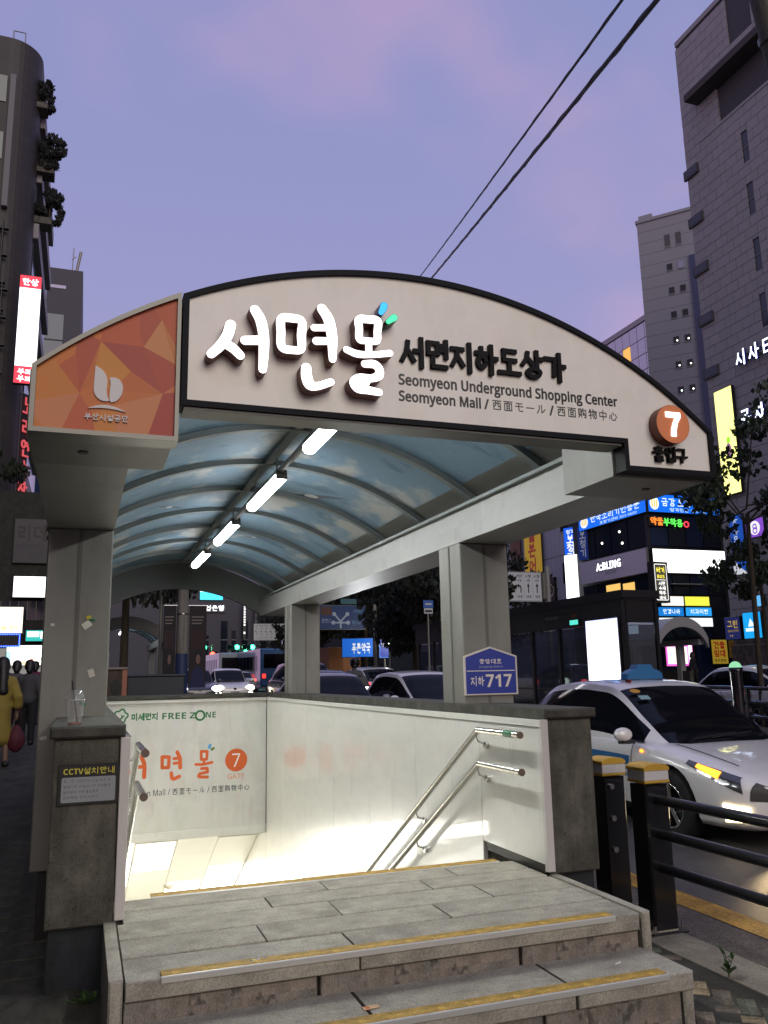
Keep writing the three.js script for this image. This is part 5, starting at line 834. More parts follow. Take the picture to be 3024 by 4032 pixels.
signBoard('projecting_sign', 'black upright sign with yellow and white lettering on the building corner', 0.95, 2.05, [29.1, 6.18, -37.3], 0.12, { depth: 0.4, border: 0.08, k: 1.5, map: canvasTex(128, 272, (g) => { g.fillStyle = '#3a362c'; g.fillRect(0, 0, 128, 272); g.strokeStyle = '#fff'; g.lineWidth = 5; g.beginPath(); g.roundRect(8, 8, 112, 256, 10); g.stroke(); write(g, '버거', 22, 66, 46, { color: '#f3e24a', weight: 0.14, width: 84 }); write(g, 'BUS', 26, 108, 34, { color: '#f3e24a', bold: true, width: 74 }); g.fillStyle = '#fff'; g.fillRect(20, 118, 88, 4); for (const [i, s] of ['서면', '수제', '맥주', '야식'].entries()) write(g, s, 36, 158 + i * 34, 32, { color: '#fff', weight: 0.14, width: 66 }); }) });
for (const [x0, x1, y0, y1, c, l, t] of [[29.39, 30.86, 4.96, 5.47, '#fbf6ea', 'white lit panel, upper row of the sign stack', ''], [30.95, 32.59, 4.97, 5.47, '#e9ec4a', 'yellow lit panel, upper row of the sign stack', ''], [29.15, 30.8, 4.4, 4.87, '#0f74c8', 'blue lit panel with white lettering in the sign stack', '안경나라'], [30.95, 32.68, 4.41, 4.87, '#2a9be8', 'pale blue lit panel in the sign stack', '치과의원'], [29.15, 30.8, 3.83, 4.3, '#f6f6ee', 'white lit panel below the blue one in the sign stack', ''], [30.95, 32.7, 3.83, 4.3, '#f4f6fa', 'white lit panel below the pale blue one in the sign stack', ''], [29.15, 30.8, 3.3, 3.75, '#e6e070', 'yellow lit panel at the bottom of the sign stack', '']])
  signBoard('sign_panel', l, x1 - x0, y1 - y0, [(x0 + x1) / 2, (y0 + y1) / 2, -37.8], 0, { k: 1.15, border: 0.02, map: glyphSign(128, 40, c, t ? [[t, 22, 29, 26, { color: '#eaf6ff', weight: 0.13, width: 90 }]] : []), group: 'lit panels of the sign stack' });
signBoard('shop_sign', 'white lit shop window sign with small lamp emblem left of the sign stack', 0.82, 1.5, [28.6, 3.55, -37.7], 0, { k: 0.9, map: canvasTex(64, 116, (g) => { g.fillStyle = '#f4e8d4'; g.fillRect(0, 0, 64, 116); g.strokeStyle = '#222'; g.lineWidth = 5; g.beginPath(); g.arc(36, 22, 7, 0, 4); g.moveTo(36, 30); g.lineTo(36, 40); g.stroke(); }) });
signBoard('window_display', 'bright pink bordered shop display behind the far canopy', 1.75, 1.25, [30.2, 2.35, -37.7], 0, { k: 1.5, light: 1.4, lightColor: lin(1, 0.6, 0.85), map: canvasTex(160, 116, (g) => { g.fillStyle = '#f060c8'; g.fillRect(0, 0, 160, 116); g.fillStyle = '#fff4ea'; g.fillRect(10, 22, 118, 84); g.fillStyle = '#f8d8a0'; for (let i = 0; i < 4; i++) g.fillRect(16, 34 + i * 20, 104, 3); g.fillStyle = '#fff'; g.fillRect(134, 8, 22, 92); for (let i = 0; i < 16; i++) { g.fillStyle = ['#d84a9a', '#e8a030', '#5aa0d8'][i % 3]; g.fillRect(18 + rnd() * 100, 30 + rnd() * 70, 6, 4); } }) });
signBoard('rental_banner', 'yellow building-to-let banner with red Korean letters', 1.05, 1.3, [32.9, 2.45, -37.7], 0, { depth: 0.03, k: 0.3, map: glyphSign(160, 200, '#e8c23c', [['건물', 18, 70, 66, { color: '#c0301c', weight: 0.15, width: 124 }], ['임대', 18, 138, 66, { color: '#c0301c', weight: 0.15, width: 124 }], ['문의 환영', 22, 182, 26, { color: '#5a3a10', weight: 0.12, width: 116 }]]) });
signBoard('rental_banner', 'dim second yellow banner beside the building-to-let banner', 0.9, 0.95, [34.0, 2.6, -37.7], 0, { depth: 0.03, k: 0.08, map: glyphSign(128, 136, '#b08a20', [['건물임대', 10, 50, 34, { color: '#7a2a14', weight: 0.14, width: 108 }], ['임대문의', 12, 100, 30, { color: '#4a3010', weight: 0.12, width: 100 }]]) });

{ // ---- pale sheet metal building with language school banners
  const B = thing('pale_building', 'pale ribbed metal building with yellow banners behind the lane sign', 'building', [30, 0, -46.4]);
  const skin = std({ color: lin(0.42, 0.42, 0.46), roughness: 0.55 }); part('core', span(0.15, 10, 0, 15, -20, 0), std({ color: lin(0.3, 0.3, 0.33), roughness: 0.7 }), B);
  for (let k = 0; k < 34; k++) part('rib_panel', cspan(0, 0.15, 0, 15, -k * 0.58 - 0.57, -k * 0.58, 0.03), skin, B);
  for (const y of [9.2, 6.0, 3]) part('joint', span(-0.01, 0.06, y, y + 0.06, -20, 0), M.greyFrame, B);
  for (const [y, z] of [[7.3, -1.6], [10.8, -1.6]]) { const w = part('window', span(-0.02, 0.02, y, y + 1.4, z - 0.5, z + 0.5), flatGlass, B); part('frame', cspan(-0.035, -0.005, y - 0.06, y, z - 0.55, z + 0.55, 0.005), M.whiteLine, w); }
}
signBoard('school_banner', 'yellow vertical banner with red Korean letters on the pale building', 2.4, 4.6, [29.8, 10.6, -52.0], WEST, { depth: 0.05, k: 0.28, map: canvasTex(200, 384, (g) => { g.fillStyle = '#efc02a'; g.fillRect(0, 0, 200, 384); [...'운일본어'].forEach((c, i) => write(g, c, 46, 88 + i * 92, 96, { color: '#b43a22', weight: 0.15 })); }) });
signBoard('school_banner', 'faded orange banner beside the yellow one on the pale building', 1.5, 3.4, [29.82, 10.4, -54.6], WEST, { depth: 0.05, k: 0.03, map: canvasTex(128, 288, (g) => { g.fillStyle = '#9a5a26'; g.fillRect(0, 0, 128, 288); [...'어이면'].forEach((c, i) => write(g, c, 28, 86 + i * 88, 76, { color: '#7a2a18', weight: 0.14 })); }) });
signBoard('vertical_sign', 'blue lit hearing aid sign projecting beside the pale building', 0.9, 2.2, [29.1, 9.55, -45.95], WEST + 0.5, { k: 1.0, map: canvasTex(96, 230, (g) => { g.fillStyle = '#1560e8'; g.fillRect(0, 0, 96, 230); write(g, '청각', 18, 42, 34, { color: '#fff', weight: 0.14 }); [...'보청기'].forEach((c, i) => write(g, c, 18, 104 + i * 56, 64, { color: '#fff', weight: 0.14 })); }) });
signBoard('vertical_sign', 'darker blue hearing aid sign on the glass of the corner building', 0.85, 2.1, [29.0, 9.4, -44.4], WEST + 0.2, { k: 0.16, map: canvasTex(96, 230, (g) => { g.fillStyle = '#1c48b0'; g.fillRect(0, 0, 96, 230); [...'보청기'].forEach((c, i) => write(g, c, 18, 84 + i * 62, 66, { color: '#e8f0ff', weight: 0.13 })); }) });
signBoard('vertical_sign', 'white glowing upright sign strip between pale and corner buildings', 0.95, 2.9, [29.0, 7.4, -45.85], WEST + 0.5, { k: 2.2, light: 2, color: lin(0.97, 0.98, 1), map: glyphSign(16, 48, '#ffffff', []) });
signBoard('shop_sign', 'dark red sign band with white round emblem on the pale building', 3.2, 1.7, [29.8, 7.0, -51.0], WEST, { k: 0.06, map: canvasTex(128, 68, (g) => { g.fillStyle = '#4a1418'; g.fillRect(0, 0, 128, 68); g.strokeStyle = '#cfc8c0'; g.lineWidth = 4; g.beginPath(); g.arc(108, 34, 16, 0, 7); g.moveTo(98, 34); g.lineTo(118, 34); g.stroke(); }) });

{ // ---- grey tower behind, turned to the crossing
  const th = -Math.atan2(0.75, 0.66), B = thing('grey_tower', 'grey tower with pairs of small square windows behind the stone tower', 'building', [42, 0, -53.1], th);
  const wall = std({ color: lin(0.23, 0.23, 0.245), roughness: 0.85, bumpMap: rep(bumpStone, 0.4), bumpScale: 0.003 });
  part('wall', span(0, 14, 0, 38.2, -10, 0), wall, B); part('parapet', cspan(-0.1, 14, 38.2, 38.5, -10.1, 0.1, 0.03), wall, B); part('rooftop_box', cspan(0.1, 1.2, 38.5, 39.1, -2, -0.4, 0.03), wall, B);
  part('blue_strip', span(3.86, 4.3, 0, 34.3, 0.002, 0.12), std({ color: lin(0.03, 0.04, 0.1), roughness: 0.4 }), B);
  for (const u of [2.1, 2.97]) { const y = 35.55; const w = part('window', span(u, u + 0.42, y, y + 1.05, 0.002, 0.03), std({ color: lin(0.06), roughness: 0.6 }), B); part('sill', cspan(u - 0.04, u + 0.46, y - 0.08, y, 0, 0.06, 0.005), wall, w); }
  [33.45, 31.4, 29.3, 27.15, 25.05, 22.95].forEach((y, r) => { for (const u of [2.1, 2.97]) { const w = part('window', span(u, u + 0.42, y, y + 0.56, 0.002, 0.03), r === 0 && u > 2.5 ? phys({ color: lin(0.25, 0.28, 0.36), roughness: 0.1 }) : M.black, B); part('sill', cspan(u - 0.04, u + 0.46, y - 0.06, y, 0, 0.06, 0.005), wall, w); if (r > 2) part('ceiling_light', new THREE.SphereGeometry(0.06, 8, 6), dimGlow(0.9, 1, 0.9, 5), B, [u + 0.28, y + 0.2, 0.06]); } });
  for (let y = 20; y < 38; y += 1.02) part('joint', span(0, 14, y, y + 0.03, -0.003, 0.004), std({ color: lin(0.1, 0.1, 0.12), roughness: 1 }), B);
}
{ // ---- glazed building farther back
  const B = thing('glazed_building', 'glass grid building reflecting the pink sky behind the grey tower', 'building', [63, 0, -92], WEST);
  part('core', span(0, 30, 0, 44, -12, -0.3), std({ color: lin(0.12), roughness: 0.7 }), B);
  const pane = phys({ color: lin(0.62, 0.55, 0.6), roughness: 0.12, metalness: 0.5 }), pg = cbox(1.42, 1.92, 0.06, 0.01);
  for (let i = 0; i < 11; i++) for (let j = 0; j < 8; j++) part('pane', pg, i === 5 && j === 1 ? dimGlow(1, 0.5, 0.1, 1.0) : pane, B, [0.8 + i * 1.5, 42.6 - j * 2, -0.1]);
  part('wall', span(0, 30, 0, 27.5, -0.3, -0.05), std({ color: lin(0.2), roughness: 0.5 }), B);
  part('parapet', cspan(-0.2, 30, 43.7, 44.4, -12, 0.02, 0.02), std({ color: lin(0.3, 0.28, 0.3), roughness: 0.6 }), B);
}
{ // ---- tiled tower on the left with the rounded corner
  const B = thing('tiled_tower', 'dark tiled tower with rounded corner and hanging balcony plants', 'building', [-3.75, 0, -44.2]);
  const tileM = std({ map: rep(texTile, 0.45), color: lin(0.22, 0.2, 0.18), roughness: 0.55, bumpMap: rep(texTile, 0.45), bumpScale: 0.01 }), r = 1.6, pts = [];
  pts.push([-22, 0], [-22, -18], [-0.1, -18]); for (let k = 0; k <= 10; k++) { const a = (k / 10) * (Math.PI / 2); pts.push([-r + r * Math.cos(a), -r + r * Math.sin(a)]); }
  const g = new THREE.ExtrudeGeometry(new THREE.Shape(pts.map((p) => new THREE.Vector2(p[0], p[1]))), { depth: 36.2, bevelEnabled: false }); g.rotateX(-Math.PI / 2);
  { const q = g.attributes.position, n = g.attributes.normal, uv = g.attributes.uv; for (let i = 0; i < q.count; i++) uv.setXY(i, (q.getX(i) - q.getZ(i)), q.getY(i)); g.scale(1, 1, -1); const ix = []; for (let i = 0; i < q.count; i += 3) ix.push(i, i + 2, i + 1); g.setIndex(ix); g.computeVertexNormals(); }
  part('wall', g, tileM, B);
  for (const [x, y0, y1] of [[-1.45, 26, 33.8], [-1.75, 8, 24.5]]) part('fin', cspan(x, x + 0.3, y0, y1, 0.02, 0.3, 0.02), std({ color: lin(0.12, 0.12, 0.12), roughness: 0.6 }), B);
  for (let k = 0; k < 9; k++) part('window_band', cspan(-6, -1.6, 5 + k * 3.4, 6.6 + k * 3.4, 0.001, 0.05, 0.01), flatGlass, B);
  for (let k = 0; k < 7; k++) { part('balcony_band', cspan(-0.02, 0.28, 12 + k * 3.4, 12.9 + k * 3.4, -16, -2, 0.03), std({ color: lin(0.25, 0.23, 0.24), roughness: 0.7 }), B); part('window_band', cspan(0.002, 0.05, 13 + k * 3.4, 15.2 + k * 3.4, -15.8, -2.2, 0.01), flatGlass, B); }
  part('rooftop_rail', merge([rod([-1.5, 36.2, -0.3], [-1.5, 36.9, -0.3], 0.03), rod([-0.9, 36.2, -0.3], [-0.9, 36.9, -0.3], 0.03), rod([-1.5, 36.9, -0.3], [-0.9, 36.9, -0.3], 0.03)]), M.greyFrame, B);
  for (const [y0, x0] of [[16.8, -1.15], [20.2, -1.3], [12.5, -1.35]]) { const f = part('window_grid', merge([cspan(x0, x0 + 0.06, y0, y0 + 5, 0.05, 0.35, 0.01), ...[0, 1, 2, 3].map((k) => cspan(x0 - 1.8, x0 + 0.3, y0 + k * 1.5, y0 + k * 1.5 + 0.07, 0.06, 0.34, 0.01))]), M.black, B); }
}
signBoard('vertical_sign', 'white glowing vertical sign with red ends on the tiled tower', 1.0, 5.8, [-3.5, 19.2, -43.6], 0.0, { depth: 0.3, k: 2.0, light: 5, color: lin(1, 0.99, 1), map: canvasTex(96, 556, (g) => { g.fillStyle = '#fff'; g.fillRect(0, 0, 96, 556); g.fillStyle = '#d8283c'; g.fillRect(0, 0, 96, 64); g.fillRect(0, 470, 96, 86); write(g, '한상', 10, 48, 40, { color: '#fff', weight: 0.16, width: 76 }); for (let i = 0; i < 2; i++) write(g, '부페', 14, 510 + i * 36, 34, { color: '#fff', weight: 0.16, width: 68 }); }) });
{ const o = thing('neon_letters', 'red neon letters hanging down the side of the tiled tower', 'sign', [-3.2, 9.5, -40.2], 0.9); part('mount', cspan(-0.1, 0.5, 0, 5.2, -0.2, -0.05, 0.02), M.black, o); [...'노래연습장'].forEach((c, k) => part('letter_light', solidGlyph(c, 0.8, 0.08, 0.04, 0.6), dimGlow(1, 0.12, 0.14, 0.7), o, [0, 4.2 - k * 1.0, 0])); }
{ // ---- block with shops closing the pavement on the left
  const B = thing('shop_block', 'low dark shop block closing the pavement on the left', 'building', [-6, 0.2, -38.2]);
  part('wall', span(-8, 4.6, 0, 9.4, -4.5, 0), std({ map: rep(texConcrete, 0.5), color: lin(0.12, 0.115, 0.11), roughness: 0.8 }), B);
  for (let k = 0; k < 6; k++) { const w = part('window', span(2.6 + k * 0.34, 2.9 + k * 0.34, 3.9, 4.7, 0.002, 0.03), flatGlass, B); part('frame', cspan(2.58 + k * 0.34, 2.6 + k * 0.34, 3.9, 4.7, 0, 0.05, 0.003), M.greyFrame, w); }
  part('shop_window', span(2.6, 4.3, 0.05, 2.75, 0.002, 0.05), dimGlow(1, 0.97, 0.9, 0.25), B);
}
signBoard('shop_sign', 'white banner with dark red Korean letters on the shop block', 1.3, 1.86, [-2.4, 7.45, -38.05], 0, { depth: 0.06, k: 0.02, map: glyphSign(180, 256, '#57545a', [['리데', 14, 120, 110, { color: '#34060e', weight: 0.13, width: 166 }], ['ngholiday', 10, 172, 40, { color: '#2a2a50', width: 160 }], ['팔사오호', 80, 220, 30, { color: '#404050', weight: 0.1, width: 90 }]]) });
signBoard('shop_sign', 'plain white glowing sign board on the shop block', 1.25, 0.86, [-2.33, 5.48, -37.9], 0, { k: 2.4, light: 3, map: glyphSign(16, 12, '#fff', []) });
signBoard('shop_sign', 'cream glowing sign with tapered sides left of the teal sign', 0.95, 1.04, [-2.95, 4.05, -37.2], 0, { k: 1.7, light: 1.2, map: glyphSign(96, 104, '#fff6e0', [['부전', 10, 96, 24, { color: '#d8a860', weight: 0.1, width: 70 }]]) });
{ const o = thing('led_sign', 'black sign framed by blue LED dots on the shop block', 'sign', [-3.0, 3.22, -36.9]); part('board', cspan(-0.52, 0.5, -0.27, 0.27, -0.1, 0, 0.01), M.black, o); const dots = []; for (let k = 0; k < 16; k++) for (const y of [-0.24, 0.24]) dots.push(box(0.035, 0.05, 0.03, -0.49 + k * 0.064, y, 0.016)); for (let k = 0; k < 7; k++) dots.push(box(0.035, 0.05, 0.03, 0.47, -0.18 + k * 0.06, 0.016)); part('led_lights', merge(dots), dimGlow(0.05, 0.12, 1, 6), o); }
signBoard('shop_sign', 'teal and white lit sign on the shop block', 0.72, 0.44, [-2.0, 3.45, -37.9], 0, { k: 1.5, map: canvasTex(96, 58, (g) => { g.fillStyle = '#28a8a0'; g.fillRect(0, 0, 96, 58); g.fillStyle = '#fff'; g.fillRect(6, 6, 62, 30); g.fillRect(74, 6, 16, 40); }) });
signBoard('shop_display', 'brightly lit shop front behind the pedestrians', 1.5, 0.8, [-2.3, 2.65, -37.9], 0, { k: 2.4, light: 4, lightColor: lin(1, 0.97, 0.9), map: canvasTex(128, 68, (g) => { g.fillStyle = '#fffdf4'; g.fillRect(0, 0, 128, 68); for (let i = 0; i < 20; i++) { g.fillStyle = ['#e8a070', '#f0d090', '#a0b890', '#d86a50'][i % 4]; g.fillRect(50 + rnd() * 70, 42 + rnd() * 20, 7, 8); } g.fillStyle = '#8fc0c8'; g.fillRect(0, 20, 14, 40); }) });
{ // ---- slate tower beyond the left block
  const B = thing('slate_tower', 'dark slate tower with blue glass beyond the tiled tower', 'building', [-5.7, 0, -90]);
  const w = std({ color: lin(0.05, 0.05, 0.06), roughness: 0.7 }); part('wall', span(-14, 3.75, 0, 45.3, -16, 0), w, B);
  const gl = part('glazing', span(-8, 2.05, 0, 40, 0.002, 0.06), blueGlass, B); for (let k = 0; k < 12; k++) part('mullion', cspan(-8, 2.05, 4 + k * 3, 4.14 + k * 3, 0.06, 0.12, 0.01), M.black, gl); part('mullion', cspan(-0.4, -0.3, 0, 40, 0.06, 0.12, 0.01), M.black, gl);
  part('slot_opening', span(-3, 2.1, 43.0, 43.35, 0.002, 0.05), std({ color: lin(0.5, 0.46, 0.6), roughness: 0.6 }), B);
  part('lit_window', span(-0.25, 1.7, 33.2, 34.1, 0.07, 0.1), dimGlow(0.8, 0.85, 0.6, 0.35), B); part('ceiling_light', new THREE.SphereGeometry(0.28, 10, 8), dimGlow(1, 1, 0.75, 3), B, [0.9, 33.7, 0.2]);
  part('antenna', merge([rod([3.0, 45.3, -1], [3.4, 48, -1], 0.16), rod([2.6, 45.3, -1], [2.65, 48.4, -1], 0.05), rod([2.5, 47, -1], [2.9, 47.4, -1], 0.05)]), M.greyFrame, B);
}
{ // ---- bank building at the head of the road
  const B = thing('bank_building', 'grey bank building with dark window columns at the head of the road', 'building', [17.4, 0, -142]);
  const w = std({ color: lin(0.07, 0.067, 0.08), roughness: 0.7 }); part('wall', span(-14, 9.6, 0, 17, -15, 0), w, B);
  for (const [a, b, y1] of [[1.2, 2.1, 8.6], [4.1, 5.2, 11], [5.9, 6.6, 9.4], [7.6, 8.6, 11], [-3, -1.4, 9], [-6, -4.5, 9]]) { const g = part('window_column', span(a, b, 1, y1, 0.002, 0.1), flatGlass, B); for (let k = 1; k < 4; k++) part('transom', cspan(a, b, k * 2.6, k * 2.6 + 0.15, 0.1, 0.16, 0.01), M.greyFrame, g); }
  part('side_wing', span(9.6, 14, 0, 12.8, -15, 1.2), std({ color: lin(0.12, 0.115, 0.13), roughness: 0.7 }), B); part('window_column', span(10.6, 11.6, 1, 11, 1.202, 1.3), flatGlass, B); part('window_column', span(12.4, 13.4, 1, 11, 1.202, 1.3), flatGlass, B);
}
signBoard('bank_sign', 'white glowing Korean bank name on the far grey building', 5.6, 1.3, [19.4, 13.1, -141.7], 0, { k: 1.7, depth: 0.1, border: 0, frame: M.greyFrame, map: glyphSign(256, 60, '#2a2830', [['K 기업은행', 8, 48, 50, { color: '#ffffff', weight: 0.13, width: 240 }]]) });
signBoard('bank_sign', 'cyan lit screen above the bank name on the far building', 3.8, 2.2, [19.8, 15.6, -141.7], 0, { k: 1.8, depth: 0.1, map: canvasTex(64, 40, (g) => { g.fillStyle = '#e8fbff'; g.fillRect(0, 0, 64, 40); g.fillStyle = '#40c0d8'; g.fillRect(0, 16, 64, 24); }) });
signBoard('bank_sign', 'narrow white upright sign on the bank building edge', 0.5, 6.2, [25.2, 11, -140.5], 0, { k: 1.2, depth: 0.3, map: canvasTex(16, 200, (g) => { g.fillStyle = '#222'; g.fillRect(0, 0, 16, 200); g.fillStyle = '#fff'; for (let i = 0; i < 9; i++) g.fillRect(3, 6 + i * 14, 10, 10); g.fillRect(3, 160, 10, 12); }) });
signBoard('bank_sign', 'blue lit sign on the side wing of the far building', 3.4, 1.6, [29.2, 12.6, -140.5], 0, { k: 1.1, depth: 0.2, map: glyphSign(96, 45, '#1020c8', [['IBK', 22, 36, 34, { color: '#cfe0ff', bold: true, width: 60 }]]) });
{ // ---- far street wall behind the trees on the right, in the dark
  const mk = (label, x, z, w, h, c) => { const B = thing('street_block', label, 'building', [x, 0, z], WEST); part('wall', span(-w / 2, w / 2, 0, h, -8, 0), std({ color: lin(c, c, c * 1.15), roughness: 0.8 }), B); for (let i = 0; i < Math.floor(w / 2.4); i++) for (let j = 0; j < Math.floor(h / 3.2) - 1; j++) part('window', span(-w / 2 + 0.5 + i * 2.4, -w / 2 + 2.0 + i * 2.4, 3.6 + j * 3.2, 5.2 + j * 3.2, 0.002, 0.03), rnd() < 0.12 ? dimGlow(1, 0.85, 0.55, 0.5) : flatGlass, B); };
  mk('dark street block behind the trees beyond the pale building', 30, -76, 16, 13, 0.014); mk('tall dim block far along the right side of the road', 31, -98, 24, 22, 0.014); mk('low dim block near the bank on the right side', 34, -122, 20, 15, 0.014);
}
signBoard('shop_sign', 'blue lit shop sign behind the roadside trees', 1.6, 0.95, [13.5, 3.0, -42.4], -0.35, { post: 2.1, k: 0.6, light: 0.6, lightColor: lin(0.2, 0.5, 1), map: glyphSign(128, 48, '#1a70e0', [['푸른약국', 40, 38, 32, { color: '#fff', weight: 0.13, width: 80 }]]) });
signBoard('shop_sign', 'navy upright lit sign beside the blue shop sign', 0.56, 0.95, [14.87, 2.92, -42.0], -0.35, { post: 2.0, k: 0.5, map: canvasTex(64, 110, (g) => { g.fillStyle = '#1236a8'; g.fillRect(0, 0, 64, 110); g.strokeStyle = '#4aa0ff'; g.lineWidth = 3; g.strokeRect(3, 3, 58, 104); write(g, '은행', 8, 40, 28, { color: '#fff', weight: 0.14, width: 48 }); }) });

// ---- the rest of the street canyon beside and behind the viewer: it keeps the low sky off the pavement
{
  const mk = (label, x, z, w, h, turn) => { const B = thing('street_block', label, 'building', [x, 0, z], turn); part('wall', span(-w / 2, w / 2, 0, h, -10, 0), std({ map: rep(texConcrete, 0.3), color: lin(0.55, 0.54, 0.52), roughness: 0.85 }), B); for (let j = 0; j < Math.floor(h / 3.4) - 1; j++) { const b = part('window_band', cspan(-w / 2 + 0.6, w / 2 - 0.6, 4.2 + j * 3.4, 5.9 + j * 3.4, 0.001, 0.06, 0.01), flatGlass, B); for (let i = 0; i < w / 4; i++) part('mullion', cspan(-w / 2 + 0.6 + i * 4, -w / 2 + 0.7 + i * 4, 4.2 + j * 3.4, 5.9 + j * 3.4, 0.06, 0.1, 0.01), M.greyFrame, b); } };
  mk('grey office block lining the pavement on the shop side behind the viewer', -7.5, 8, 70, 22, Math.PI / 2); mk('grey office block lining the far side of the road behind the viewer', 31, 28, 60, 26, WEST);
}
// ================================================================ STREET FURNITURE FARTHER OFF
{ // bus shelter on the central island
  const o = thing('bus_shelter', 'dark glass bus shelter on the central traffic island', 'bus shelter', [12, 0.12, -16.95]);
  const fr = std({ color: lin(0.012, 0.012, 0.014), roughness: 0.35 }), gl = phys({ color: lin(0.35, 0.38, 0.42), roughness: 0.04, transmission: 0.85, thickness: 0, ior: 1.5 });
  part('roof', cspan(-0.1, 1.0, 3.12, 3.32, -13.5, 0.1, 0.02), fr, o); part('header', cspan(-0.06, 0.06, 2.55, 3.19, -13.3, 0, 0.01), fr, o);
  for (let k = 0; k <= 9; k++) part('post', cspan(-0.06, 0.06, 0, 2.55, -k * 1.45 - 0.06, -k * 1.45 + 0.06, 0.01), fr, o);
  for (let k = 0; k < 9; k++) if (k !== 0) { part('pane', span(-0.012, 0.012, 0.25, 2.52, -k * 1.45 - 1.37, -k * 1.45 - 0.08), gl, o); part('rail', cspan(-0.03, 0.03, 0.95, 1.0, -k * 1.45 - 1.37, -k * 1.45 - 0.08, 0.004), fr, o); }
  part('end_post', cspan(0.88, 0.98, 0, 3.1, -0.08, 0.02, 0.01), fr, o); part('end_pane', span(0.08, 0.86, 0.25, 2.5, -0.05, -0.03), gl, o); part('end_header', cspan(0.07, 0.87, 2.55, 3.1, -0.06, 0.0, 0.01), fr, o);
  part('bench', cspan(0.4, 0.8, 0.4, 0.46, -12, -2.5, 0.01), M.greyFrame, o);
  const ad = part('advert_case', cspan(-0.1, 0.12, 0.95, 2.72, -1.53, -0.08, 0.02), fr, o), t = canvasTex(128, 160, (g) => { const q = g.createLinearGradient(0, 0, 0, 160); q.addColorStop(0, '#c8ccff'); q.addColorStop(0.3, '#f0f2ff'); q.addColorStop(1, '#ffffff'); g.fillStyle = q; g.fillRect(0, 0, 128, 160); for (let i = 0; i < 26; i++) { g.fillStyle = ['#9aa4d8', '#d8b0a0', '#a0c8b8', '#b0a0d0'][i % 4]; g.fillRect(4 + i * 4.7, 148 + rnd() * 4, 3, 4 + rnd() * 7); } });
  part('advert_light', sheet(1.36, 1.68).rotateY(WEST), glow(lin(0.95, 0.96, 1), 1.9, t), ad, [-0.106, 1.83, -0.805]); areaLight(1.36, 1.68, lin(0.9, 0.92, 1), 3, [-0.14, 1.83, -0.805], [0, 0, 0], o).rotation.set(0, Math.PI / 2, 0);
  const d = part('display_case', cspan(-0.1, -0.05, 2.6, 2.76, -2.25, -1.8, 0.006), fr, o); part('display_light', span(-0.104, -0.1005, 2.62, 2.74, -2.22, -1.83), dimGlow(0.1, 0.8, 0.65, 1.1), d);
  const ht = canvasTex(512, 64, (g) => { g.fillStyle = '#060607'; g.fillRect(0, 0, 512, 64); write(g, '서면역 서면지하상가', 10, 46, 34, { color: '#9a9a98', weight: 0.1, width: 210 }); write(g, 'Seomyeon Stn. Underground', 232, 40, 18, { color: '#6a6a68', width: 150 }); write(g, 'BRT', 408, 46, 36, { color: '#8a5a20', bold: true, width: 80 }); });
  part('header_print', sheet(1.75, 0.22).rotateY(WEST), printed(ht, { roughness: 0.4 }), o, [-0.064, 2.86, -2.7]);
  part('warm_lamp_light', new THREE.SphereGeometry(0.07, 10, 8), dimGlow(1, 0.72, 0.4, 7), o, [0.6, 2.3, -8.4]);
  part('post_glow_light', cspan(0.5, 0.58, 2.3, 2.5, -0.55, -0.25, 0.01), dimGlow(0.8, 0.9, 1, 1.5), o);
}
// median rail and its posts
{ const o = thing('median_rail', 'black and yellow median rail along the central island', 'railing', [11.05, 0, 0]); for (const y of [0.55, 0.8, 1.05]) part('rail', rod([0, y + 0.06, -6], [0, y + 0.2, -16], 0.035, 8), M.blackGloss, o); for (let k = 0; k < 6; k++) part('post', cspan(-0.04, 0.04, 0, 1.2, -6.5 - k * 1.9, -6.42 - k * 1.9, 0.005), M.blackGloss, o); }
{ const o = thing('lamp_bollard', 'black bollard with green glowing dome before the median rail', 'bollard', [10.25, 0.02, -11.5]); part('shaft', new THREE.LatheGeometry([[0.12, 0], [0.12, 0.04], [0.1, 0.06], [0.1, 1.46], [0.115, 1.48], [0.115, 1.54], [0.0, 1.54]].map((p) => new THREE.Vector2(...p)), 24), M.blackGloss, o); part('dome_light', new THREE.SphereGeometry(0.1, 20, 10, 0, Math.PI * 2, 0, Math.PI / 2), glow(lin(0.4, 1, 0.55), 0.8), o, [0, 1.541, 0]); }
// lane signs
const laneTex = (n, top, arrows, low) => canvasTex(n * 96, 200, (g, w) => { g.fillStyle = '#cfd2d4'; g.fillRect(0, 0, w, 200); g.strokeStyle = '#9aa0a4'; g.lineWidth = 4; g.strokeRect(4, 4, w - 8, 192); for (let i = 0; i < n; i++) { const x = i * 96; write(g, top[i % top.length], x + 12, 36, 26, { color: '#3a3c44', weight: 0.12, width: 72 }); write(g, '시청', x + 22, 66, 24, { color: '#4a4c54', weight: 0.12, width: 50 }); if (i) { g.setLineDash([9, 9]); g.lineWidth = 3; g.strokeStyle = '#40444a'; g.beginPath(); g.moveTo(x, 14); g.lineTo(x, 176); g.stroke(); g.setLineDash([]); } g.strokeStyle = g.fillStyle = '#16181c'; g.lineWidth = 11; g.beginPath(); if (arrows[i] === 'l') { g.moveTo(x + 62, 142); g.lineTo(x + 62, 104); g.quadraticCurveTo(x + 60, 94, x + 38, 94); g.stroke(); g.beginPath(); g.moveTo(x + 42, 78); g.lineTo(x + 18, 94); g.lineTo(x + 42, 110); } else { g.moveTo(x + 48, 142); g.lineTo(x + 48, 92); g.stroke(); g.beginPath(); g.moveTo(x + 32, 98); g.lineTo(x + 48, 74); g.lineTo(x + 64, 98); } g.fill(); write(g, low[i % low.length], x + 18, 176, 22, { color: '#3a3c44', weight: 0.12, width: 60 }); } });
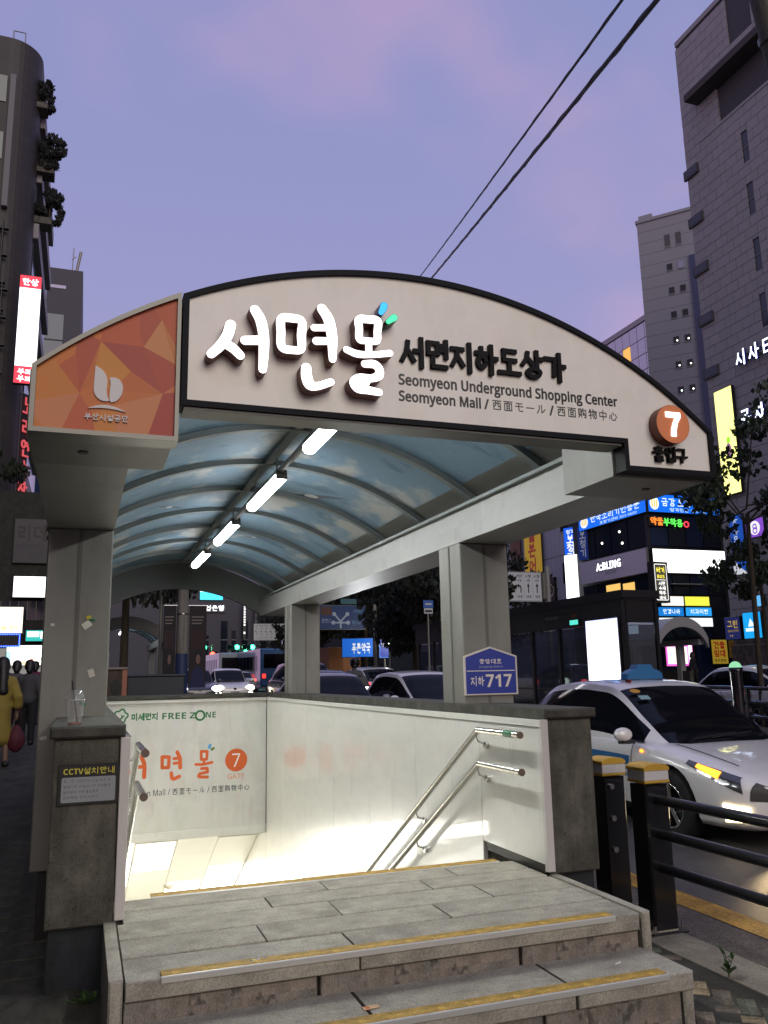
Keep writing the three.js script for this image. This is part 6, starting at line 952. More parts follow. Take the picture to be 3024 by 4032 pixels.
{ const o = thing('lane_sign', 'white lane sign with four black arrows beside the bus shelter', 'traffic sign', [17.2, 5.08, -31]); part('plate', cspan(-0.85, 0.86, -0.64, 0.63, -0.04, 0, 0.01), M.greyFrame, o); part('print', sheet(1.66, 1.22), printed(laneTex(4, ['서면IC', '서면공원', '시청', '시청'], 'llss', ['4차로', '5차로', '6차로', '7차로']), { roughness: 0.4 }), o, [0.005, -0.005, 0.004]); part('pole', rod([1.2, -4.6, -0.1], [1.2, 0.9, -0.1], 0.11, 14), M.aluminium, o); part('arm', rod([1.2, 0.3, -0.1], [-0.4, 0.3, -0.1], 0.05, 10), M.aluminium, o); part('arm', rod([1.2, -0.35, -0.1], [-0.4, -0.35, -0.1], 0.05, 10), M.aluminium, o); part('clamp', cspan(0.9, 1.06, -0.5, 0.6, -0.22, 0.02, 0.01), M.greyFrame, o); }
{ const o = thing('lane_sign', 'cream lane sign with seven arrows beside the far right column', 'traffic sign', [11.5, 4.5, -54.8]); part('plate', cspan(-1.15, 1.2, -0.58, 0.55, -0.04, 0, 0.01), M.greyFrame, o); part('print', sheet(2.3, 1.08), std({ map: laneTex(7, ['서면', '범일', '부전'], 'lslllss', ['150', '350']), roughness: 0.4, emissive: lin(1, 0.95, 0.8), emissiveIntensity: 0.12 }), o, [0.02, -0.01, 0.004]); part('pole', rod([3.4, -4.4, -0.2], [3.4, 1.2, -0.2], 0.12, 12), M.greyFrame, o); part('arm', rod([3.4, 0.3, -0.2], [-1, 0.3, -0.2], 0.06, 8), M.greyFrame, o); }
{ const o = thing('direction_sign', 'blue direction sign with white junction arrows under the canopy beam', 'traffic sign', [13.0, 4.65, -43.4]); part('plate', cspan(-1.3, 1.3, -0.66, 0.66, -0.04, 0, 0.01), M.greyFrame, o); part('print', sheet(2.54, 1.28), printed(canvasTex(254, 128, (g) => { g.fillStyle = '#15305e'; g.fillRect(0, 0, 254, 128); g.fillStyle = '#4a2a1c'; g.fillRect(6, 8, 60, 44); write(g, '관전IC', 10, 92, 26, { color: '#8a94a6', weight: 0.12, width: 54 }); g.strokeStyle = '#8f9aa8'; g.lineWidth = 9; g.beginPath(); g.moveTo(116, 122); g.lineTo(116, 84); g.moveTo(80, 92); g.lineTo(152, 92); g.moveTo(116, 86); g.lineTo(84, 50); g.moveTo(116, 86); g.lineTo(150, 50); g.stroke(); for (const [a, b] of [[80, 46], [154, 46], [74, 92], [158, 92]]) { g.beginPath(); g.arc(a, b, 11, 0, 7); g.fillStyle = '#8f9aa8'; g.fill(); } write(g, '서면', 186, 40, 28, { color: '#4f7088', weight: 0.12 }); write(g, '범내골', 178, 100, 24, { color: '#4f7088', weight: 0.12 }); })), o, [0, 0, 0.004]); part('pole', rod([1.9, -4.3, -0.2], [1.9, 1, -0.2], 0.1, 12), M.greyFrame, o); part('arm', rod([1.9, 0.2, -0.12], [-1, 0.2, -0.12], 0.05, 8), M.greyFrame, o); part('upper_sign', cspan(-0.1, 0.8, 0.72, 1.0, -0.04, 0, 0.005), std({ color: lin(0.03, 0.1, 0.12), roughness: 0.4 }), o); }
{ const o = thing('bus_lane_sign', 'small blue and white bus lane sign among the trees', 'traffic sign', [9.58, 3.52, -23.2]); part('plate', cspan(-0.16, 0.16, -0.02, 0.21, -0.02, 0, 0.004), std({ color: lin(0.02, 0.1, 0.36), roughness: 0.4 }), o); part('bus_mark', span(-0.1, 0.1, 0.07, 0.12, 0.001, 0.004), M.whiteLine, o); part('lower_plate', cspan(-0.14, 0.14, -0.19, -0.03, -0.02, 0, 0.004), std({ color: lin(0.5), roughness: 0.4 }), o); part('text_mark', span(-0.11, 0.11, -0.15, -0.08, 0.001, 0.004), M.black, o); part('pole', rod([0, -3.3, -0.05], [0, 0.2, -0.05], 0.03, 8), M.greyFrame, o); part('arm', rod([-0.1, -0.1, -0.05], [0.1, -0.1, -0.05], 0.02, 6), M.greyFrame, o); }
// traffic signals at the crossing
for (const [x, y, z, c, l] of [[11.76, 4.79, -90.2, 'g', 'green signal nearest the bank on its own mast'], [15.0, 4.76, -89.1, 'g', 'green signal above the blue bus'], [15.9, 4.2, -89.0, 'g', 'low green signal beneath the two upper green signals'], [16.55, 4.74, -88.6, 'g', 'green signal right of the pair above the blue bus'], [17.9, 4.22, -88.2, 'g', 'green signal closest to the cream lane sign'], [11.9, 3.75, -79.6, 'r', 'red signal over the pale bus']]) {
  const o = thing('traffic_signal', l, 'traffic light', [x, y, z], 0, 'traffic signals at the crossing');
  part('housing', cspan(-0.88, 0.45, -0.25, 0.25, -0.2, 0, 0.02), M.black, o);
  for (let k = 0; k < 3; k++) part('signal_lens', new THREE.CircleGeometry(0.24, 18), (c === 'g' ? k === 2 : k === 0) ? glow(c === 'g' ? lin(0.05, 1, 0.45) : lin(1, 0.06, 0.03), 9) : M.glassDark, o, [-0.62 + k * 0.4, 0, 0.006]);
  if ((c === 'g' && 1)) { const p = new THREE.PointLight(lin(0.1, 1, 0.5), 6); p.position.set(0.2, 0, 0.4); p.name = 'signal_glow'; o.add(p); }
  part('mast', rod([1.0, -y + grade(z), -0.3], [1.0, 0.3, -0.3], 0.09, 8), M.greyFrame, o); part('arm', rod([1.0, 0.1, -0.25], [-0.7, 0.1, -0.25], 0.05, 6), M.greyFrame, o);
}
{ // utility pole with its pair of portrait banners
  const o = thing('utility_pole', 'pale concrete utility pole with blue wrap behind the parapet', 'pole', [2.53, grade(-24.5), -24.5]); part('shaft', rod([0, 0, 0], [0, 9, 0], 0.17, 18, 0.14), std({ map: rep(texConcrete, 0.6), color: lin(0.85, 0.85, 0.86), roughness: 0.8 }), o); part('wrap', rod([0, 0.3, 0], [0, 1.9, 0], 0.178, 18, 0.174), std({ color: lin(0.015, 0.03, 0.09), roughness: 0.6 }), o); part('band', rod([0, 3.0, 0], [0, 3.03, 0], 0.18, 18), M.steel, o);
  const ban = (label, x0, x1, tone, dir) => { const b = thing('pole_banner', label, 'banner', [(x0 + x1) / 2, grade(-24.5) + 2.1, -24.45]); const t = canvasTex(128, 400, (g) => { g.fillStyle = tone; g.fillRect(0, 0, 128, 400); g.fillStyle = 'rgba(150,140,135,0.7)'; for (let i = 0; i < 3; i++) g.fillRect(16, 52 + i * 16, 90 - i * 8, 6); g.fillStyle = '#2c1c1e'; g.fillRect(14, 120, 100, 90); g.fillStyle = '#15151c'; g.beginPath(); g.ellipse(70, 250, 26, 32, 0, 0, 7); g.fill(); g.fillStyle = '#6a5248'; g.beginPath(); g.ellipse(70, 262, 17, 24, 0, 0, 7); g.fill(); g.fillStyle = dir > 0 ? '#1c2246' : '#121218'; g.beginPath(); g.moveTo(10, 400); g.quadraticCurveTo(20, 300, 70, 296); g.quadraticCurveTo(118, 300, 124, 400); g.fill(); }); part('cloth', cbox(x1 - x0, 2.3, 0.02, 0.004), M.black, b, [0, 0, -0.012]); part('print', sheet(x1 - x0, 2.3), printed(t, { roughness: 0.8 }), b); part('rod', rod([dir > 0 ? -(x1 - x0) / 2 - 0.1 : -(x1 - x0) / 2, 1.16, -0.02], [dir > 0 ? (x1 - x0) / 2 : (x1 - x0) / 2 + 0.1, 1.16, -0.02], 0.015), M.steel, b); };
  ban('dark portrait banner with a black dressed figure left of the utility pole', 2.0, 2.34, '#1c1718', -1); ban('dark portrait banner with a blue dressed figure right of the utility pole', 2.72, 3.2, '#221a1c', 1);
  const o2 = thing('street_pole', 'thin dark street pole behind the left portrait banner', 'pole', [2.05, grade(-26), -26]); part('shaft', rod([0, 0, 0], [0, 7, 0], 0.06, 12, 0.05), M.greyFrame, o2); part('base', cyl(0.14, 0.16, 0.3, 14, 0, 0.15, 0), M.greyFrame, o2);
}
{ const o = thing('kiosk', 'brown wooden street kiosk behind the left end of the parapet', 'kiosk', [0.25, grade(-21.5), -21.5]); part('cabinet', cspan(-0.9, 0.62, 0, 1.5, -1.2, 0, 0.02), std({ map: rep(texConcrete, 0.6), color: lin(0.3, 0.17, 0.12), roughness: 0.6 }), o); part('counter', cspan(-0.95, 0.68, 1.5, 1.56, -1.25, 0.06, 0.01), std({ color: lin(0.2, 0.16, 0.14), roughness: 0.5 }), o); part('edge_trim', cspan(0.56, 0.68, 0, 1.5, -0.05, 0.03, 0.006), std({ color: lin(0.32, 0.12, 0.07), roughness: 0.5 }), o); for (const x of [-0.5, 0.05]) part('stock_box', cspan(x - 0.2, x + 0.2, 1.56, 1.95, -0.6, -0.2, 0.01), std({ color: lin(0.3, 0.3, 0.32), roughness: 0.7 }), o); }
{ const o = thing('paddle_sign', 'black round paddle on a thin stem before the kiosk', 'sign', [0.62, grade(-20), -20]); part('stem', rod([0, 0, 0], [0, 1.0, 0], 0.012), M.black, o); part('paddle', cyl(0.14, 0.14, 0.02, 24).rotateX(Math.PI / 2).scale(0.95, 1.25, 1), M.black, o, [0, 1.12, 0]); part('base', cyl(0.16, 0.18, 0.04, 20, 0, 0.02, 0), M.black, o); }
{ const o = thing('planter_box', 'long dark planter box beside the kiosk', 'planter', [1.6, grade(-22), -22]); part('box', cspan(-0.65, 0.75, 0, 1.32, -0.5, 0, 0.02), std({ color: lin(0.012, 0.016, 0.026), roughness: 0.5 }), o); part('lip', cspan(-0.68, 0.78, 1.32, 1.37, -0.53, 0.03, 0.01), std({ color: lin(0.02, 0.025, 0.035), roughness: 0.4 }), o); }
// smaller canopies of two other stair heads
function smallCanopy(label, x, z, half, len, apex, spring, pale, lamps) {
  const o = thing('stair_canopy', label, 'canopy', [x, grade(z), z]), m = std({ color: lin(pale, pale, pale * 0.96), roughness: 0.5, metalness: 0.2 }), R = (half * half + (apex - spring) ** 2) / (2 * (apex - spring)), y = (dx, d = 0) => apex - d - R + Math.sqrt(Math.max(0, R * R - dx * dx));
  const ring = (d0, d1, h) => { const a = [], b = []; for (let k = 0; k <= 24; k++) { const dx = -h + (2 * h * k) / 24; a.push([dx, y(dx, d0)]); b.push([dx, y(dx, d1)]); } return [...a, ...b.reverse()]; };
  part('roof', extrude(ring(0, 0.05, half), len).translate(0, 0, -len), m, o); part('front_arch', extrude(ring(-0.02, 0.42, half), 0.16).translate(0, 0, -0.02), m, o);
  part('ceiling', extrude(ring(0.06, 0.08, half - 0.05), len - 0.2).translate(0, 0, -len), std({ color: lin(0.25, 0.36, 0.42), roughness: 0.4 }), o);
  for (let k = 1; k < 6; k++) part('rib', extrude(ring(0.08, 0.13, half - 0.06), 0.06).translate(0, 0, (-len * k) / 6), std({ color: lin(0.1, 0.13, 0.15), roughness: 0.5 }), o);
  for (const s of [-1, 1]) { part('beam', cspan(s * (half - 0.32), s * half, spring - 0.25, spring, -len, -0.15, 0.01), m, o); for (const zz of [-1.5, -len + 0.8]) part('column', cspan(s * (half - 0.3), s * (half - 0.02), 0, spring - 0.251, zz - 0.3, zz, 0.01), m, o); part('side_wall', cspan(s * (half - 0.25), s * (half - 0.05), 0, 1.0, -len, -1.0, 0.01), M.pier, o); }
  if (lamps) for (let k = 0; k < 4; k++) { const L = part('tube_light', cspan(-0.05, 0.05, apex - 0.32, apex - 0.26, -1.6 - k * 1.5, -0.6 - k * 1.5, 0.01), dimGlow(0.95, 0.97, 1, 9), o); areaLight(0.1, 1.0, lin(0.95, 0.97, 1), 22, [0, apex - 0.34, -1.1 - k * 1.5], [0, 0, 0], o).rotation.set(-Math.PI / 2, 0, 0); }
}
smallCanopy('lit barrel canopy of the next stair head along the pavement', 1.35, -31.5, 1.5, 7, 3.3, 2.55, 0.12, true);
smallCanopy('pale barrel canopy of a stair head across the road', 25.0, -31.0, 1.35, 5.5, 3.35, 2.4, 0.42, false);
// overhead cables
for (const [a, b, r, l] of [[[6.73, 11.0, -8.57], [14.23, 20.25, -34.27], 0.03, 'thin overhead cable running down behind the arch'], [[7.2, 10.99, -8.4], [14.76, 20.18, -34.1], 0.05, 'thick twisted overhead cable beside the thinner one']]) {
  const dir = a.map((v, i) => a[i] - (b[i] - a[i]) * 0.25), end = b.map((v, i) => b[i] + (b[i] - a[i]) * 0.55), pts = Array.from({ length: 12 }, (_, k) => { const t = k / 11; return [lerp(dir[0], end[0], t), lerp(dir[1], end[1], t) - 0.5 * Math.sin(Math.PI * t) * 0.2, lerp(dir[2], end[2], t)]; });
  const o = thing('cable', l, 'cable'); part('strand', tube(pts, r * 0.8, 8, 60), M.black, o);
  part('lashing', tube(Array.from({ length: 160 }, (_, k) => { const t = k / 159, i = t * 11, q = Math.min(10, Math.floor(i)), f = i - q, p = pts[q].map((v, j) => lerp(v, pts[q + 1][j], f)); return [p[0] + r * 0.55 * Math.cos(k * 0.9), p[1] + r * 0.55 * Math.sin(k * 0.9), p[2]]; }), r * 0.5, 6, 320), M.black, o);
}
{ const o = thing('lamp_column', 'pale leaning street lamp column reaching into the upper corner', 'street lamp', [13.8, 0.12, -10.48]); part('shaft', rod([0, 0, 0], [-4.2, 14.3, 1.46], 0.24, 20, 0.2), std({ map: rep(texConcrete, 0.6), color: lin(0.8, 0.76, 0.7), roughness: 0.8 }), o); part('collar', rod([-3.45, 11.75, 1.2], [-3.48, 11.85, 1.21], 0.24, 20), M.greyFrame, o); part('foot', cyl(0.34, 0.36, 0.3, 20, 0, 0.15, 0), M.greyFrame, o); }
{ const o = thing('light_post', 'post with a bright round lamp behind the roadside trees', 'street lamp', [14.6, grade(-40), -40.5]); part('shaft', rod([0, 0, 0], [0, 2.6, 0], 0.05, 10), M.greyFrame, o); part('globe_light', new THREE.SphereGeometry(0.16, 14, 10), glow(lin(1, 0.97, 0.9), 9), o, [0, 2.7, 0]); const p = new THREE.PointLight(lin(1, 0.95, 0.85), 12); p.position.set(0, 2.7, 0); p.name = 'globe_glow'; o.add(p); }

// ================================================================ TREES
function tree(name, label, pos, { h = 6, crownY = 4.2, rx = 1.6, ry = 1.8, leaves = 2600, leaf = 0.1, tone = [0.035, 0.06, 0.02], lean = 0, group, trunkR = 0.11, clumps = 14 } = {}) {
  const o = thing(name, label, 'tree', pos, 0, group), wood = [], P = (x, y, z) => [x, y, z];
  wood.push(rod([0, 0, 0], [lean * 0.5, crownY - ry * 0.5, 0], trunkR, 9, trunkR * 0.7));
  const cs = [];
  for (let k = 0; k < clumps; k++) { const a = rnd() * 6.283, u = Math.sqrt(rnd()), v = rr(-1, 1) * Math.sqrt(1 - u * u * 0.7), c = [lean + Math.cos(a) * u * rx, crownY + v * ry, Math.sin(a) * u * rx]; cs.push([...c, rr(0.28, 0.5) * Math.min(rx, ry)]); if (k < 9) wood.push(rod([lean * 0.5, crownY - ry * rr(0.35, 0.75), 0], c, trunkR * 0.32, 6, 0.012)); }
  const pos3 = [], nor = [], uvs = [];
  for (let i = 0; i < leaves; i++) {
    const c = cs[Math.floor(rnd() * cs.length)], d = new THREE.Vector3(rr(-1, 1), rr(-1, 1), rr(-1, 1)).normalize().multiplyScalar(c[3] * Math.cbrt(rr(0.1, 1))), s = leaf * rr(0.6, 1.3), q = new THREE.Quaternion().setFromEuler(new THREE.Euler(rr(-1, 1), rnd() * 6.28, rr(-0.8, 0.8)));
    const p = [[0, 0, 0], [s * 0.36, s * 0.5, s * 0.1], [0, s, 0], [-s * 0.36, s * 0.5, s * 0.1]].map((v) => new THREE.Vector3(...v).applyQuaternion(q).add(new THREE.Vector3(c[0] + d.x, c[1] + d.y * 0.8, c[2] + d.z)));
    for (const k of [0, 1, 2, 0, 2, 3]) pos3.push(p[k].x, p[k].y, p[k].z);
  }
  const g = new THREE.BufferGeometry(); g.setAttribute('position', new THREE.Float32BufferAttribute(pos3, 3)); g.setAttribute('uv', new THREE.Float32BufferAttribute(new Float32Array((pos3.length / 3) * 2), 2)); g.computeVertexNormals();
  part('trunk', merge(wood), M.trunk, o); part('crown', g, phys({ color: lin(...tone), roughness: 0.75, transmission: 0.3, thickness: 0 }), o); return o;
}
tree('street_tree', 'young street tree in front of the blue lit signs across the road', [14.6, 0.13, -15.6], { crownY: 5.9, rx: 1.25, ry: 1.7, leaves: 2600, leaf: 0.17, tone: [0.03, 0.05, 0.018], lean: 0.3, trunkR: 0.07, clumps: 16 });
tree('street_tree', 'leafy street tree beside the yellow vertical sign', [16.2, 0.13, -14.4], { crownY: 6.3, rx: 1.5, ry: 2.3, leaves: 3600, leaf: 0.17, tone: [0.035, 0.055, 0.02], trunkR: 0.09, clumps: 18 });
tree('street_tree', 'low spreading street tree before the stone tower shops', [15.9, 0.13, -16.6], { crownY: 3.9, rx: 1.2, ry: 0.9, leaves: 1300, leaf: 0.15, tone: [0.035, 0.06, 0.02], trunkR: 0.06, clumps: 9 });
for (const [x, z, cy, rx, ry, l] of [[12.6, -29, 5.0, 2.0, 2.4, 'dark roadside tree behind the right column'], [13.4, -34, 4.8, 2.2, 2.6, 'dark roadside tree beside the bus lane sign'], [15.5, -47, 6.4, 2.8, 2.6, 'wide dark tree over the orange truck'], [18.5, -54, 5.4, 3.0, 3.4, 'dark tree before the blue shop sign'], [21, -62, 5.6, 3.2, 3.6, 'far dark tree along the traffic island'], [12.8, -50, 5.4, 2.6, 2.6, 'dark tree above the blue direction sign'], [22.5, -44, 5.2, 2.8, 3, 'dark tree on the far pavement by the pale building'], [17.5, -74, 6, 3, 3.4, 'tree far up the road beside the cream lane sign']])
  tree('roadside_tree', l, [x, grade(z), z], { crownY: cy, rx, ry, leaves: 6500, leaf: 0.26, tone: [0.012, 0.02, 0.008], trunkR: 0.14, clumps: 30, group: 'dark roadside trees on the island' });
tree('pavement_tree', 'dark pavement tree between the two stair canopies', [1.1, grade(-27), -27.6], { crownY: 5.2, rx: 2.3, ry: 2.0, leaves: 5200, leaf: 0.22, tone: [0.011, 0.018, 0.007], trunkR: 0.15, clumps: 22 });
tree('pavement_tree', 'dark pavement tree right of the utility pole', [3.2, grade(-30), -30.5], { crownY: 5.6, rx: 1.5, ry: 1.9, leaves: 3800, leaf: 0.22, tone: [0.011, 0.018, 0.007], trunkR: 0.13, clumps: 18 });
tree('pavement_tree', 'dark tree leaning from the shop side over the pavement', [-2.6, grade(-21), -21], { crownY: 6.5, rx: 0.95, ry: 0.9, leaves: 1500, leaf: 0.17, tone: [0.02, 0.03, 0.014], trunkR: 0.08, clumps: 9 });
// plants on the balconies of the tiled tower
for (const [x, y, z, rx, ry, l] of [[-3.5, 33.8, -45.5, 0.42, 0.95, 'small bush hanging from the top balcony of the tiled tower'], [-3.0, 30.9, -46.2, 0.7, 1.6, 'large bush hanging from the middle balcony of the tiled tower'], [-3.0, 27.6, -46.6, 0.65, 1.15, 'round bush hanging from the lower balcony of the tiled tower']]) {
  const o = tree('balcony_plant', l, [x, y - 3, z], { crownY: 3, rx, ry, leaves: 3200, leaf: 0.2, tone: [0.012, 0.016, 0.012], trunkR: 0.03, clumps: 26 }); o.userData.category = 'plant';
  o.children[0].geometry = rod([0, 3 - ry * 0.6, 0], [0, 3 + ry * 0.4, 0], 0.05); part('planter', cspan(-0.9, 0.15, 3 - ry * 0.9, 3 - ry * 0.55, -0.6, 0.4, 0.02), M.pier, o);
}
// strings of fairy lights in the trees
for (const [x, z, y0, n, l] of [[12.1, -27.4, 3.0, 16, 'string of white fairy lights hanging in the tree near the right column'], [12.5, -27.9, 3.4, 12, 'second string of fairy lights hanging beside the first']]) { const o = thing('fairy_lights', l, 'string lights', [x, y0, z]), bulbs = []; for (let k = 0; k < n; k++) bulbs.push(new THREE.SphereGeometry(0.018, 6, 5).translate(rr(-0.05, 0.05), k * 0.13 + rr(-0.03, 0.03), rr(-0.05, 0.05))); part('bulb_lights', merge(bulbs), dimGlow(0.85, 0.95, 1, 9), o); part('wire', rod([0, 0, 0], [0, n * 0.13, 0], 0.004), M.black, o); }

// ================================================================ PEOPLE
function bodyMesh(caps, res = 64) { // smooth union of tapered capsules [a, b, ra, rb], meshed
  const box3 = new THREE.Box3(); for (const [a, b, r, q] of caps) { box3.expandByPoint(new THREE.Vector3(...a).addScalar(r + 0.05)); box3.expandByPoint(new THREE.Vector3(...a).addScalar(-r - 0.05)); box3.expandByPoint(new THREE.Vector3(...b).addScalar(q + 0.05)); box3.expandByPoint(new THREE.Vector3(...b).addScalar(-q - 0.05)); }
  const c = box3.getCenter(new THREE.Vector3()), size = box3.getSize(new THREE.Vector3()), S = Math.max(size.x, size.y, size.z) / 2 * 1.04, mc = new MarchingCubes(res, new THREE.MeshBasicMaterial(), false, false, 120000); mc.isolation = 0;
  const segs = caps.map(([a, b, r, q]) => [new THREE.Vector3(...a), new THREE.Vector3(...b).sub(new THREE.Vector3(...a)), r, q]), p = new THREE.Vector3(), k = 0.03;
  for (let z = 0; z < res; z++) for (let y = 0; y < res; y++) for (let x = 0; x < res; x++) {
    p.set(((x / res) * 2 - 1) * S + c.x, ((y / res) * 2 - 1) * S + c.y, ((z / res) * 2 - 1) * S + c.z); let d = 1e3;
    for (const [a, ab, r, q] of segs) { const px = p.x - a.x, py = p.y - a.y, pz = p.z - a.z, t = clamp((px * ab.x + py * ab.y + pz * ab.z) / (ab.lengthSq() || 1), 0, 1), e = Math.hypot(px - ab.x * t, py - ab.y * t, pz - ab.z * t) - lerp(r, q, t), h = Math.max(k - Math.abs(d - e), 0) / k; d = Math.min(d, e) - h * h * k * 0.25; }
    mc.field[x + y * res + z * res * res] = -d;
  }
  mc.update(); const n = mc.count, g = new THREE.BufferGeometry(), pos = mc.positionArray.slice(0, n * 3);
  for (let i = 0; i < n; i++) { pos[i * 3] = pos[i * 3] * S + c.x; pos[i * 3 + 1] = pos[i * 3 + 1] * S + c.y; pos[i * 3 + 2] = pos[i * 3 + 2] * S + c.z; }
  g.setAttribute('position', new THREE.Float32BufferAttribute(pos, 3)); g.setAttribute('uv', new THREE.Float32BufferAttribute(new Float32Array(n * 2), 2)); const w = mergeVertices(g, 1e-4); w.computeVertexNormals(); return w;
}
const hand = (w, d, s) => { const q = []; const [x, y, z] = w; q.push([[x, y, z], [x + d[0] * 0.08, y + d[1] * 0.08, z + d[2] * 0.08], 0.026, 0.03]); for (let k = 0; k < 4; k++) { const o = (k - 1.5) * 0.018, l = [0.06, 0.075, 0.07, 0.055][k], b = [x + d[0] * 0.09, y + d[1] * 0.09, z + d[2] * 0.09 + o], m = [b[0] + d[0] * l * 0.55, b[1] + d[1] * l * 0.55, b[2]]; q.push([b, m, 0.0095, 0.009], [m, [m[0] + d[0] * l * 0.4 - s * 0.018, m[1] + d[1] * l * 0.4, m[2]], 0.009, 0.008]); } q.push([[x + d[0] * 0.035, y + d[1] * 0.035, z + 0.025], [x + d[0] * 0.075 - s * 0.02, y + d[1] * 0.075, z + 0.05], 0.011, 0.009]); return q; };
const skin = (v = 1) => std({ color: lin(0.32 * v, 0.19 * v, 0.13 * v), roughness: 0.6 });
function person(label, pos, turn, { top, bottom, hair, long = false, skirt = false, arm = 0, stride = 0.12, scale = 1, tone = 1, group, sleeve = true }) {
  const o = thing('person', label, 'person', pos, turn, group); o.scale.setScalar(scale);
  const hipY = 0.9, sh = 1.38, L = [], legs = (s) => [[[s * 0.09, hipY, 0], [s * 0.1, 0.49, s * stride * 0.5 + 0.02], 0.09, 0.062], [[s * 0.1, 0.49, s * stride * 0.5 + 0.02], [s * 0.1, 0.1, s * stride], 0.06, 0.04], [[s * 0.1, 0.05, s * stride], [s * 0.115, 0.035, s * stride + 0.15], 0.045, 0.035]];
  L.push(...legs(1), ...legs(-1), [[0, 0.93, 0], [0, 1.12, 0], 0.14, 0.115], [[0, 1.12, 0], [0, 1.32, 0], 0.12, 0.13], [[-0.13, 1.34, 0], [0.13, 1.34, 0], 0.07, 0.07], [[0, 1.36, 0], [0, 1.5, 0.01], 0.055, 0.05], [[0, 1.56, 0.01], [0, 1.63, 0.0], 0.085, 0.095], [[0, 1.54, 0.06], [0, 1.55, 0.09], 0.03, 0.02], [[0, 1.59, 0.09], [0, 1.575, 0.112], 0.014, 0.012]);
  const arms = []; for (const s of [-1, 1]) { const el = [s * 0.235, 1.1, -0.03 + s * arm], wr = [s * 0.25, 0.88, 0.05 + s * arm]; arms.push([[s * 0.17, 1.35, 0], el, 0.05, 0.042], [el, wr, 0.04, 0.028]); arms.push(...hand(wr, [0, -1, 0], s)); }
  part('body', bodyMesh([...L.filter(Boolean), ...arms], 84), skin(tone), o);
  // clothes: a little wider than the body
  const fat = (list, d) => list.map(([a, b, r, q]) => [a, b, r + d, q + d]);
  const torso = [[[0, 0.95, 0], [0, 1.12, 0], 0.14, 0.115], [[0, 1.12, 0], [0, 1.32, 0], 0.12, 0.13], [[-0.13, 1.34, 0], [0.13, 1.34, 0], 0.07, 0.07]];
  const slv = sleeve ? [-1, 1].flatMap((s) => [[[s * 0.17, 1.35, 0], [s * 0.235, 1.1, -0.03 + s * arm], 0.07, 0.075], [[s * 0.235, 1.1, -0.03 + s * arm], [s * 0.245, 0.98, 0.01 + s * arm], 0.07, 0.085]]) : [];
  part('top', bodyMesh([...fat(torso, 0.03), ...slv, ...(skirt ? [[[0, 1.0, 0], [0, 0.5, 0], 0.15, 0.18], [[0, 0.8, 0], [0.08, 0.48, 0.03], 0.12, 0.14], [[0, 0.8, 0], [-0.08, 0.46, -0.03], 0.12, 0.14]] : [])], 64), std({ color: lin(...top), roughness: 0.85 }), o);
  if (!skirt) part('trousers', bodyMesh([1, -1].flatMap((s) => legs(s).slice(0, 2).map(([a, b, r, q]) => [a, b, r + 0.018, q + 0.022])).concat([[[0, 0.9, 0], [0, 0.96, 0], 0.15, 0.145]]), 60), std({ color: lin(...bottom), roughness: 0.85 }), o);
  for (const s of [-1, 1]) part('shoe', bodyMesh([[[s * 0.1, 0.055, s * stride - 0.03], [s * 0.115, 0.042, s * stride + 0.16], 0.052, 0.042]], 24), std({ color: lin(0.015), roughness: 0.5 }), o);
  part('hair', bodyMesh([[[0, 1.62, -0.02], [0, 1.66, -0.01], 0.103, 0.1], [[0, 1.58, -0.05], [0, long ? 1.2 : 1.52, -0.1], 0.085, long ? 0.09 : 0.06]], 40), std({ color: lin(...hair), roughness: 0.5 }), o);
  for (const s of [-1, 1]) { part('eye', new THREE.SphereGeometry(0.011, 8, 6), std({ color: lin(0.02) }), o, [s * 0.034, 1.6, 0.092]); part('ear', new THREE.SphereGeometry(0.022, 8, 6).scale(0.5, 1.3, 0.8), skin(tone), o, [s * 0.096, 1.585, 0]); }
  part('mouth', cbox(0.04, 0.009, 0.01, 0.003), std({ color: lin(0.25, 0.07, 0.06) }), o, [0, 1.535, 0.098]);
  return o;
}
person('person with long black hair walking away in a loose yellow dress', [-1.36, grade(-15), -15.6], Math.PI + 0.25, { top: [0.26, 0.19, 0.035], bottom: [0.1, 0.1, 0.1], hair: [0.008, 0.007, 0.007], long: true, skirt: true, scale: 1.02, arm: 0.08, tone: 0.6 });
{ const o = thing('handbag', 'dark red soft bag hanging from the hand of the yellow dressed walker', 'bag', [-1.09, grade(-15.5) + 0.34, -15.55]); const g = new THREE.SphereGeometry(0.15, 18, 14), p = g.attributes.position; for (let i = 0; i < p.count; i++) { const y = p.getY(i), k = 1 - 0.45 * sstep(y, 0.0, 0.15); p.setXYZ(i, p.getX(i) * k * 0.95, y * 1.5, p.getZ(i) * k * 0.7 + 0.01 * N1(p.getX(i) * 30, y * 30, 0, 2)); } g.computeVertexNormals(); part('pouch', g, std({ color: lin(0.09, 0.01, 0.02), roughness: 0.7 }), o, [0, 0.1, 0]); part('strap', new THREE.TorusGeometry(0.09, 0.009, 6, 20).scale(0.6, 1.9, 1), std({ color: lin(0.06, 0.01, 0.015), roughness: 0.6 }), o, [0, 0.42, 0]); }
for (const [x, z, t, b, l] of [[-1.5, -21, [0.08, 0.075, 0.085], [0.01, 0.01, 0.012], 'person in a grey striped top walking ahead of the yellow dress'], [-1.15, -19.5, [0.05, 0.05, 0.055], [0.008, 0.008, 0.01], 'person in a pale shirt and black trousers beside the column'], [-1.95, -24, [0.02, 0.02, 0.024], [0.015, 0.015, 0.02], 'person in dark clothes before the lit shop front'], [-1.35, -26, [0.1, 0.015, 0.04], [0.02, 0.02, 0.03], 'person in a dark pink top far along the pavement']]) person(l, [x, grade(z), z], Math.PI + rr(-0.3, 0.3), { top: t, bottom: b, hair: [0.006, 0.006, 0.006], arm: 0.05, tone: 0.22 });
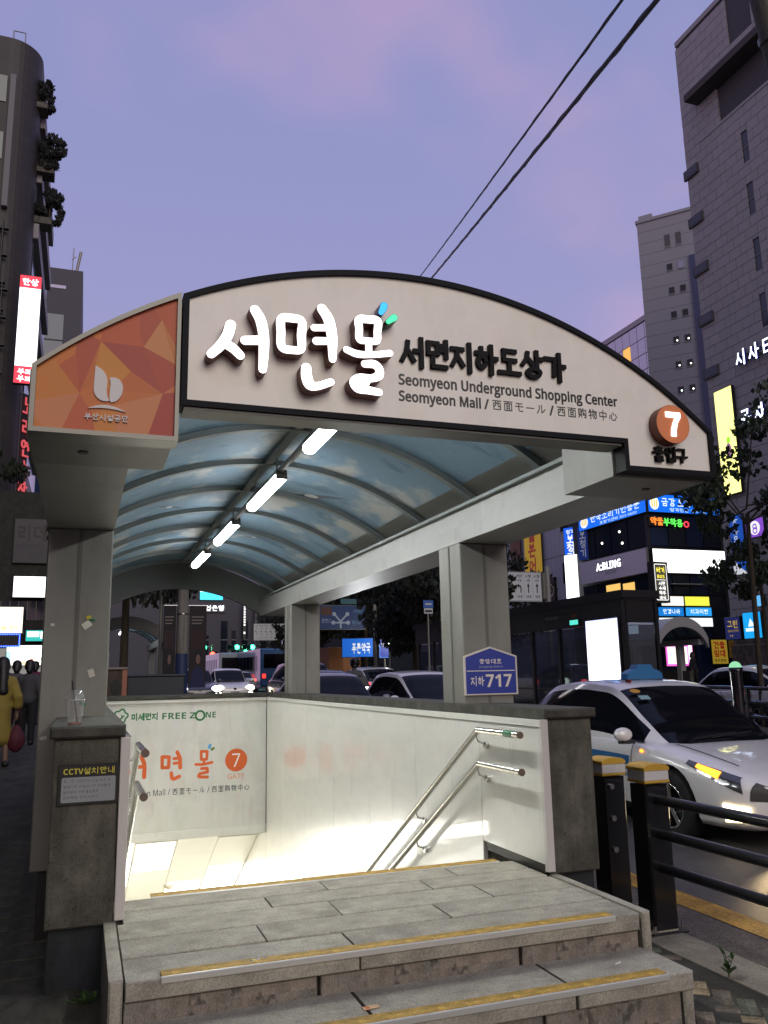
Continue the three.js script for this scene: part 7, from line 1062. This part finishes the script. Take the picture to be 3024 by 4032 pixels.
person('person in black standing before the pink shop display', [28.4, 0.1 + grade(-34), -34.5], 0.4, { top: [0.01, 0.01, 0.012], bottom: [0.01, 0.01, 0.012], hair: [0.005, 0.005, 0.005], tone: 0.4 });
{ // motorcyclist
  const z = -21.5, b = thing('motorcycle', 'scooter with bright double headlight between the right columns', 'motorcycle', [6.72, G(z), z]);
  const dark = paintOf(0.015, 0.015, 0.018); part('fairing', bodyMesh([[[0, 0.55, 0.45], [0, 0.95, 0.32], 0.12, 0.15], [[0, 0.42, 0.1], [0, 0.4, -0.3], 0.13, 0.15], [[0, 0.72, -0.2], [0, 0.75, -0.75], 0.15, 0.12], [[0, 0.3, 0.4], [0, 0.36, 0.0], 0.1, 0.12]], 56), dark, b);
  for (const zz of [0.62, -0.68]) { const w = part('wheel', new THREE.TorusGeometry(0.22, 0.06, 10, 26).rotateY(Math.PI / 2), M.tyre, b, [0, 0.28, zz]); part('rim', cyl(0.16, 0.16, 0.05, 20).rotateZ(Math.PI / 2), M.steel, w); }
  part('fork', merge([rod([-0.07, 0.28, 0.62], [-0.07, 0.85, 0.4], 0.02), rod([0.07, 0.28, 0.62], [0.07, 0.85, 0.4], 0.02)]), M.steel, b); part('handlebar', rod([-0.34, 1.0, 0.28], [0.34, 1.0, 0.28], 0.016), M.black, b); part('windshield', cbox(0.36, 0.3, 0.01, 0.004), M.glassDark, b, [0, 1.12, 0.42], [-0.35, 0, 0]);
  for (const s of [-1, 1]) { part('headlight_lamp', new THREE.SphereGeometry(0.085, 14, 10).scale(1.4, 0.75, 0.5), glow(lin(0.95, 0.97, 1), 14), b, [s * 0.12, 0.93, 0.47], [0, 0, s * 0.35]); part('mirror', new THREE.SphereGeometry(0.05, 10, 8).scale(1.2, 0.8, 0.3), M.black, b, [s * 0.33, 1.18, 0.28]); }
  const p = new THREE.SpotLight(lin(0.95, 0.97, 1), 60, 0, 0.6, 0.7, 2); p.position.set(0, 0.85, 0.6); p.target.position.set(0, 0, 8); p.name = 'headlight_beam'; b.add(p, p.target);
  const r = thing('person', 'motorcyclist in grey jacket and dark helmet on the scooter', 'person', [6.72, G(z), z]);
  const caps = [[[0, 0.9, -0.2], [0, 1.2, -0.16], 0.15, 0.14], [[0, 1.2, -0.16], [0, 1.36, -0.1], 0.15, 0.1], [[-0.15, 1.36, -0.12], [0.15, 1.36, -0.12], 0.075, 0.075], [[0, 1.36, -0.1], [0, 1.5, -0.06], 0.06, 0.06], [[0, 1.58, -0.04], [0, 1.63, -0.04], 0.09, 0.09]];
  for (const s of [-1, 1]) caps.push([[s * 0.19, 1.35, -0.12], [s * 0.3, 1.12, 0.02], 0.06, 0.05], [[s * 0.3, 1.12, 0.02], [s * 0.3, 1.02, 0.24], 0.048, 0.032], ...hand([s * 0.3, 1.02, 0.24], [0, -0.2, 0.6], s), [[s * 0.1, 0.88, -0.2], [s * 0.2, 0.8, 0.2], 0.1, 0.075], [[s * 0.2, 0.8, 0.2], [s * 0.19, 0.45, 0.12], 0.07, 0.05], [[s * 0.19, 0.42, 0.1], [s * 0.2, 0.42, 0.28], 0.05, 0.04]);
  part('body', bodyMesh(caps, 90), std({ color: lin(0.06, 0.06, 0.07), roughness: 0.8 }), r); part('helmet', bodyMesh([[[0, 1.62, -0.05], [0, 1.66, -0.04], 0.135, 0.13]], 36), M.blackGloss, r); part('visor', new THREE.SphereGeometry(0.137, 18, 10, Math.PI * 0.2, Math.PI * 0.6, Math.PI * 0.35, Math.PI * 0.3), M.glassDark, r, [0, 1.64, -0.035]);
}
renderer.render(scene, camera);
